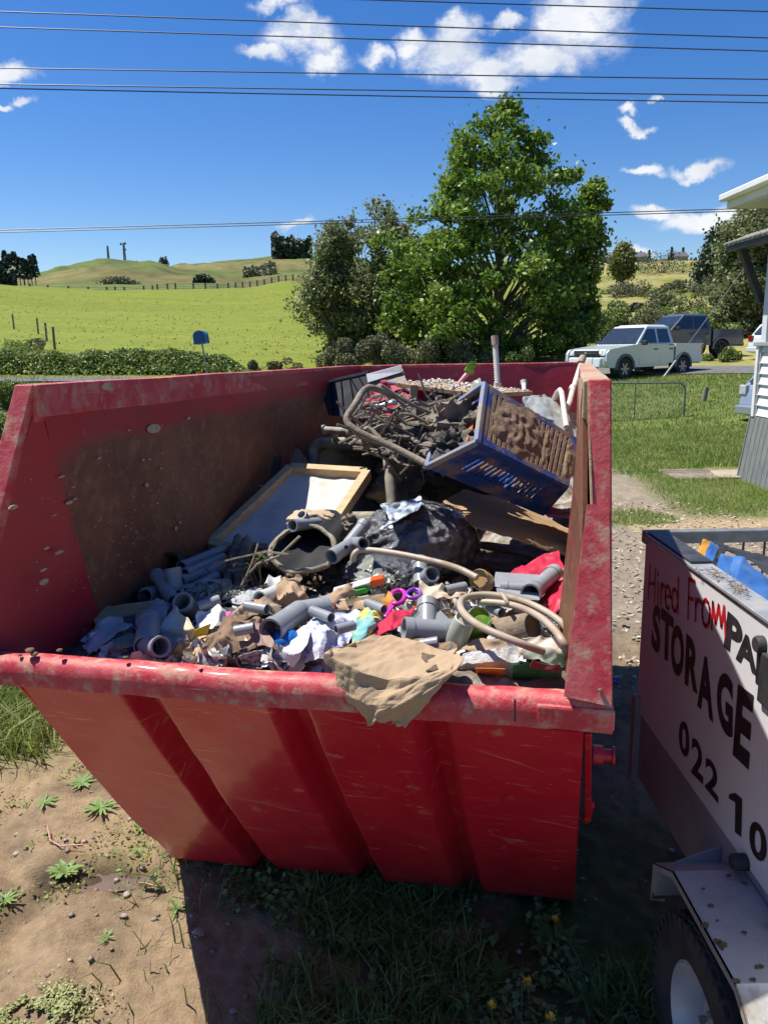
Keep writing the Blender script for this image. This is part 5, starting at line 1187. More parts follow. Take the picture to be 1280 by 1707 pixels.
    MB().hexa([V_((.44, -.66, 1.66)), V_((.44, .66, 1.66)), V_((1.02, .80, 1.16)), V_((1.02, -.80, 1.16))], [V_((.46, -.66, 1.69)), V_((.46, .66, 1.69)), V_((1.06, .80, 1.17)), V_((1.06, -.80, 1.17))]).build('windscreen', m_gls, t)
    MB().poly([V_((-.905, -.66, 1.24)), V_((-.905, .66, 1.24)), V_((-.83, .58, 1.62)), V_((-.83, -.58, 1.62))], (-.006, 0, 0)).build('rear_window', m_gls, t)
    MB().box((-2.48, 0, .83), (.05, 1.62, .62)).build('tailgate', paint, t, bevel=.012); MB().box((-1.72, 0, .60), (1.5, 1.66, .08)).build('tray_floor', m_blkp, t)
    MB().box((-1.72, 0, 1.10), (1.46, 1.60, .03)).build('tonneau_cover', m_blkp, t)
    MB().box((-2.58, 0, .52), (.14, 1.5, .16)).build('rear_bumper', m_chr if not bars else m_blkp, t, bevel=.02)
    MB().hexa([V_((2.35, -.84, .42)), V_((2.62, -.66, .42)), V_((2.62, .66, .42)), V_((2.35, .84, .42))], [V_((2.30, -.86, .76)), V_((2.58, -.68, .74)), V_((2.58, .68, .74)), V_((2.30, .86, .76))]).build('front_bumper', paint, t, bevel=.04)
    g = MB().box((2.49, 0, .87), (.06, 1.02, .19)).build('grille', m_blkp, t, bevel=.02)
    MB().box((2.527, 0, .87), (.012, .90, .022)).build('grille_bar', m_chr, g); MB().lathe([(0, .02), (.06, .015), (.065, 0)], (2.53, 0, .87), (1, 0, 0), 14).build('badge', m_chr, g)
    MB().box((2.62, 0, .56), (.012, .42, .11)).build('number_plate', mat('plate_white', (.7, .7, .68)), t)
    return t
m_wp = mat('white_car_paint', (.66, .70, .68), (.64, .68, .66), rough=.25, coat=.7); m_gp = mat('graphite_paint', (.075, .085, .10), (.09, .10, .115), rough=.3, coat=.7)
m_fl = mat('dull_green_flare', (.10, .13, .125), (.12, .15, .14), rough=.7)
pf_, pr_ = V_((7.39, 26.0, 0)), V_((10.26, 27.9, 0)); hd = (pf_-pr_).normalized(); ang = math.atan2(hd.y, hd.x); sidev = V_((-hd.y, hd.x, 0))   # left side of a left-heading truck faces the viewer
ctr = (pf_+pr_)/2-sidev*.78-hd*.10+V_((.36, -.35, 0))
pickup('pickup_truck', 'white double cab pickup parked by the road behind the skip\'s right corner', (ctr.x, ctr.y, tz(pf_.x, pf_.y)-.03), ang, m_wp, m_fl, m_alloy)
c2 = tp(1134, 33.3); pk2 = pickup('pickup_truck', 'dark grey double cab pickup with black sports bar behind the white pickup', (c2.x, c2.y, c2.z+.03), R(196), m_gp, m_gp, m_blkp, True)
def hatch(name, label, loc, rotz, paint, tailm=None):
    t = thing(name, label, 'car', loc, Euler((0, 0, rotz))); Wd = 1.75
    prof_ = [(-2.05, .30), (-2.12, .55), (-2.05, .88), (-1.95, 1.0), (-1.6, 1.40), (-1.2, 1.47), (.2, 1.47), (.55, 1.40), (1.15, .98), (1.95, .82), (2.12, .62), (2.15, .42), (2.08, .25), (1.75, .22)]+[(1.32+.36*math.cos(a), .30+.36*math.sin(a)) for a in np.linspace(0, math.pi, 9)]+[(-1.28+.36*math.cos(a), .30+.36*math.sin(a)) for a in np.linspace(0, math.pi, 9)]+[(-1.75, .24)]
    body = MB(); n = len(prof_)
    def yy(x, z): return Wd/2*(1-.16*max(0, (z-.9)/.6))*(1-.10*max(0, abs(x)-1.6)/.5)
    V = [V_((x, yy(x, z), z)) for x, z in prof_]+[V_((x, -yy(x, z), z)) for x, z in prof_]
    body.add(V, [tuple(range(n))[::-1], tuple(range(n, 2*n))]+[(i, (i+1) % n, n+(i+1) % n, n+i) for i in range(n)]); body.build('body', paint, t, bevel=.035)
    for s in (1, -1):
        for cx in (1.32, -1.28): wheel(t, cx, s*(Wd/2-.10), .30, .2, s, m_alloy)
        for (xa, xb, xc, xd) in ((-1.55, -.45, -.45, -1.35), (-.38, 1.0, .42, -.38)):
            q = [V_((x, s*(yy(x, z)+.004), z)) for x, z in ((xa, .98), (xb, .98), (xc, 1.38), (xd, 1.38))]; MB().poly(q[::s], (0, -s*.01, 0)).build('side_window', m_gls, t)
        MB().poly([V_((2.10, s*.45, .66)), V_((1.78, s*.80, .66)), V_((1.60, s*.825, .82)), V_((1.97, s*.5, .82))][::s], (.02, 0, .02)).build('headlight', m_lens, t, bevel=.01)
        MB().box((-2.06, s*.70, .86), (.10, .22, .22)).build('tail_light', tailm or m_tail, t, bevel=.02)
        MB().box((.62, s*(Wd/2+.06), 1.02), (.12, .18, .13)).build('mirror', paint, t, bevel=.03)
    q = [V_((1.16, -.70, .99)), V_((1.16, .70, .99)), V_((.60, .60, 1.40)), V_((.60, -.60, 1.40))]; MB().poly(q, (.01, 0, .012)).build('windscreen', m_gls, t)
    q = [V_((-1.98, -.66, 1.02)), V_((-1.98, .66, 1.02)), V_((-1.63, .58, 1.38)), V_((-1.63, -.58, 1.38))]; MB().poly(q[::-1], (-.012, 0, .008)).build('rear_window', m_gls, t)
    MB().box((2.13, 0, .34), (.06, 1.3, .12)).build('lower_grille', m_blkp, t, bevel=.01); MB().box((2.12, 0, .52), (.06, .5, .11)).build('number_plate', MATS['plate_white'], t)
    b = MB().box((-2.13, 0, .42), (.10, 1.66, .20)).build('rear_bumper', paint, t, bevel=.03)
    return t
m_sil = mat('silver_car_paint', (.42, .47, .52), (.40, .45, .50), rough=.25, metal=.5, coat=.6)
hatch('parked_car', 'silver car standing behind the corner of the white house', (10.3, 17.3, .03), R(14), m_sil, m_lens)
c3 = tp(1292, 31); hatch('parked_car', 'white car rear just showing between house corner and dark pickup', (c3.x+1.5, c3.y+.6, c3.z), R(20), m_wp)
# ------------------------------------------------------------------ rubbish in the skip
def zpile(Y): return 1.155+.035*(Y-1.7)
def pp(px, py, dz=0.0):
    d = ray(px, py); Y = 2.2
    for _ in range(12): z = zpile(Y)+dz; Y = (z-CAMH)/d.z*d.y
    return V_((d.x/d.y*Y, Y, z))
def base_z(x, y):
    v = (y-1.6); u = x+.25*0
    z = 1.115+.03*v+(fbm(x*5, y*5, 4, 101)-.5)*.11+(fbm(x*19, y*19, 4, 103)-.5)*.045
    hole = np.exp(-(((x-.62)/.42)**2+((y-3.15)/.62)**2)**2)*.30
    hole2 = np.exp(-(((x-.15)/.5)**2+((y-4.0)/.55)**2)**2)*.22
    return z-hole-hole2+.040*np.exp(-((y-2.0)/.35)**2)
nu, nv = 150, 260; V = []; u_, v_ = np.meshgrid(np.linspace(0, 1, nu), np.linspace(0, 1, nv))
l0, r0, l1, r1 = np.array([-.955, 1.93]), np.array([.415, 1.63]), np.array([-.20, 4.86]), np.array([1.16, 4.60])
xx = ((l0[0]*(1-v_)+l1[0]*v_)*(1-u_)+(r0[0]*(1-v_)+r1[0]*v_)*u_).ravel(); yy = ((l0[1]*(1-v_)+l1[1]*v_)*(1-u_)+(r0[1]*(1-v_)+r1[1]*v_)*u_).ravel()
zz = base_z(xx, yy); j, i = np.meshgrid(np.arange(nv-1), np.arange(nu-1), indexing='ij'); a = (j*nu+i).ravel()
n1 = fbm(xx*11, yy*11, 4, 105); pal = np.array([(.10, .085, .07), (.24, .19, .14), (.36, .31, .25), (.48, .46, .42)]); k = np.clip((n1-.3)*7, 0, 2.99); ki = k.astype(int); kf = (k-ki)[:, None]
cc = pal[ki]*(1-kf)+pal[ki+1]*kf
o = npmesh('mixed_rubbish', np.stack([xx, yy, zz], 1), np.stack([a, a+nu, a+nu+1, a+1], 1)[:, ::-1], mat('muddy_rubbish', (1, 1, 1), (.6, .58, .55), scale=25, rough=.85, bump=.7, bscale=70, attr='Col'), True, None, np.concatenate([cc, np.ones((len(cc), 1))], 1))
tag(o, 'muddy mixed rubbish filling the skip under the larger pieces', 'rubbish', kind='stuff')
# shredded scraps that cannot be counted
def scraps(n, box_, size, m, label, name, up_=1.0, seed=0, dz=.02, asp=.6, quad=None):
    rs = np.random.default_rng(seed); u = rs.uniform(0, 1, n); v = rs.uniform(0, 1, n)
    x0, y0, x1, y1 = box_; P = []
    for a, c in zip(u, v):
        p = pp(x0+(x1-x0)*a, y0+(y1-y0)*c); P.append(p)
    P = np.array([(p.x, p.y, p.z) for p in P]); P[:, 2] = base_z(P[:, 0], P[:, 1])+rs.uniform(.0, dz, n)
    V, F = leaves(P, size, asp, up_, .6, .35); o = npmesh(name, V, F, m); return tag(o, label, 'scraps', kind='stuff')
m_cl = mat('cloudy_plastic', (.50, .53, .46), (.42, .44, .38), scale=20, rough=.2, island=.3, transl=.45, spec=.8)
m_scr = mat('paper_scrap', (.55, .52, .47), (.35, .28, .2), scale=8, rough=.8, island=.5)
m_scd = mat('dark_scrap', (.06, .055, .05), (.14, .10, .07), scale=8, rough=.7, island=.5)
scraps(1500, (150, 1000, 940, 1110), .021, m_scr, 'torn bits of paper and packaging among the front rubbish', 'paper_scraps', 1.2, 1)
scraps(1600, (140, 920, 940, 1110), .018, m_scd, 'dark muddy fragments among the rubbish', 'muddy_fragments', .8, 2)
scraps(500, (560, 960, 930, 1090), .014, mat('coloured_scrap', (.5, .08, .1), (.08, .2, .45), scale=14, rough=.5, island=.5), 'small coloured plastic bits between the toys', 'plastic_bits', .8, 3)
def heap(px, py, w, h, n, size, m, label, name, Y, hz=.05, seed=0):
    rs = np.random.default_rng(seed); c = at(px, py, Y); sx = w/FPX*Y; P = np.stack([c.x+rs.normal(0, .33, n)*sx, c.y+rs.normal(0, .33, n)*sx*.8, np.zeros(n)], 1)
    P[:, 2] = c.z-hz*.6+hz*np.exp(-(((P[:, 0]-c.x)/sx)**2+((P[:, 1]-c.y)/sx)**2)*1.2)*rs.uniform(.1, 1.1, n)
    V, F = leaves(P, size, .5, .3, .6, .5); return tag(npmesh(name, V, F, m), label, 'plastic', kind='stuff')
heap(598, 885, 95, 70, 5200, .011, m_cl, 'heap of shredded clear plastic beside the black bag', 'shredded_plastic', 2.95, .10, 5)
heap(640, 960, 60, 40, 900, .010, m_cl, 'glinting clear plastic shreds below the black bag', 'shredded_plastic', 2.45, .05, 6)
heap(350, 985, 70, 45, 900, .010, m_cl, 'clear plastic bits under the grey pipes in the shade', 'shredded_plastic', 2.35, .03, 7)
# timber framed canvas
m_pine = mat('pine_timber', (.56, .40, .22), (.46, .31, .16), scale=8, rough=.65, stretch=(3, 3, 14), bump=.15)
m_canvas = mat('white_canvas', (.56, .54, .49), (.50, .48, .43), scale=4, rough=.85, bump=.4, bscale=8, dirt=((.36, .31, .24), 5, .52, .72))
T0, T1, T2, T3 = at(485, 782, 3.42), at(612, 790, 3.30), at(505, 952, 2.72), at(352, 908, 2.93)
fr_ = thing('framed_canvas', 'pine framed white canvas leaning against the left wall, half in sun', 'frame', T3)
nrm = (T1-T0).cross(T3-T0).normalized(); nrm = nrm if nrm.z > 0 else -nrm
for p, q, w_ in ((T0, T1, .042), (T1, T2, .038), (T2, T3, .038), (T3, T0, .038)): MB().bar(p-T3, q-T3, w_, .045, nrm).build('frame_rail', m_pine, fr_, bevel=.003)
b = MB(); b.grid(lambda u, v: bil(T0, T1, T2, T3, .02+.96*u, .02+.96*v)-T3-nrm*(.012+.014*math.sin(math.pi*u)*math.sin(math.pi*v)+.006*N3(V_((u*5, v*5, 1)))+.010*abs(N3(V_((u*2.6+v*3, v*2.2, 4))))), 26, 26, .002); b.build('canvas', m_canvas, fr_, True)
# cabinet pieces behind it
m_ply = mat('brown_laminate', (.24, .13, .06), (.17, .09, .04), scale=5, rough=.45, stretch=(8, 8, 1.5))
m_plyl = mat('tan_plywood', (.42, .28, .15), (.34, .22, .11), scale=5, rough=.7, stretch=(2, 12, 2), bump=.1, dirt=((.30, .22, .14), 8, .6, .8))
cab = thing('cabinet_piece', 'broken cabinet side with dark glass and metal catch by the left wall', 'cabinet', at(417, 850, 3.55))
c0 = cab.location
q = [at(417, 752, 3.55), at(443, 756, 3.50), at(436, 860, 3.40), at(415, 862, 3.45)]; MB().poly([x-c0 for x in q], (0, .018, 0)).build('side_board', m_plyl, cab, bevel=.002)
q = [at(443, 756, 3.52), at(470, 760, 3.60), at(462, 850, 3.50), at(438, 850, 3.42)]; MB().poly([x-c0 for x in q], (0, .006, 0)).build('glass_pane', m_gls, cab)
MB().box(at(432, 811, 3.40)-c0, (.075, .01, .014)).build('metal_catch', m_chr, cab, bevel=.002)
tag(MB().poly([at(479, 731, 3.85), at(520, 778, 3.80), at(505, 840, 3.6), at(452, 815, 3.62)], (0, .02, .004)).build('laminate_board', m_ply, bevel=.002), 'triangular brown laminate board sticking up behind the canvas', 'board')
# wheelie bin lying with its mouth towards the viewer
m_bin = mat('black_bin_plastic', (.05, .05, .047), (.14, .13, .105), scale=7, rough=.5, dirt=((.44, .39, .31), 9, .34, .60), bump=.15)  # grey mud, paled and spread to stand for the rim's highlight
C0, C1, C2, C3 = at(521, 738, 3.95), at(645, 738, 3.62), at(656, 862, 3.45), at(528, 862, 3.78)
bo = (C0+C1+C2+C3)/4; bn = thing('wheelie_bin', 'black wheelie bin on its side, mouth facing the viewer', 'bin', bo)
def rrect(P, r_, n=5):
    out = []; 
    for i in range(4):
        p, a, c = P[i], P[i-1], P[(i+1) % 4]; da = (a-p).normalized()*r_; dc = (c-p).normalized()*r_
        for k in range(n+1):
            f = k/n; out.append((p+da)*(1-f)**2+p*2*f*(1-f)+(p+dc)*f*f)
    return out
Rm = rrect([C0, C1, C2, C3], .075)
MB().tube([p-bo for p in Rm+[Rm[0], Rm[1]]], .027, 10, cap=False).build('rim', m_bin, bn, True)
bd = (C1-C0).cross(C3-C0).normalized(); bd = bd if bd.y > 0 else -bd
b = MB(); n = len(Rm); ctr_ = bo
V = [p-bo for p in Rm]+[ctr_+(p-ctr_)*.82+bd*.85-bo for p in Rm]; F = [(i, (i+1) % n, n+(i+1) % n, n+i) for i in range(n)]+[tuple(range(n, 2*n))]; b.add(V, F).build('shell', m_bin, bn, True)
h0_, h1_ = at(539, 716, 3.80), at(640, 722, 3.58)
MB().tube([h0_-bo, h1_-bo], .016, 10).build('hinge_bar', m_bin, bn, True); MB().lathe([(0, -.014), (.022, -.012), (.024, .01), (0, .014)], h0_-bo, h1_-h0_, 14).build('hinge_knob', m_bin, bn, True)
for px in (558, 580, 606, 628):
    f = (px-539)/101; p = h0_.lerp(h1_, f); q = at(px+2, 742, lerp(3.9, 3.64, f)); MB().bar(p-bo, q-bo, .030, .012, (0, 1, 0)).build('hinge_lug', m_bin, bn, bevel=.003)
# muddy bent tube frame
m_mtube = mat('muddy_tube', (.30, .25, .18), (.20, .16, .11), scale=18, rough=.8, bump=.6, bscale=60)
def pxt(pts, r_, name, m, label, cat, n=9, group=None, smooth_it=True, fitting=None, **kw):
    P = [at(*p) for p in pts]
    if smooth_it:
        for _ in range(2):
            Q = [P[0]]
            for a, c in zip(P[:-1], P[1:]): Q += [a.lerp(c, .25), a.lerp(c, .75)]
            P = Q+[P[-1]]
    return tag(MB().tube(P, r_, n, **kw).build(name, m, None, True), label, cat, group)
pxt([(720, 690, 3.25), (668, 664, 3.2), (622, 645, 3.15), (606, 648, 3.12), (592, 675, 3.05), (577, 694, 3.0), (578, 706, 2.98), (600, 722, 2.95), (640, 738, 2.92), (690, 762, 2.85), (714, 776, 2.80)], .0135, 'tube_frame', m_mtube, 'muddy bent tube frame looping over the wheelie bin', 'tube frame', jit=.08)
pxt([(640, 738, 2.93), (628, 725, 2.95), (613, 712, 2.98), (606, 717, 2.97)], .009, 'twine', m_mtube, 'knotted muddy twine on the tube frame', 'twine', jit=.2)
# slatted dark panel and pale shelf at the back
m_pan = mat('dark_blue_panel', (.018, .020, .028), (.025, .028, .038), scale=5, rough=.7, spec=.15)
Q = [at(533, 640, 4.35), at(613, 622, 4.30), at(642, 700, 4.05), at(548, 692, 4.15)]
pn = thing('seamed_sheet', 'dark blue black panel with fine seams leaning at the back left', 'panel', Q[3])
MB().poly([x-Q[3] for x in Q], (0, .012, 0)).build('sheet', m_pan, pn, bevel=.002)
for (a, c) in (((.24, 0), (.10, 1)), ((.44, 0), (.28, 1)), ((.62, 0), (.50, 1)), ((.64, 0), (.78, 1)), ((.80, 0), (.95, 1))):
    p = bil(*Q, a[0], a[1]+.02)-Q[3]; q = bil(*Q, c[0], c[1]-.02)-Q[3]; MB().bar(p-V_((0, .003, 0)), q-V_((0, .003, 0)), .006, .004, (0, 1, 0)).build('seam', mat('seam_black', (.004, .004, .005), rough=.95, spec=.05), pn)
MB().bar(Q[0]-Q[3]+V_((0, -.004, .004)), Q[1]-Q[3]+V_((0, -.004, .004)), .012, .010, (0, 1, 0)).build('edge_strip', m_gal, pn)
px_sheet([[(613, 632, 4.3), (672, 618, 4.25)], [(640, 690, 4.0), (690, 672, 3.95)]], 0, 'board', mat('drab_board', (.27, .22, .17), (.22, .18, .13), scale=5, rough=.8), 'drab brown board under the white edged rail at the back', 'board', amp=.003, th=.012)
Q = [at(612, 625, 4.24), at(668, 610, 4.20), at(669, 619, 4.19), at(614, 636, 4.22)]
rl = tag(MB().poly(Q, (0, .03, 0)).build('white_rail', mat('white_pvc', (.62, .62, .62), (.5, .49, .47), scale=9, rough=.45, dirt=((.35, .3, .24), 12, .6, .8)), bevel=.004), 'white plastic rail lying on the back left of the heap', 'rail')
# red folded chair
m_rf = mat('crimson_fabric', (.42, .012, .05), (.34, .01, .04), scale=7, rough=.65, bump=.2, dirt=((.2, .15, .12), 8, .66, .8))
ch = thing('folding_chair', 'crimson fabric folding chair collapsed under the muddy tube', 'chair', at(660, 680, 3.7)); o0 = ch.location
for rows, nm in (([[(618, 645, 3.85), (650, 640, 3.9)], [(616, 680, 3.7), (650, 676, 3.75)]], 'backrest'), ([[(612, 668, 3.66), (665, 672, 3.7)], [(614, 690, 3.55), (660, 705, 3.5)]], 'seat'), ([[(636, 634, 3.95), (715, 655, 3.8)], [(650, 652, 3.85), (712, 668, 3.7)]], 'armrest_cloth')):
    px_sheet(rows, 0, nm, m_rf, '', '', amp=.012, th=.004, parent=ch)
m_al = mat('brushed_tube', (.5, .5, .52), (.4, .4, .42), scale=12, rough=.3, metal=.8)
MB().tube([at(622, 676, 3.6)-o0, at(634, 677, 3.58)-o0, at(650, 672, 3.56)-o0, at(663, 671, 3.56)-o0], .011, 8).build('frame_tube', m_al, ch, True)
MB().tube([at(646, 638, 3.85)-o0, at(664, 640, 3.84)-o0, at(684, 652, 3.8)-o0], .010, 8).build('frame_tube', m_al, ch, True)
for px, py, w in ((612, 672, .03), (640, 640, .028)): MB().lathe([(0, -w*.6), (w*.7, -w*.5), (w*.7, w*.5), (0, w*.6)], at(px, py, 3.6 if py > 660 else 3.86)-o0, (1, .2, .1), 12).build('hinge_cap', m_rf, ch, True)
# overturned board table with crusted top
tb_ = thing('low_table', 'low wooden table with white crusted top across the back of the heap', 'table', at(760, 690, 3.5)); o0 = tb_.location
Q = [at(660, 638, 3.70), at(730, 632, 3.95), at(888, 652, 3.85), at(800, 656, 3.45)]
MB().hexa([p-o0-V_((0, 0, .020)) for p in Q], [p-o0 for p in Q]).build('tabletop', m_plyl, tb_, bevel=.002)
for a, c in (((689, 642, 3.62), (690, 698, 3.60)), ((752, 645, 3.60), (753, 690, 3.60)), ((789, 655, 3.50), (784, 700, 3.45))): MB().bar(at(*a)-o0, at(*c)-o0, .034, .034, (0, 1, 0)).build('leg', m_plyl, tb_, bevel=.002)
b = MB()
rr_ = random.Random(2)
for k in range(240):
    u, v = rr_.random(), rr_.random(); p = bil(*Q, u, v)-o0; s = rr_.uniform(.003, .009); b.box(p+V_((0, 0, s*.3)), (s*1.6, s*1.3, s), Matrix.Rotation(rr_.random()*3, 3, 'Z') @ Matrix.Rotation(rr_.random(), 3, 'X'))
b.build('white_crust', mat('white_grit', (.62, .60, .56), (.5, .48, .44), scale=30, rough=.9), tb_)['kind'] = 'stuff'
# muddy clothes inside the heap
m_mc = mat('muddy_black_cloth', (.05, .045, .04), (.17, .14, .11), scale=9, rough=.55, bump=.6, bscale=30, dirt=((.24, .19, .14), 7, .5, .68))
m_mc2 = mat('muddy_brown_cloth', (.15, .12, .09), (.24, .20, .15), scale=9, rough=.75, bump=.6, bscale=30)
def lump(px, py, Y, rx, ry, rz, m, name, label, cat, amp=.35, fr=3.0, seed=0, nu=40, nv=24, rot=0, group=None):
    c = at(px, py, Y)
    def f(u, v):
        a = u*2*math.pi; e = (v-.5)*math.pi*.985; d = V_((math.cos(a)*math.cos(e), math.sin(a)*math.cos(e), math.sin(e)))
        q = d*fr+V_((seed, seed*.7, 0)); k = 1+amp*N3(q)+amp*.5*abs(N3(q*2.3))-amp*.35*abs(N3(q*5.1))
        v_ = V_((d.x*rx, d.y*ry, d.z*rz))*k
        if rot: v_ = Matrix.Rotation(rot, 3, 'Y') @ v_
        return c+v_
    return tag(MB().grid(f, nu, nv).build(name, m, None, True), label, cat, group)
lump(735, 715, 3.3, .15, .12, .075, m_mc, 'muddy_clothes', 'bundle of mud soaked black cloth spilling from the blue basket', 'clothes', .8, 2.6, 1)
lump(700, 705, 3.4, .10, .10, .07, m_mc2, 'muddy_clothes', 'brown muddy cloth left of the black bundle', 'clothes', .8, 3, 2)
lump(738, 675, 3.65, .09, .09, .05, m_mc, 'muddy_clothes', 'dark muddy bag under the crusted table', 'clothes', .8, 3, 3)
lump(765, 735, 3.1, .07, .08, .07, m_mc2, 'muddy_clothes', 'muddy cloth wedged at the basket mouth', 'clothes', .9, 3, 4)
lump(690, 745, 3.2, .13, .12, .05, m_mc, 'muddy_clothes', 'flattened black muddy cloth beside the tube frame', 'clothes', .8, 2.4, 5)
lump(660, 705, 3.6, .10, .10, .05, m_mc, 'muddy_clothes', 'black cloth under the crimson chair', 'clothes', .8, 2.7, 6)
lump(688, 690, 3.55, .06, .06, .05, m_gls, 'glass_bowl', 'dark glossy crushed container by the table leg', 'container', .5, 3, 7)
px_sheet([[(738, 742, 3.05), (750, 738, 3.05)], [(733, 778, 2.9), (744, 780, 2.88)]], 0, 'batten', m_pine, 'pale splintered batten among the muddy clothes', 'batten', amp=.003, th=.01)
px_sheet([[(782, 700, 2.98), (792, 706, 2.92)], [(757, 756, 2.86), (772, 750, 2.80)]], 0, 'orange_cloth', mat('orange_cloth', (.55, .12, .02), (.4, .1, .03), scale=9, rough=.8), 'scrap of orange cloth at the basket edge', 'cloth', amp=.01)
for i, (pts, lab) in enumerate(((((672, 655, 3.5), (662, 680, 3.4), (655, 712, 3.3)), 'thin wire hanging beside the crimson chair'), (((600, 697, 3.1), (640, 694, 3.1), (672, 700, 3.1)), 'thin cane lying inside the muddy tube loop'))):
    pxt(pts, .004, 'wire' if i == 0 else 'cane', m_mtube, lab, 'wire' if i == 0 else 'cane')
for i, (a, c, lab) in enumerate((((612, 735, 3.2), (668, 800, 3.2), 'dark tangled branch hanging behind the canvas frame'), ((660, 728, 3.1), (703, 742, 3.0), 'muddy stick on top of the wheelie bin'), ((700, 700, 3.15), (745, 690, 3.2), 'muddy stick across the black cloth'))):
    pxt([a, ((a[0]+c[0])/2+5, (a[1]+c[1])/2-4, a[2]), c], .009, 'stick', m_mc2, lab, 'stick', jit=.3)
# blue basket
m_bk = mat('blue_crate_plastic', (.010, .065, .30), (.01, .05, .22), scale=6, rough=.42, coat=.15, dirt=((.22, .15, .10), 9, .46, .62))
m_bkm = mat('blue_plastic_muddy', (.012, .06, .27), (.20, .13, .08), scale=5, rough=.6, bump=.3, lo=.42, hi=.56, dirt=((.26, .18, .11), 11, .46, .60))
R1, R2, R3 = at(808, 640, 2.92), at(795, 737, 2.62), at(712, 778, 2.76); R4 = at(740, 688, 3.08)
B1, B2, B3 = at(963, 733, 3.16), at(945, 812, 2.86), at(905, 858, 2.98); B4 = B1+B3-B2
bk = thing('crate_basket', 'mud caked blue slotted laundry basket tipped on its side', 'basket', (R1+B3)/2); o0 = bk.location
def slotted(Q, n_s, horizontal, border, name, m, mb_=None, groups=1, th=.006):
    """panel with a solid border and separate slats; Q quad tl,tr,br,bl"""
    n = (Q[1]-Q[0]).cross(Q[3]-Q[0]).normalized()
    def pt(u, v): return bil(*Q, u, v)-o0
    bx, by = border
    def piece(u0, v0, u1, v1, nm, mm):
        q = [pt(u0, v0), pt(u1, v0), pt(u1, v1), pt(u0, v1)]; return MB().hexa([p-n*th for p in q], q).build(nm, mm, bk)
    fr = MB()
    for (u0, v0, u1, v1) in ((0, 0, 1, by), (0, 1-by, 1, 1), (0, by, bx, 1-by), (1-bx, by, 1, 1-by)):
        q = [pt(u0, v0), pt(u1, v0), pt(u1, v1), pt(u0, v1)]; fr.hexa([p-n*th for p in q], q)
    for g in range(1, groups):
        if horizontal: c = by+(1-2*by)*g/groups; u0, v0, u1, v1 = bx, c-.02, 1-bx, c+.02
        else: c = bx+(1-2*bx)*g/groups; u0, v0, u1, v1 = c-.022, by, c+.022, 1-by
        q = [pt(u0, v0), pt(u1, v0), pt(u1, v1), pt(u0, v1)]; fr.hexa([p-n*(th+.001) for p in q], [p+n*.001 for p in q])
    fr.build(name, m, bk)
    for k in range(n_s):
        f0 = (k+.28)/n_s; f1 = (k+.86)/n_s
        if horizontal: piece(bx, by+(1-2*by)*f0, 1-bx, by+(1-2*by)*f1, 'slat', mb_ or m)
        else: piece(bx+(1-2*bx)*f0, by, bx+(1-2*bx)*f1, 1-by, 'slat', mb_ or m)
slotted([R1, B1, B2, R2], 17, False, (.07, .09), 'side_panel', m_bkm, mat('mud_coated_slat', (.27, .18, .11), (.20, .13, .08), scale=14, rough=.9, bump=.5), 1)
slotted([R2, B2, B3, R3], 16, False, (.16, .30), 'side_panel', m_bk, m_bk, 1)
slotted([B1, B4, B3, B2], 8, True, (.15, .12), 'base_panel', m_bk, m_bk, 1)
slotted([R4, B4, B1, R1], 14, False, (.07, .10), 'side_panel', m_bk, m_bk, 1)
slotted([R3, B3, B4, R4], 14, False, (.07, .10), 'side_panel', m_bk, m_bk, 1)
b = MB()
for p, q in ((R1, R2), (R2, R3), (R3, R4), (R4, R1)): b.bar(p-o0, q-o0, .020, .022, (R2-R1).cross(R3-R2))
b.build('rim', mat('grey_blue_rim', (.16, .20, .32), (.12, .14, .2), scale=9, rough=.6, dirt=((.3, .25, .2), 9, .45, .6)), bk, bevel=.004)
def slab_on(Q, uv, n, m, name, th=.016):
    b = MB(); nn = (Q[1]-Q[0]).cross(Q[3]-Q[0]).normalized()
    nn = nn if nn.y < 0 else -nn
    cu, cv, ru, rv = uv
    def f(u, v):
        a = u*6.2832; rr = v; e = 1+.35*N3(V_((math.cos(a)*1.6, math.sin(a)*1.6, n))); x = cu+ru*rr*math.cos(a)*e; y = cv+rv*rr*math.sin(a)*e
        w = .5+.5*math.sin(x*70+6*N3(V_((x*6, y*6, n)))*1.0)
        return bil(*Q, x, y)-o0+nn*(th*(1-rr**4)*(.65+.5*w*.5+.5*N3(V_((x*9, y*9, 3))))+.001)
    b.grid(f, 60, 22); b.build(name, m, bk, True)
m_bm = mat('brown_caked_mud', (.30, .205, .13), (.22, .15, .09), scale=20, rough=.95, bump=.8, bscale=50)
slab_on([R1, B1, B2, R2], (.36, .50, .31, .46), 3.1, m_bm, 'caked_mud'); slab_on([R1, B1, B2, R2], (.68, .5, .05, .40), 8.1, m_bm, 'caked_mud', .010); slab_on([R1, B1, B2, R2], (.93, .5, .05, .45), 5.1, m_bm, 'caked_mud', .010)
slab_on([R1, B1, B2, R2], (.45, .04, .42, .05), 6.1, m_bm, 'caked_mud', .006)
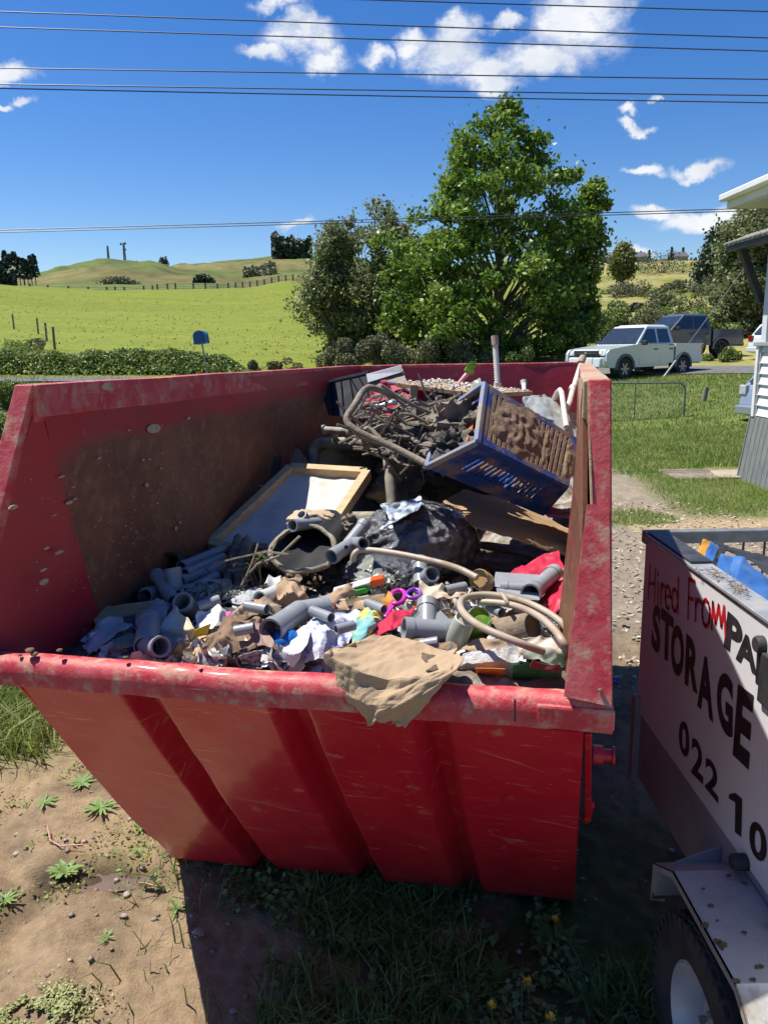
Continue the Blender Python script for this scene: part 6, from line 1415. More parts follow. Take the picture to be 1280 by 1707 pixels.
# steel tub, walking frame, brush
m_tub = mat('grey_steel_tub', (.30, .32, .31), (.36, .36, .33), scale=5, rough=.45, metal=.3, dirt=((.33, .30, .22), 7, .52, .72))
px_sheet([[(872, 668, 3.75), (905, 662, 3.85), (958, 692, 3.75)], [(880, 690, 3.45), (920, 705, 3.40), (962, 735, 3.30)]], 0, 'metal_tray', m_tub, 'dented grey metal tray behind the blue basket', 'tray', amp=.010, th=.01)
m_wt = mat('dirty_white_tube', (.62, .60, .56), (.5, .46, .4), scale=16, rough=.45, dirt=((.36, .29, .22), 12, .58, .74))
wt = thing('walking_stick', 'white upright tube with textured grip standing out of the heap', 'tube', at(829, 640, 3.9)); o0 = wt.location
MB().tube([at(831, 680, 3.85)-o0, at(829, 640, 3.9)-o0, at(825, 572, 3.95)-o0], .0135, 12).build('shaft', m_wt, wt, True)
MB().tube([at(825.5, 575, 3.945)-o0, at(824, 560, 3.955)-o0], [.018, .018], 12).build('end_cap', mat('tan_rubber', (.36, .28, .2), (.3, .22, .15), rough=.8), wt, True)
b = MB()
for k in range(14): f = k/14; b.lathe([(.0135, -.002), (.0155, 0), (.0135, .002)], at(829, 640, 3.9).lerp(at(825, 578, 3.95), .05+.9*f)-o0, (0, 0, 1), 12)
b.build('grip_rings', m_wt, wt, True)['kind'] = 'stuff'
MB().lathe([(.013, -.012), (.019, -.012), (.019, .012), (.013, .012)], at(829, 642, 3.9)-o0, (0, 0, 1), 12).build('collar', m_wt, wt, True)
wf = thing('bent_tube_frame', 'dirty white bent tube frame poking over the right rear rim', 'tube frame', at(935, 690, 3.5)); o0 = wf.location
T_ = lambda pts, r_, nm, m: MB().tube([at(*p)-o0 for p in pts], r_, 12).build(nm, m, wf, True)
T_([(969, 605, 4.1), (953, 655, 3.8), (949, 672, 3.72), (943, 684, 3.66), (938, 686, 3.62)], .014, 'tube', m_wt); T_([(971, 596, 4.12), (967, 606, 4.08)], .019, 'end_cap', MATS['tan_rubber'])
T_([(955, 645, 3.85), (953, 651, 3.83)], .018, 'collar', m_wt)
T_([(923, 672, 3.85), (928, 655, 3.75), (933, 650, 3.68), (936, 655, 3.6), (940, 685, 3.45), (944, 712, 3.35)], .0125, 'tube', m_wt)
T_([(915, 675, 3.9), (925, 656, 3.8), (930, 650, 3.72)], .006, 'thin_rod', m_wt)
T_([(938, 700, 3.5), (944, 680, 3.7), (952, 656, 3.8)], .005, 'thin_rod', m_wt)
T_([(873, 640, 3.95), (874, 690, 3.7)], .012, 'tube', m_wt); T_([(873, 641, 3.95), (872, 634, 3.96)], .016, 'end_cap', m_wt)
br = thing('scrub_brush', 'pink handled brush with bright green head at the back of the heap', 'brush', at(765, 635, 3.95)); o0 = br.location
MB().tube([at(750, 655, 3.85)-o0, at(762, 642, 3.9)-o0, at(780, 622, 3.95)-o0], [.009, .010, .014], 10).build('handle', mat('pink_handle', (.62, .28, .30), (.5, .2, .2), scale=12, rough=.4), br, True)
b = MB()
for k in range(90):
    a = V_((random.gauss(0, .012), random.gauss(0, .012), random.gauss(0, .008))); b.bar(at(783, 614, 3.95)-o0+a, at(783, 614, 3.95)-o0+a+V_((.012, -.005, .018+random.uniform(0, .008))), .002, .002)
b.box(at(782, 618, 3.95)-o0, (.045, .03, .02), Matrix.Rotation(.5, 3, 'Y')); b.build('brush_head', mat('lime_bristle', (.22, .42, .04), (.16, .34, .03), rough=.6), br)
px_sheet([[(775, 640, 3.9), (800, 632, 3.9)], [(780, 652, 3.8), (806, 646, 3.8)]], 0, 'plastic_bag', m_cl, 'scrap of pale plastic behind the crusted table', 'plastic', amp=.01)
# curved plywood sheet under the basket
px_sheet([[(736, 838, 3.05), (772, 818, 3.25), (858, 838, 3.35), (956, 888, 3.3)], [(760, 862, 2.92), (800, 858, 3.0), (870, 878, 2.98), (955, 912, 2.95)], [(790, 880, 2.84), (842, 893, 2.80), (900, 912, 2.76), (955, 930, 2.72)]], 0, 'plywood_sheet', m_plyl, 'warped tan plywood sheet below the blue basket', 'plywood', amp=.004, th=.006, res=16)
px_sheet([[(795, 905, 3.3), (958, 925, 3.2)], [(800, 915, 3.25), (958, 945, 3.1)]], 0, 'plank', m_ply, 'dark brown plank in the gap below the plywood', 'plank', amp=.003, th=.012)
px_sheet([[(800, 935, 3.1), (958, 962, 3.0)], [(805, 945, 3.05), (955, 985, 2.9)]], 0, 'plank', m_ply, 'second dark plank low in the gap below the plywood', 'plank', amp=.003, th=.012, sd=4)
px_sheet([[(905, 845, 3.2), (950, 850, 3.15)], [(915, 862, 3.1), (958, 868, 3.05)]], 0, 'red_plastic', mat('bright_red_plastic', (.5, .015, .02), (.42, .01, .02), rough=.4), 'bit of red plastic below the basket\'s lower corner', 'plastic', amp=.006)
# black rubbish bags
m_bag = mat('black_bag_film', (.035, .037, .042), (.075, .08, .09), scale=9, rough=.2, spec=1.0, coat=1.0, bump=1.0, bscale=13, dirt=((.30, .27, .22), 6, .64, .80))
m_bagp = mat('pale_film', (.34, .42, .50), (.10, .12, .15), scale=22, rough=.25, spec=.8, coat=.4, lo=.45, hi=.55, bump=.3)
def bag(px, py, Y, rx, ry, rz, m, label, seed):
    c = at(px, py, Y)
    def f(u, v):
        a = u*2*math.pi; e = (v-.5)*math.pi*.985; d = V_((math.cos(a)*math.cos(e), math.sin(a)*math.cos(e), math.sin(e)))
        tie = V_((-.8, -.35, -.3)).normalized(); q = d-tie*d.dot(tie); ang_ = math.atan2(q.dot(V_((.3, -.8, .5))), q.dot(V_((-.1, .4, .9))))
        near = max(0, d.dot(tie)+.35); fold = math.sin(ang_*19+3*N3(d*2+V_((seed, 0, 0))))*.035*near + (1-abs(N3(d*3.2+V_((seed, 3, 0)))))*.08+N3(d*7+V_((seed, 0, 0)))*.035+abs(N3(d*12))*.045+abs(N3(d*25))*.022
        return c+V_((d.x*rx, d.y*ry, d.z*rz))*(.92+fold)
    return tag(MB().grid(f, 120, 70).build('rubbish_bag', m, None, True), label, 'bag')
bg1 = bag(697, 905, 2.92, .235, .20, .165, m_bag, 'big shiny black rubbish bag in the middle of the heap', 1)
px_sheet([[(636, 842, 2.86), (700, 826, 2.92)], [(650, 868, 2.76), (708, 842, 2.80)], [(634, 880, 2.73), (690, 858, 2.74)]], 0, 'plastic_film', m_bagp, 'blue white printed film stretched over the top of the black bag', 'plastic', amp=.010, sd=2)
bag(640, 955, 2.55, .14, .13, .07, m_bag, 'smaller black plastic bag in front of the big one', 6)
# tan padded lump with black pot
m_pot = mat('black_pot', (.008, .008, .008), (.02, .018, .016), scale=9, rough=.6, dirt=((.12, .10, .08), 9, .66, .85))
pot = thing('plastic_tub', 'black plastic tub lying open towards the viewer with muddy rim', 'tub', at(505, 915, 2.62)); o0 = pot.location
oc = [at(447, 920, 2.50), at(466, 895, 2.58), at(490, 878, 2.66), at(525, 876, 2.68), at(552, 890, 2.64), at(560, 915, 2.55), at(548, 945, 2.45), at(500, 955, 2.42), at(460, 945, 2.44)]

for _ in range(2): oc = [q_ for a_, c_ in zip(oc, oc[1:]+oc[:1]) for q_ in (a_.lerp(c_, .25), a_.lerp(c_, .75))]
oc = [p+V_((N3(p*18)*.006, N3(p*21)*.006, N3(p*24)*.008)) for p in oc]
MB().tube([p-o0 for p in oc+[oc[0], oc[1]]], .009, 8, cap=False, jit=.2).build('rim', mat('muddy_rim', (.33, .28, .2), (.2, .17, .12), scale=14, rough=.85, bump=.5), pot, True)
cen = sum(oc, V_())/len(oc); n = len(oc); dd = V_((.06, .28, .02)); V = [p-o0 for p in oc]+[cen+(p-cen)*.72+dd-o0 for p in oc]; MB().add(V, [(i, (i+1) % n, n+(i+1) % n, n+i) for i in range(n)]+[tuple(range(n, 2*n))]).build('shell', m_pot, pot, True)
lump(520, 865, 2.85, .09, .07, .03, mat('tan_padding', (.5, .38, .24), (.4, .3, .2), scale=10, rough=.85, bump=.3), 'padding', 'tan padded flap on top of the black tub', 'padding', .4, 2, 11)
lump(425, 934, 2.60, .032, .03, .03, mat('moss_green', (.13, .20, .03), (.2, .27, .06), scale=40, rough=.95, bump=1, bscale=120), 'moss_clump', 'bright green clump of moss left of the black tub', 'moss', .5, 6, 12)
lump(585, 872, 2.8, .03, .05, .03, m_mc2, 'muddy_clothes', 'grey muddy rag beside the shredded plastic', 'cloth', .6, 3, 13)
pxt([(395, 1000, 2.42), (402, 950, 2.60), (412, 900, 2.78)], .020, 'rotten_branch', m_mc2, 'mud covered rotten branch, left one of the pair', 'branch', jit=.25)
pxt([(372, 1000, 2.42), (383, 950, 2.62), (398, 895, 2.85)], .016, 'rotten_branch', m_mc, 'darker rotten branch beside the left wall pipes', 'branch', jit=.25)
lump(415, 915, 2.85, .07, .05, .02, m_mc2, 'soil_clod', 'heap of grey soil at the foot of the canvas', 'soil', .5, 4, 15)
# grey pvc fittings
m_pvc = mat('grey_pvc', (.23, .245, .265), (.27, .285, .30), scale=5, rough=.38, dirt=((.42, .38, .32), 10, .62, .80)); m_hole = mat('dark_hole', (.01, .01, .01), rough=.9)
def fitting(label, parts, webs=(), holes=(), cat='pipe fitting', name='pipe_fitting', m=None, r=.026):
    m = m or m_pvc; P0 = at(*parts[0][0]); t = thing(name, label, cat, P0)
    for k, (a, c, *rr) in enumerate(parts):
        r_ = rr[0] if rr else r; p, q = at(*a)-P0, at(*c)-P0; b = MB().pipe(p, q, r_, .004, 20)
        d = (p-q).normalized(); b.pipe(p+d*.002, p-d*.022, r_*1.10, .005, 20); b.build('socket' if k else 'tube', m, t, True)
    for w in webs: MB().poly([at(*x)-P0 for x in w], (0, .006, 0)).build('web', m, t, bevel=.001)
    for hpt in holes:
        p = at(*hpt)-P0; d = ray(hpt[0], hpt[1]).normalized(); MB().lathe([(0, 0), (.0065, 0), (.0065, .003), (0, .003)], p, d, 12).build('screw_hole', m_hole, t)
    return t
fitting('grey angled pipe fitting resting on the black tub\'s tan flap', [((488, 876, 2.62), (530, 872, 2.75), .021), ((503, 858, 2.70), (516, 874, 2.74), .018)], [((520, 865, 2.73), (552, 872, 2.8), (550, 878, 2.8), (515, 880, 2.7))])
fitting('grey Y shaped pipe fitting left of the black bag, mouth down left', [((553, 928, 2.45), (588, 905, 2.55), .024), ((608, 873, 2.62), (580, 908, 2.54), .022), ((606, 906, 2.47), (590, 904, 2.56), .020)], [((560, 915, 2.52), (596, 876, 2.62), (600, 884, 2.62), (580, 905, 2.53))], [(577, 912, 2.475)])
fitting('grey elbow fitting standing in front of the black bag', [((720, 957, 2.33), (700, 968, 2.40), .024), ((700, 935, 2.45), (702, 975, 2.36), .026)], [((706, 940, 2.44), (724, 960, 2.36), (720, 988, 2.3), (708, 985, 2.32))])
fitting('large grey tee fitting with flat arm at the right of the heap', [((884, 990, 2.16), (900, 975, 2.30), .028), ((925, 953, 2.32), (893, 980, 2.22), .024), ((835, 980, 2.26), (884, 982, 2.24), .022)], [((822, 978, 2.28), (826, 955, 2.36), (898, 958, 2.34), (890, 992, 2.20)), ((828, 982, 2.2), (900, 990, 2.16), (898, 1000, 2.14), (830, 998, 2.18))], [(843, 985, 2.195), (908, 972, 2.24)])
fitting('grey tee fitting propped on the cardboard at front centre', [((674, 1048, 1.98), (740, 1052, 2.00), .030), ((764, 1050, 2.02), (736, 1052, 2.00), .031), ((712, 1004, 2.10), (712, 1050, 2.02), .027)], [((690, 1030, 2.02), (706, 1010, 2.08), (728, 1012, 2.09), (752, 1036, 2.03), (740, 1045, 2.0), (690, 1042, 2.0))])
fitting('long grey bent pipe with screw holes at front centre left', [((452, 1052, 1.96), (500, 1019, 2.12), .033), ((546, 1012, 2.16), (498, 1020, 2.12), .032)], (), [(463, 1046, 1.915), (530, 1018, 2.085)])
fitting('grey tee fitting lying behind the lip at far left', [((268, 1078, 1.90), (240, 1074, 1.98), .026), ((250, 1036, 2.12), (243, 1078, 1.95), .032)], [((245, 1035, 2.1), (262, 1040, 2.1), (262, 1060, 1.98), (246, 1060, 1.98))])
fitting('short grey socket standing up in the shade, mouth upwards', [((288, 948, 2.42), (294, 985, 2.40), .025)], [((298, 950, 2.42), (300, 985, 2.4), (304, 985, 2.4), (302, 952, 2.42))])
fitting('grey pipe with open mouth near the white paper cone', [((304, 1003, 2.20), (322, 1018, 2.26), .028)])
fitting('white plastic pipe with dark mouth beside the brown paper', [((434, 998, 2.26), (480, 978, 2.42), .022)], m=mat('white_pipe', (.55, .55, .53), (.48, .48, .46), rough=.4))
for i, (a, c, r_, lab) in enumerate((((303, 945, 2.60), (372, 916, 2.85), .020, 'uppermost grey pipe of the shaded stack by the left wall'), ((308, 957, 2.52), (372, 930, 2.78), .020, 'second grey pipe of the shaded stack by the left wall'), ((300, 970, 2.48), (375, 945, 2.72), .022, 'third grey pipe of the shaded stack by the left wall'),
        ((243, 993, 2.38), (275, 983, 2.50), .024, 'short grey pipe at the left end of the shaded stack'), ((352, 978, 2.38), (378, 975, 2.50), .022, 'grey elbow mouth at the right end of the shaded stack'), ((262, 958, 2.48), (290, 1002, 2.32), .022, 'grey pipe slanting down across the shaded stack'), ((312, 988, 2.36), (360, 962, 2.58), .020, 'lowest grey pipe of the shaded stack'))):
    fitting(lab, [(a, c, r_)], cat='pipe', name='grey_pipe')
fitting('black pipe ring against the left wall above the pipes', [((284, 938, 2.60), (300, 935, 2.75), .034)], m=m_pot, cat='pipe', name='black_pipe'); fitting('black hose end at the far left of the pipes', [((226, 1000, 2.36), (250, 1004, 2.4), .026)], m=m_pot, cat='pipe', name='black_pipe')
fitting('short white tube upright by the right wall', [((950, 1008, 2.02), (947, 1046, 1.98), .018)], m=m_wt, cat='pipe', name='white_tube')
# hoses
m_hose = mat('tan_hose', (.42, .35, .27), (.34, .27, .2), scale=9, rough=.5, dirt=((.28, .2, .13), 9, .55, .7))
pxt([(588, 936, 2.46), (590, 922, 2.46), (602, 916, 2.48), (640, 919, 2.44), (700, 930, 2.38), (760, 945, 2.30), (795, 963, 2.24)], .0105, 'bent_pipe', m_hose, 'long thin tan pipe with bent end lying across the black bag', 'pipe')
def hose(pts, r_, label):
    P = [pp(x, y, dz) for x, y, dz in pts]
    for _ in range(2):
        Q = [P[0]]
        for a_, c_ in zip(P[:-1], P[1:]): Q += [a_.lerp(c_, .25), a_.lerp(c_, .75)]
        P = Q+[P[-1]]
    tag(MB().tube(P, r_, 10, jit=.03).build('hose', m_hose, None, True), label, 'hose')
hose([(905, 1086, .10), (870, 1074, .13), (815, 1052, .15), (780, 1032, .15), (764, 1010, .14), (772, 995, .13), (810, 990, .13), (862, 998, .13), (905, 1016, .13), (940, 1040, .12), (952, 1062, .10)], .0098, 'tan hose looping round the green can, front loop')
hose([(796, 1003, .11), (850, 1006, .12), (895, 1024, .13), (925, 1050, .13), (940, 1074, .12), (948, 1084, .09), (935, 1090, .08), (924, 1078, .08)], .0098, 'tan hose behind the first, its end curled at the right wall')
hose([(836, 990, .15), (842, 998, .16), (846, 1006, .15)], .006, 'dirty tie wrapped round the hose loops')
# red plastic sheets
m_rp = mat('pink_red_plastic', (.60, .03, .08), (.50, .02, .05), scale=5, rough=.45, bump=.15, transl=.25, dirt=((.42, .3, .22), 8, .62, .8))
px_sheet([[(842, 962, 2.42), (905, 925, 2.55), (930, 922, 2.55)], [(850, 975, 2.36), (912, 955, 2.42), (945, 950, 2.40)]], 0, 'red_tub_piece', m_rp, 'bright pink red plastic piece behind the large grey tee', 'plastic', amp=.008, sd=4)
px_sheet([[(920, 950, 2.40), (960, 965, 2.28)], [(905, 1005, 2.22), (952, 990, 2.15)], [(900, 1035, 2.10), (925, 1032, 2.06)]], 0, 'red_tub_piece', m_rp, 'crumpled pink red plastic between grey tee and right wall', 'plastic', amp=.014, sd=9)
# cloth, paper and cardboard at the front
def psheet(rows, name, m, lab, cat, amp=.008, th=.002, sd=0, res=14, **k):
    return px_sheet([[(x, y, pp(x, y, dz).y) for x, y, dz in r_] for r_ in rows], 0, name, m, lab, cat, amp=amp, th=th, sd=sd, res=res, **k)
m_card = mat('corrugated_cardboard', (.43, .31, .19), (.37, .26, .155), scale=6, rough=.85, bump=.3, bscale=25)
lipY = lambda px: lerp(1.86, 1.505, (px+108)/1131.)
cb = [[(612, 1066, 1.92), (652, 1060, 1.95), (700, 1076, 1.90), (752, 1092, 1.82)], [(572, 1082, 1.76), (630, 1094, 1.76), (700, 1098, 1.76), (772, 1106, 1.70)], [(541, 1098, lipY(541)-.012), (600, 1126, lipY(600)-.020), (680, 1138, lipY(680)-.020), (762, 1120, lipY(762)-.008)], [(575, 1160, lipY(575)-.034), (610, 1178, lipY(610)-.042), (668, 1180, lipY(668)-.044), (722, 1158, lipY(722)-.034)], [(606, 1196, lipY(606)-.030), (622, 1214, lipY(620)-.034), (640, 1200, lipY(640)-.050), (674, 1214, lipY(674)-.034)]]
m_cardr = mat('ribbed_cardboard', (.45, .33, .20), (.39, .28, .17), scale=5, rough=.85, bump=.25, bscale=30, wave=(60, 1.5, (.36, .25, .15)), dirt=((.28, .19, .12), 7, .60, .74))
CG = [[at(*p) for p in r_] for r_ in cb]
def cardp(u, v):
    a_ = min(u*3, 2.9999); c_ = min(v*4, 3.9999); i, j = int(a_), int(c_); a_ -= i; c_ -= j
    p = bil(CG[j][i], CG[j][i+1], CG[j+1][i+1], CG[j+1][i], a_, c_)
    # folded facets: piecewise linear noise on a coarse lattice gives flat planes and sharp creases
    def lat(s_, k_):
        X, Y_ = u*s_, v*s_*1.2; x0, y0 = math.floor(X), math.floor(Y_); fx, fy = X-x0, Y_-y0
        h_ = lambda a1, b1: mnoise.noise(Vector((a1*1.7+k_, b1*2.3, k_*.37)))
        return (h_(x0, y0)*(1-fx-fy)+h_(x0+1, y0)*fx+h_(x0, y0+1)*fy) if fx+fy < 1 else (h_(x0+1, y0+1)*(fx+fy-1)+h_(x0+1, y0)*(1-fy)+h_(x0, y0+1)*(1-fx))
    d_ = lat(4.3, 3)*.030+lat(9.7, 8)*.014+lat(21, 5)*.005
    e_ = 0
    for ed, sd_ in ((u, 0), (1-u, 5), (1-v, 9)):
        if ed < .06: e_ += (.06-ed)*.25*mnoise.noise(Vector((u*14+sd_, v*14, 1)))
    return p+V_((e_, -.55, .8)).normalized()*(d_+.010)+V_((e_, 0, e_))
tag(MB().grid(cardp, 84, 96, .003).build('cardboard_sheet', m_cardr), 'torn crumpled cardboard sheet draped over the front lip', 'cardboard')
b = MB(); px_sheet([[(704, 1092, 1.78), (735, 1094, 1.78)], [(712, 1118, 1.60), (732, 1112, 1.60)]], 0, 'torn_hole_patch', mat('hole_shade', (.13, .085, .06), (.09, .06, .04), rough=.9), 'dark patch for the shaded torn hole in the draped cardboard', 'cardboard', amp=.008, sd=3)  # dark sheet laid on, stands for the shade inside a torn hole
m_kraft = mat('kraft_paper', (.42, .29, .18), (.34, .23, .14), scale=7, rough=.8, bump=.3); m_brown = mat('brown_cloth', (.25, .16, .10), (.18, .11, .07), scale=7, rough=.85, bump=.4)
m_white = mat('dirty_white_paper', (.66, .65, .63), (.58, .56, .53), scale=7, rough=.7, dirt=((.42, .36, .28), 9, .62, .78)); m_film = mat('white_film', (.58, .60, .62), (.5, .52, .55), scale=6, rough=.3, spec=.7, transl=.3, bump=.4, dirt=((.35, .3, .24), 7, .58, .76))
psheet([[(452, 975, .05), (480, 963, .08), (512, 972, .08)], [(445, 995, .04), (478, 990, .09), (520, 992, .05)], [(460, 1012, .03), (490, 1008, .05), (525, 1004, .03)]], 'paper_bag', m_kraft, 'crumpled brown paper bag behind the long bent pipe', 'paper bag', .016, sd=1)
psheet([[(135, 1082, .02), (160, 1040, .05), (205, 1028, .06), (240, 1028, .05)], [(150, 1090, .02), (175, 1062, .06), (215, 1048, .06), (245, 1045, .05)]], 'plastic_bag', m_film, 'dirty white plastic bag at the front left corner of the heap', 'plastic bag', .014, sd=2)
psheet([[(148, 1018, .04), (262, 1003, .05)], [(160, 1044, .02), (250, 1030, .03)]], 'plywood_offcut', m_plyl, 'thin plywood offcut by the left wall behind the white bag', 'plywood', .002, .008, sd=3, plain=True)
psheet([[(290, 1010, .08), (312, 1028, .10)], [(268, 1048, .05), (325, 1050, .08)], [(284, 1074, .02), (322, 1068, .04)]], 'folded_booklet', mat('cream_page', (.66, .62, .50), (.62, .5, .25), scale=5, rough=.7), 'white and cream folded booklet standing behind the lip', 'booklet', .006, sd=4)
psheet([[(262, 1000, .06), (285, 1004, .07)], [(235, 1045, .03), (270, 1050, .05)]], 'paper_sheet', m_film, 'bluish translucent sheet leaning left of the booklet', 'sheet', .008, sd=5)
psheet([[(330, 1018, .07), (362, 1008, .08), (385, 1022, .06)], [(328, 1045, .05), (358, 1042, .07), (372, 1040, .05)]], 'crumpled_paper', m_white, 'crumpled white paper in front of the mud covered branches', 'paper', .014, sd=6)
psheet([[(322, 1052, .07), (352, 1040, .08)], [(324, 1063, .05), (345, 1060, .05)]], 'yellow_plastic', mat('yellow_plastic', (.72, .50, .02), (.65, .45, .02), rough=.4), 'bright yellow plastic strip beside the booklet', 'plastic', .004, sd=7)
psheet([[(376, 1020, .08), (385, 1020, .08)], [(378, 1034, .07), (388, 1036, .07)]], 'pink_scrap', mat('hot_pink', (.6, .03, .25), (.5, .02, .2), rough=.5), 'small hot pink scrap on the white paper', 'scrap', .003, sd=8)
psheet([[(280, 1074, .03), (345, 1058, .05)], [(285, 1096, .01), (342, 1094, .02)]], 'tan_board', mat('tan_card', (.46, .30, .14), (.4, .26, .12), scale=5, rough=.7), 'tan card lying right behind the lip by the white tee', 'card', .003, sd=9)
psheet([[(345, 1062, .05), (385, 1020, .09), (430, 1022, .09), (452, 1030, .06)], [(338, 1088, .03), (382, 1062, .08), (420, 1060, .08), (448, 1064, .05)], [(352, 1098, .01), (392, 1088, .04), (425, 1085, .05), (445, 1090, .02)]], 'brown_cloth', m_brown, 'draped brown cloth behind the lip, left of centre', 'cloth', .016, sd=10)
psheet([[(405, 1040, .10), (430, 1034, .10)], [(425, 1078, .06), (462, 1082, .06)]], 'leather_strip', mat('rose_brown_leather', (.28, .15, .12), (.22, .12, .09), rough=.6), 'rose brown strip of leather across the brown cloth', 'leather', .006, sd=11)
psheet([[(340, 1092, .03), (400, 1080, .05), (462, 1086, .04)], [(345, 1102, .01), (400, 1098, .02), (458, 1100, .01)]], 'pink_cloth', mat('dusty_pink_cloth', (.36, .20, .17), (.28, .15, .12), scale=9, rough=.85), 'dusty pink cloth bunched right behind the lip', 'cloth', .012, sd=12)
psheet([[(398, 1092, .05), (440, 1084, .06)], [(405, 1104, .02), (435, 1104, .02)]], 'patterned_cloth', mat('patterned_navy', (.05, .06, .08), (.35, .36, .36), scale=60, rough=.8), 'scrap of black and white patterned cloth at the lip', 'cloth', .008, sd=13)
m_twl = mat('blue_print_towel', (.62, .64, .72), (.20, .26, .60), scale=20, rough=.9, bump=.5, lo=.52, hi=.58, bscale=90)
m_tw2 = mat('white_towel', (.66, .66, .68), (.55, .30, .38), scale=6, rough=.9, bump=.5, lo=.6, hi=.66, bscale=90)
psheet([[(520, 1030, .08), (565, 1018, .09), (598, 1022, .07)], [(500, 1062, .07), (545, 1052, .09), (596, 1048, .06)], [(490, 1104, .02), (540, 1098, .04), (580, 1078, .04)]], 'towel', m_twl, 'white towel with blue curly print behind the lip at centre', 'towel', .012, sd=14)
psheet([[(498, 1048, .08), (525, 1042, .10)], [(470, 1088, .04), (500, 1090, .06)], [(462, 1104, .01), (492, 1106, .02)]], 'towel', m_tw2, 'white towel with pink print beside the blue print towel', 'towel', .010, sd=15)
psheet([[(598, 1022, .08), (628, 1012, .09), (645, 1025, .08)], [(588, 1052, .06), (618, 1045, .08), (640, 1042, .06)], [(582, 1075, .04), (602, 1072, .05), (620, 1066, .04)]], 'cloth', mat('teal_yellow_cloth', (.16, .38, .38), (.60, .52, .12), scale=14, rough=.9, lo=.5, hi=.56), 'teal and yellow patterned cloth left of the red cloth', 'cloth', .014, sd=16)
psheet([[(630, 1040, .07), (660, 1018, .09), (692, 1016, .08)], [(618, 1064, .05), (650, 1050, .08), (680, 1044, .06)]], 'cloth', mat('raspberry_cloth', (.50, .01, .05), (.42, .01, .04), scale=9, rough=.8), 'raspberry red cloth left of the propped tee fitting', 'cloth', .010, sd=17)
psheet([[(588, 1068, .05), (632, 1040, .07)], [(598, 1080, .02), (640, 1058, .04)]], 'cloth', m_mc, 'dark strip of cloth between teal and red cloths', 'cloth', .008, sd=18)
lump(477, 1066, 1.98, .040, .04, .028, mat('blue_ball', (.01, .13, .42), (.01, .10, .35), rough=.35), 'blue_ball', 'half hidden blue plastic ball under the bent pipe', 'ball', .06, 2, 20)
psheet([[(540, 990, .10), (590, 965, .12)], [(545, 1010, .08), (598, 985, .09)]], 'brown_paper', m_kraft, 'brown paper patch under the toy water gun', 'paper', .010, sd=19)
psheet([[(528, 1000, .07), (550, 985, .09)], [(532, 1018, .05), (556, 1003, .06)]], 'toy_part', mat('red_white_toy', (.6, .5, .5), (.6, .05, .05), scale=14, rough=.5), 'small red and white toy piece behind the bent pipe', 'toy', .006, sd=20)
psheet([[(448, 960, .10), (470, 955, .11)], [(440, 975, .07), (470, 978, .08)]], 'crumpled_paper', m_white, 'small crumpled white tissue by the black tub', 'tissue', .010, sd=22)
psheet([[(388, 990, .05), (420, 978, .07), (440, 985, .06)], [(370, 1010, .03), (410, 1004, .05), (440, 1000, .05)]], 'plastic_bag', m_film, 'shiny white film beside the mud covered branches', 'plastic', .012, sd=23)
psheet([[(385, 1012, .08), (425, 1000, .09), (460, 1002, .08)], [(388, 1040, .06), (425, 1030, .08), (462, 1030, .06)]], 'frayed_rag', mat('frayed_rag', (.40, .31, .22), (.26, .19, .13), scale=20, rough=.95, bump=.8), 'frayed tan rag above the brown cloth', 'rag', .016, sd=24)
psheet([[(424, 1000, .12), (436, 1000, .12)], [(425, 1009, .11), (437, 1009, .11)]], 'orange_scrap', mat('orange_scrap', (.6, .2, .05), (.5, .15, .04)), 'small orange label beside the white pipe', 'label', .001, sd=25)
# dark packets at front left
psheet([[(188, 1066, .05), (222, 1054, .05)], [(195, 1084, .03), (232, 1076, .03)]], 'carton', mat('green_brown_carton', (.10, .16, .12), (.35, .22, .15), scale=9, rough=.6), 'small green and brown carton at front left', 'carton', .003, sd=26)
psheet([[(206, 1030, .07), (228, 1024, .07)], [(208, 1044, .05), (226, 1046, .05)]], 'plastic_grip', m_blkp, 'black plastic handle lying on the white bag', 'handle', .006, sd=27)
# toy water gun
tg = thing('toy_water_gun', 'white toy water gun with orange nozzle and green trigger body', 'toy', at(600, 980, 2.30)); o0 = tg.location
gp = lambda *a: at(*a)-o0
MB().hexa([gp(556, 996, 2.26), gp(618, 978, 2.30), gp(620, 968, 2.33), gp(558, 985, 2.29)], [gp(554, 990, 2.24), gp(617, 971, 2.28), gp(619, 961, 2.31), gp(556, 979, 2.27)]).build('barrel', mat('white_toy_plastic', (.66, .64, .66), (.6, .58, .6), rough=.35), tg, bevel=.004)
MB().hexa([gp(617, 980, 2.295), gp(641, 976, 2.32), gp(642, 964, 2.34), gp(620, 966, 2.325)], [gp(616, 969, 2.28), gp(640, 965, 2.30), gp(640, 957, 2.32), gp(618, 960, 2.31)]).build('nozzle', mat('orange_plastic', (.72, .10, .01), (.7, .09, .01), rough=.35), tg, bevel=.004)
MB().hexa([gp(562, 1000, 2.24), gp(612, 990, 2.28), gp(618, 980, 2.30), gp(560, 996, 2.27)], [gp(560, 994, 2.23), gp(610, 981, 2.27), gp(616, 974, 2.29), gp(558, 990, 2.26)]).build('trigger_body', mat('neon_green', (.06, .48, .04), (.05, .4, .03), rough=.35), tg, bevel=.004)
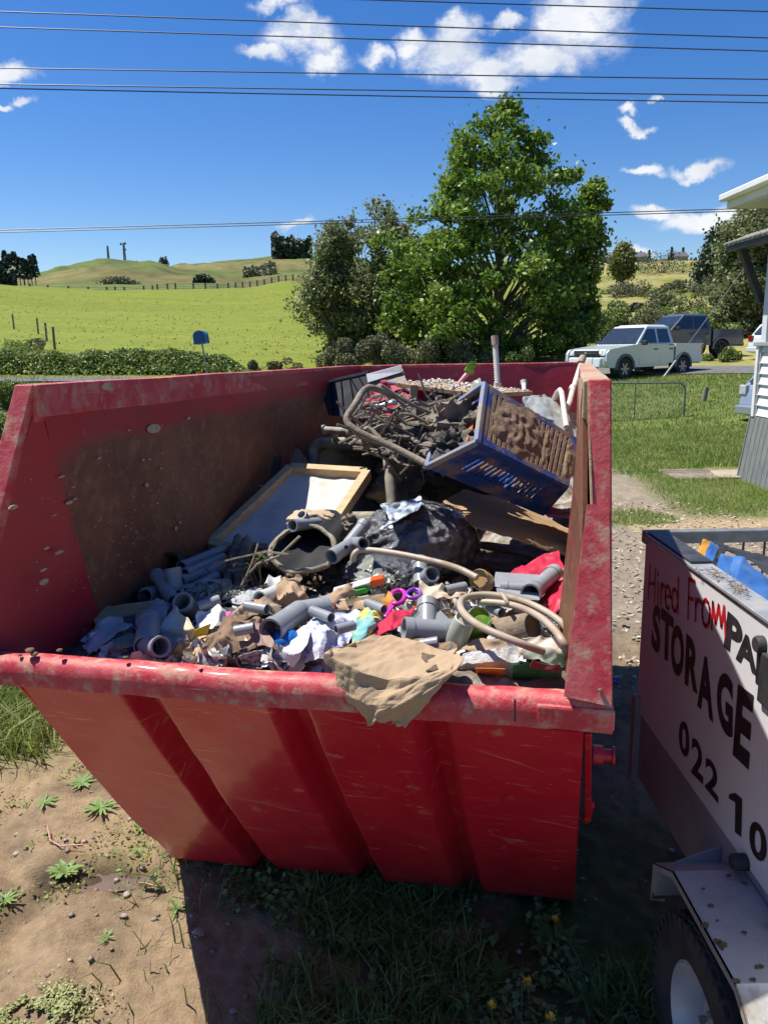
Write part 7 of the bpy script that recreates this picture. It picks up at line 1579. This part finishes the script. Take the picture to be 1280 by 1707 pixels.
# shears
sh = thing('plastic_shears', 'pink and purple plastic scissors lying in the toys', 'scissors', at(665, 1000, 2.2)); o0 = sh.location
def ring(pts, r_, nm, m): 
    P = [at(*p)-o0 for p in pts]; P = P+[P[0], P[1]]; Q = P
    for _ in range(2):
        W2 = []
        for a, c in zip(Q[:-1], Q[1:]): W2 += [a.lerp(c, .25), a.lerp(c, .75)]
        Q = W2
    MB().tube(Q, r_, 8, cap=False).build(nm, m, sh, True)
ring([(650, 992, 2.24), (660, 984, 2.27), (672, 984, 2.27), (676, 994, 2.23), (668, 1006, 2.18), (655, 1008, 2.17)], .007, 'handle_loop', mat('magenta_plastic', (.60, .03, .35), (.5, .02, .3), rough=.35))
ring([(674, 990, 2.24), (690, 980, 2.28), (702, 986, 2.26), (698, 996, 2.22), (684, 998, 2.21)], .006, 'handle_loop', mat('purple_plastic', (.25, .05, .5), (.2, .04, .4), rough=.35))
MB().bar(at(655, 1008, 2.18)-o0, at(640, 1028, 2.12)-o0, .016, .006).build('blade', MATS['magenta_plastic'], sh, bevel=.002)
# cans, bottles, cups
def can(px, py, Y, ax, r_, L, m, name, lab, cat, dent=0, top=None):
    c = at(px, py, Y); t = thing(name, lab, cat, c); a = V_(ax).normalized()
    MB().lathe([(0, 0), (r_*.9, 0), (r_, .006), (r_, L-.008), (r_*.88, L), (r_*.82, L-.006), (0, L-.006)], -a*L/2, a, 22).build('body', m, t, True)
    MB().lathe([(r_*.86, L-.004), (r_*.92, L+.001), (r_*.86, L+.003)], -a*L/2, a, 22).build('seam', m_chr if top is None else top, t, True); return t
can(792, 1040, 2.04, (.1, -.6, .5), .035, .095, mat('lime_can', (.32, .46, .03), (.1, .25, .03), scale=14, rough=.35), 'lime_can', 'lime green can inside the hose loop', 'can')
can(803, 968, 2.30, (-.3, -.7, .35), .032, .085, mat('yellow_can', (.55, .42, .08), (.35, .22, .1), scale=10, rough=.5), 'tin_can', 'open yellow tin right of the black bag', 'tin')
can(762, 1062, 1.97, (.25, -.3, .8), .030, .13, mat('milky_bottle', (.55, .58, .50), (.48, .5, .4), rough=.25, transl=.4, spec=.7), 'plastic_bottle', 'milky plastic bottle behind the propped tee fitting', 'bottle', top=m_white)
can(858, 1050, 2.0, (.5, -.5, .3), .040, .12, mat('brown_sole', (.28, .21, .14), (.2, .15, .1), scale=20, rough=.85, bump=.6), 'muddy_boot', 'muddy brown ribbed boot sole under the hose', 'boot', top=m_mc2)
b = MB()
psheet([[(718, 1012, .10), (750, 1008, .11)], [(722, 1034, .07), (758, 1030, .07)]], 'toy_part', mat('orange_teal_toy', (.62, .30, .12), (.10, .35, .42), scale=11, rough=.5, lo=.5, hi=.55), 'orange and teal toy part behind the propped tee', 'toy', .012, sd=30)
psheet([[(700, 972, .10), (735, 975, .11), (775, 985, .09)], [(700, 995, .08), (738, 998, .09), (778, 1005, .07)]], 'cream_cloth', mat('cream_cloth', (.55, .48, .36), (.4, .3, .2), scale=9, rough=.85), 'cream stained cloth below the thin tan pipe', 'cloth', .012, sd=31)
psheet([[(632, 1008, .08), (648, 985, .10)], [(640, 1022, .06), (662, 1012, .07)]], 'orange_toy', mat('amber_toy', (.6, .25, .04), (.5, .2, .03), rough=.4), 'amber toy shape under the pink scissors', 'toy', .006, sd=32)
psheet([[(560, 1002, .08), (610, 1000, .09)], [(565, 1018, .06), (612, 1016, .07)]], 'curved_cardboard', m_kraft, 'tan curved rim under the green toy body', 'cardboard', .008, sd=33)
psheet([[(575, 1000, .09), (640, 992, .09)], [(580, 1012, .07), (640, 1006, .07)]], 'wood_batten', m_pine, 'short pine batten under the toy water gun', 'batten', .002, .012, sd=34)
psheet([[(770, 1090, .05), (815, 1080, .08), (868, 1078, .08)], [(762, 1108, .03), (812, 1104, .06), (866, 1102, .06)], [(780, 1122, .005), (815, 1124, .01), (862, 1128, .01)]], 'fluffy_towel', mat('white_fleece', (.68, .67, .66), (.56, .52, .5), scale=20, rough=.95, bump=.9, bscale=100), 'white fluffy cloth behind the lip near the right wall', 'cloth', .010, sd=35)
psheet([[(872, 1062, .10), (905, 1058, .11), (945, 1068, .09)], [(868, 1085, .07), (905, 1082, .08), (948, 1092, .07)], [(872, 1104, .04), (905, 1106, .05), (940, 1112, .04)]], 'paper_label', mat('cream_label', (.62, .55, .46), (.52, .42, .34), scale=9, rough=.8), 'crumpled cream paper label against the right wall', 'paper', .010, sd=36)
psheet([[(792, 1112, .06), (842, 1114, .06)], [(795, 1128, .005), (840, 1131, .005)]], 'orange_pack', mat('orange_pack', (.62, .20, .03), (.5, .12, .02), scale=20, rough=.6), 'orange packet showing under the white fluffy cloth', 'packet', .003, sd=37)
psheet([[(855, 1110, .07), (898, 1104, .08), (938, 1112, .07)], [(852, 1132, .005), (895, 1134, .005), (934, 1138, .005)]], 'drink_bottle', mat('green_bottle_label', (.03, .22, .08), (.05, .30, .12), scale=8, rough=.35), 'green labelled bottle lying at the right end of the lip', 'bottle', .004, sd=38)
psheet([[(882, 1100, .10), (935, 1104, .09)], [(880, 1112, .08), (938, 1118, .07)]], 'maroon_pack', mat('maroon_film', (.14, .04, .05), (.2, .08, .08), rough=.3), 'maroon shiny wrapper above the green bottle', 'wrapper', .006, sd=39)
psheet([[(690, 1072, .05), (760, 1066, .06)], [(700, 1092, .04), (765, 1088, .04)]], 'brown_cloth', m_brown, 'brown rag between cardboard and propped tee', 'rag', .012, sd=40)
psheet([[(790, 1066, .07), (840, 1070, .07)], [(770, 1085, .05), (850, 1088, .05)]], 'torn_box', m_kraft, 'torn brown box flap under the front hose', 'cardboard', .010, sd=41)
psheet([[(905, 1010, .07), (935, 1030, .07)], [(895, 1040, .05), (930, 1060, .05)]], 'dark_bag', m_bag, 'dark plastic in the curl of the hoses', 'plastic', .012, sd=42)
psheet([[(590, 960, .10), (640, 948, .12)], [(596, 978, .08), (650, 966, .09)]], 'clear_wrap', m_cl, 'clear plastic wrap glinting above the toy water gun', 'plastic', .012, sd=43)
psheet([[(600, 925, .14), (622, 930, .14)], [(595, 950, .10), (618, 955, .11)]], 'clear_cup', m_cl, 'crushed clear cup by the bent end of the tan pipe', 'cup', .010, sd=44)
psheet([[(236, 1040, .03), (300, 1066, .05)], [(210, 1086, .01), (285, 1094, .01)]], 'plastic_bag', m_film, 'white film under the far left tee fitting', 'plastic', .012, sd=45)

# small crumpled scraps, too many to count
def crumbs(n, box_, size, m, label, name, seed, lift=.03, k=4):
    r2 = random.Random(seed); V = []; F = []
    for q in range(n):
        px, py = r2.uniform(box_[0], box_[2]), r2.uniform(box_[1], box_[3]); c = pp(px, py, .0); c.z = float(base_z(np.array([c.x]), np.array([c.y]))[0])+r2.uniform(.012, lift)
        rot = Euler((r2.gauss(0, .7), r2.gauss(0, .7), r2.uniform(0, 6.3))).to_matrix(); s1, s2 = size*r2.uniform(.5, 1.5), size*r2.uniform(.35, 1.1); o_ = len(V)
        for j in range(k+1):
            for i in range(k+1):
                x, y = i/k-.5, j/k-.5; p = V_((x*s1*2, y*s2*2, 0)); w = N3(V_((x*3+q, y*3, seed)))*s1*.8+(.3-abs(N3(V_((x*6+q, y*6, seed+3)))))*s1*.4
                V.append(tuple(c+rot @ (p+V_((N3(V_((x*4, y*4+q, 5)))*s1*.35, N3(V_((x*4+q, y*4, 9)))*s1*.35, w)))))
        for j in range(k):
            for i in range(k): a = o_+j*(k+1)+i; F.append((a, a+1, a+k+2, a+k+1))
    tag(npmesh(name, V, F, m), label, 'scraps', kind='stuff')
A_ = (150, 1000, 940, 1118)
crumbs(420, A_, .028, m_white, 'crumpled bits of dirty white paper across the front of the heap', 'paper_scraps', 1)
crumbs(130, A_, .024, m_kraft, 'torn bits of brown card across the front of the heap', 'card_scraps', 2)
crumbs(120, A_, .022, m_brown, 'muddy brown cloth bits across the front of the heap', 'cloth_scraps', 3)
crumbs(240, A_, .028, m_film, 'bits of shiny film across the front of the heap', 'film_scraps', 4)
crumbs(90, A_, .020, mat('slate_scrap', (.10, .11, .13), (.2, .2, .22), scale=9, rough=.5), 'dark grey plastic bits across the front of the heap', 'plastic_bits', 5)
crumbs(26, (540, 975, 930, 1110), .018, m_rp, 'pink red plastic bits on the right of the heap', 'red_bits', 6)
crumbs(26, (480, 990, 930, 1110), .018, MATS['teal_yellow_cloth'], 'teal and yellow cloth bits among the toys', 'cloth_bits', 7)
crumbs(16, (560, 985, 930, 1110), .014, MATS['blue_ball'], 'blue plastic bits among the toys', 'blue_bits', 8)
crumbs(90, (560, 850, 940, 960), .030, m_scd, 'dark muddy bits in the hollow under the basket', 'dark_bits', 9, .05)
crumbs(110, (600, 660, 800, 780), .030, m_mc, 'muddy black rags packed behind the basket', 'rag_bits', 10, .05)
crumbs(70, (380, 900, 600, 1000), .022, m_mc2, 'muddy brown bits around the black tub', 'soil_bits', 11)

lump(712, 812, 3.75, .26, .16, .15, m_mc, 'shade_filler', 'dark sack added to give deep shade between the wheelie bin and the basket', 'filler', .4, 2.2, 31)  # dark rubbish lumps added so the gaps read as deep shade
lump(770, 800, 3.6, .18, .16, .14, m_pot, 'shade_filler', 'black sack added to darken the hollow right under the blue basket', 'filler', .4, 2.4, 33)
lump(590, 800, 4.3, .30, .12, .20, m_mc, 'shade_filler', 'dark bundle added to darken the mouth of the wheelie bin', 'filler', .4, 2.4, 35)

crumbs(90, A_, .022, mat('pale_grey_scrap', (.36, .37, .38), (.28, .29, .30), scale=9, rough=.45), 'pale grey broken plastic across the front of the heap', 'plastic_bits', 12)
OFF = ['short grey pipe offcut behind the crumpled white paper', 'short grey pipe offcut lying on the brown cloth', 'short grey pipe offcut in front of the shaded pipe stack', 'short grey pipe offcut beside the open grey socket at left', 'short grey pipe offcut on the end of the long bent pipe', 'short grey pipe offcut between the toy gun and the scissors', 'short grey pipe offcut below the open yellow tin', 'short grey pipe offcut inside the hose loop near its left side', 'short grey pipe offcut just above the cardboard sheet',
       'short grey pipe offcut beside the muddy boot sole', 'short grey pipe offcut by the orange label and white pipe', 'short grey pipe offcut on the blue print towel']
for i, (a, c, r_) in enumerate((((330, 1012, .07), (366, 1000, .08), .017), ((392, 1052, .09), (424, 1046, .10), .015), ((300, 985, .05), (338, 978, .06), .018), ((250, 1020, .05), (282, 1014, .06), .016), ((520, 1018, .11), (552, 1030, .11), .015),
        ((612, 1005, .10), (640, 1016, .10), .014), ((742, 985, .10), (775, 978, .10), .016), ((812, 1010, .09), (836, 1022, .09), .015), ((700, 1075, .07), (730, 1070, .08), .015), ((862, 1040, .09), (884, 1030, .09), .014), ((410, 1010, .10), (445, 1016, .10), .016), ((560, 1050, .11), (590, 1042, .11), .014))):
    o = MB().pipe(pp(*a), pp(*c), r_, .003, 16).build('pipe_offcut', m_pvc, None, True); tag(o, OFF[i]+' in the front rubbish', 'pipe', 'short grey pipe offcuts in the front rubbish')

lump(768, 712, 3.0, .11, .10, .085, m_mc2, 'muddy_clothes', 'muddy cloth filling the upper part of the tipped blue basket', 'clothes', .9, 2.8, 41)
lump(750, 748, 2.88, .09, .09, .06, m_mc, 'muddy_clothes', 'dark wet cloth at the lower lip of the tipped blue basket', 'clothes', .9, 2.8, 43)
crumbs(160, (570, 655, 790, 770), .026, m_mc2, 'brown mud clots and rags tangled behind the tube frame', 'rag_bits', 13, .10)
def tangle(n, x0, x1, y0, y1, Ya, Yb, r_, m, label, name, seed):
    r2 = random.Random(seed); b = MB()
    for _ in range(n):
        c = at(r2.uniform(x0, x1), r2.uniform(y0, y1), r2.uniform(Ya, Yb)); d = V_((r2.gauss(0, 1), r2.gauss(0, .6), r2.gauss(0, .6))).normalized()*r2.uniform(.04, .13)
        b.tube([c-d, c-d*.3+V_((0, 0, r2.uniform(-.02, .02))), c+d*.4+V_((0, 0, r2.uniform(-.02, .02))), c+d], r2.uniform(.3, 1)*r_, 5, jit=.3)
    tag(b.build(name, m, None, True), label, 'debris', kind='stuff')
tangle(110, 590, 790, 660, 775, 2.95, 3.6, .008, m_mc2, 'muddy twigs and strips tangled between the tube frame and the basket', 'tangled_twigs', 5)
tangle(22, 380, 450, 930, 1000, 2.35, 2.55, .005, m_mc2, 'muddy twigs around the black tub', 'tangled_twigs', 6)
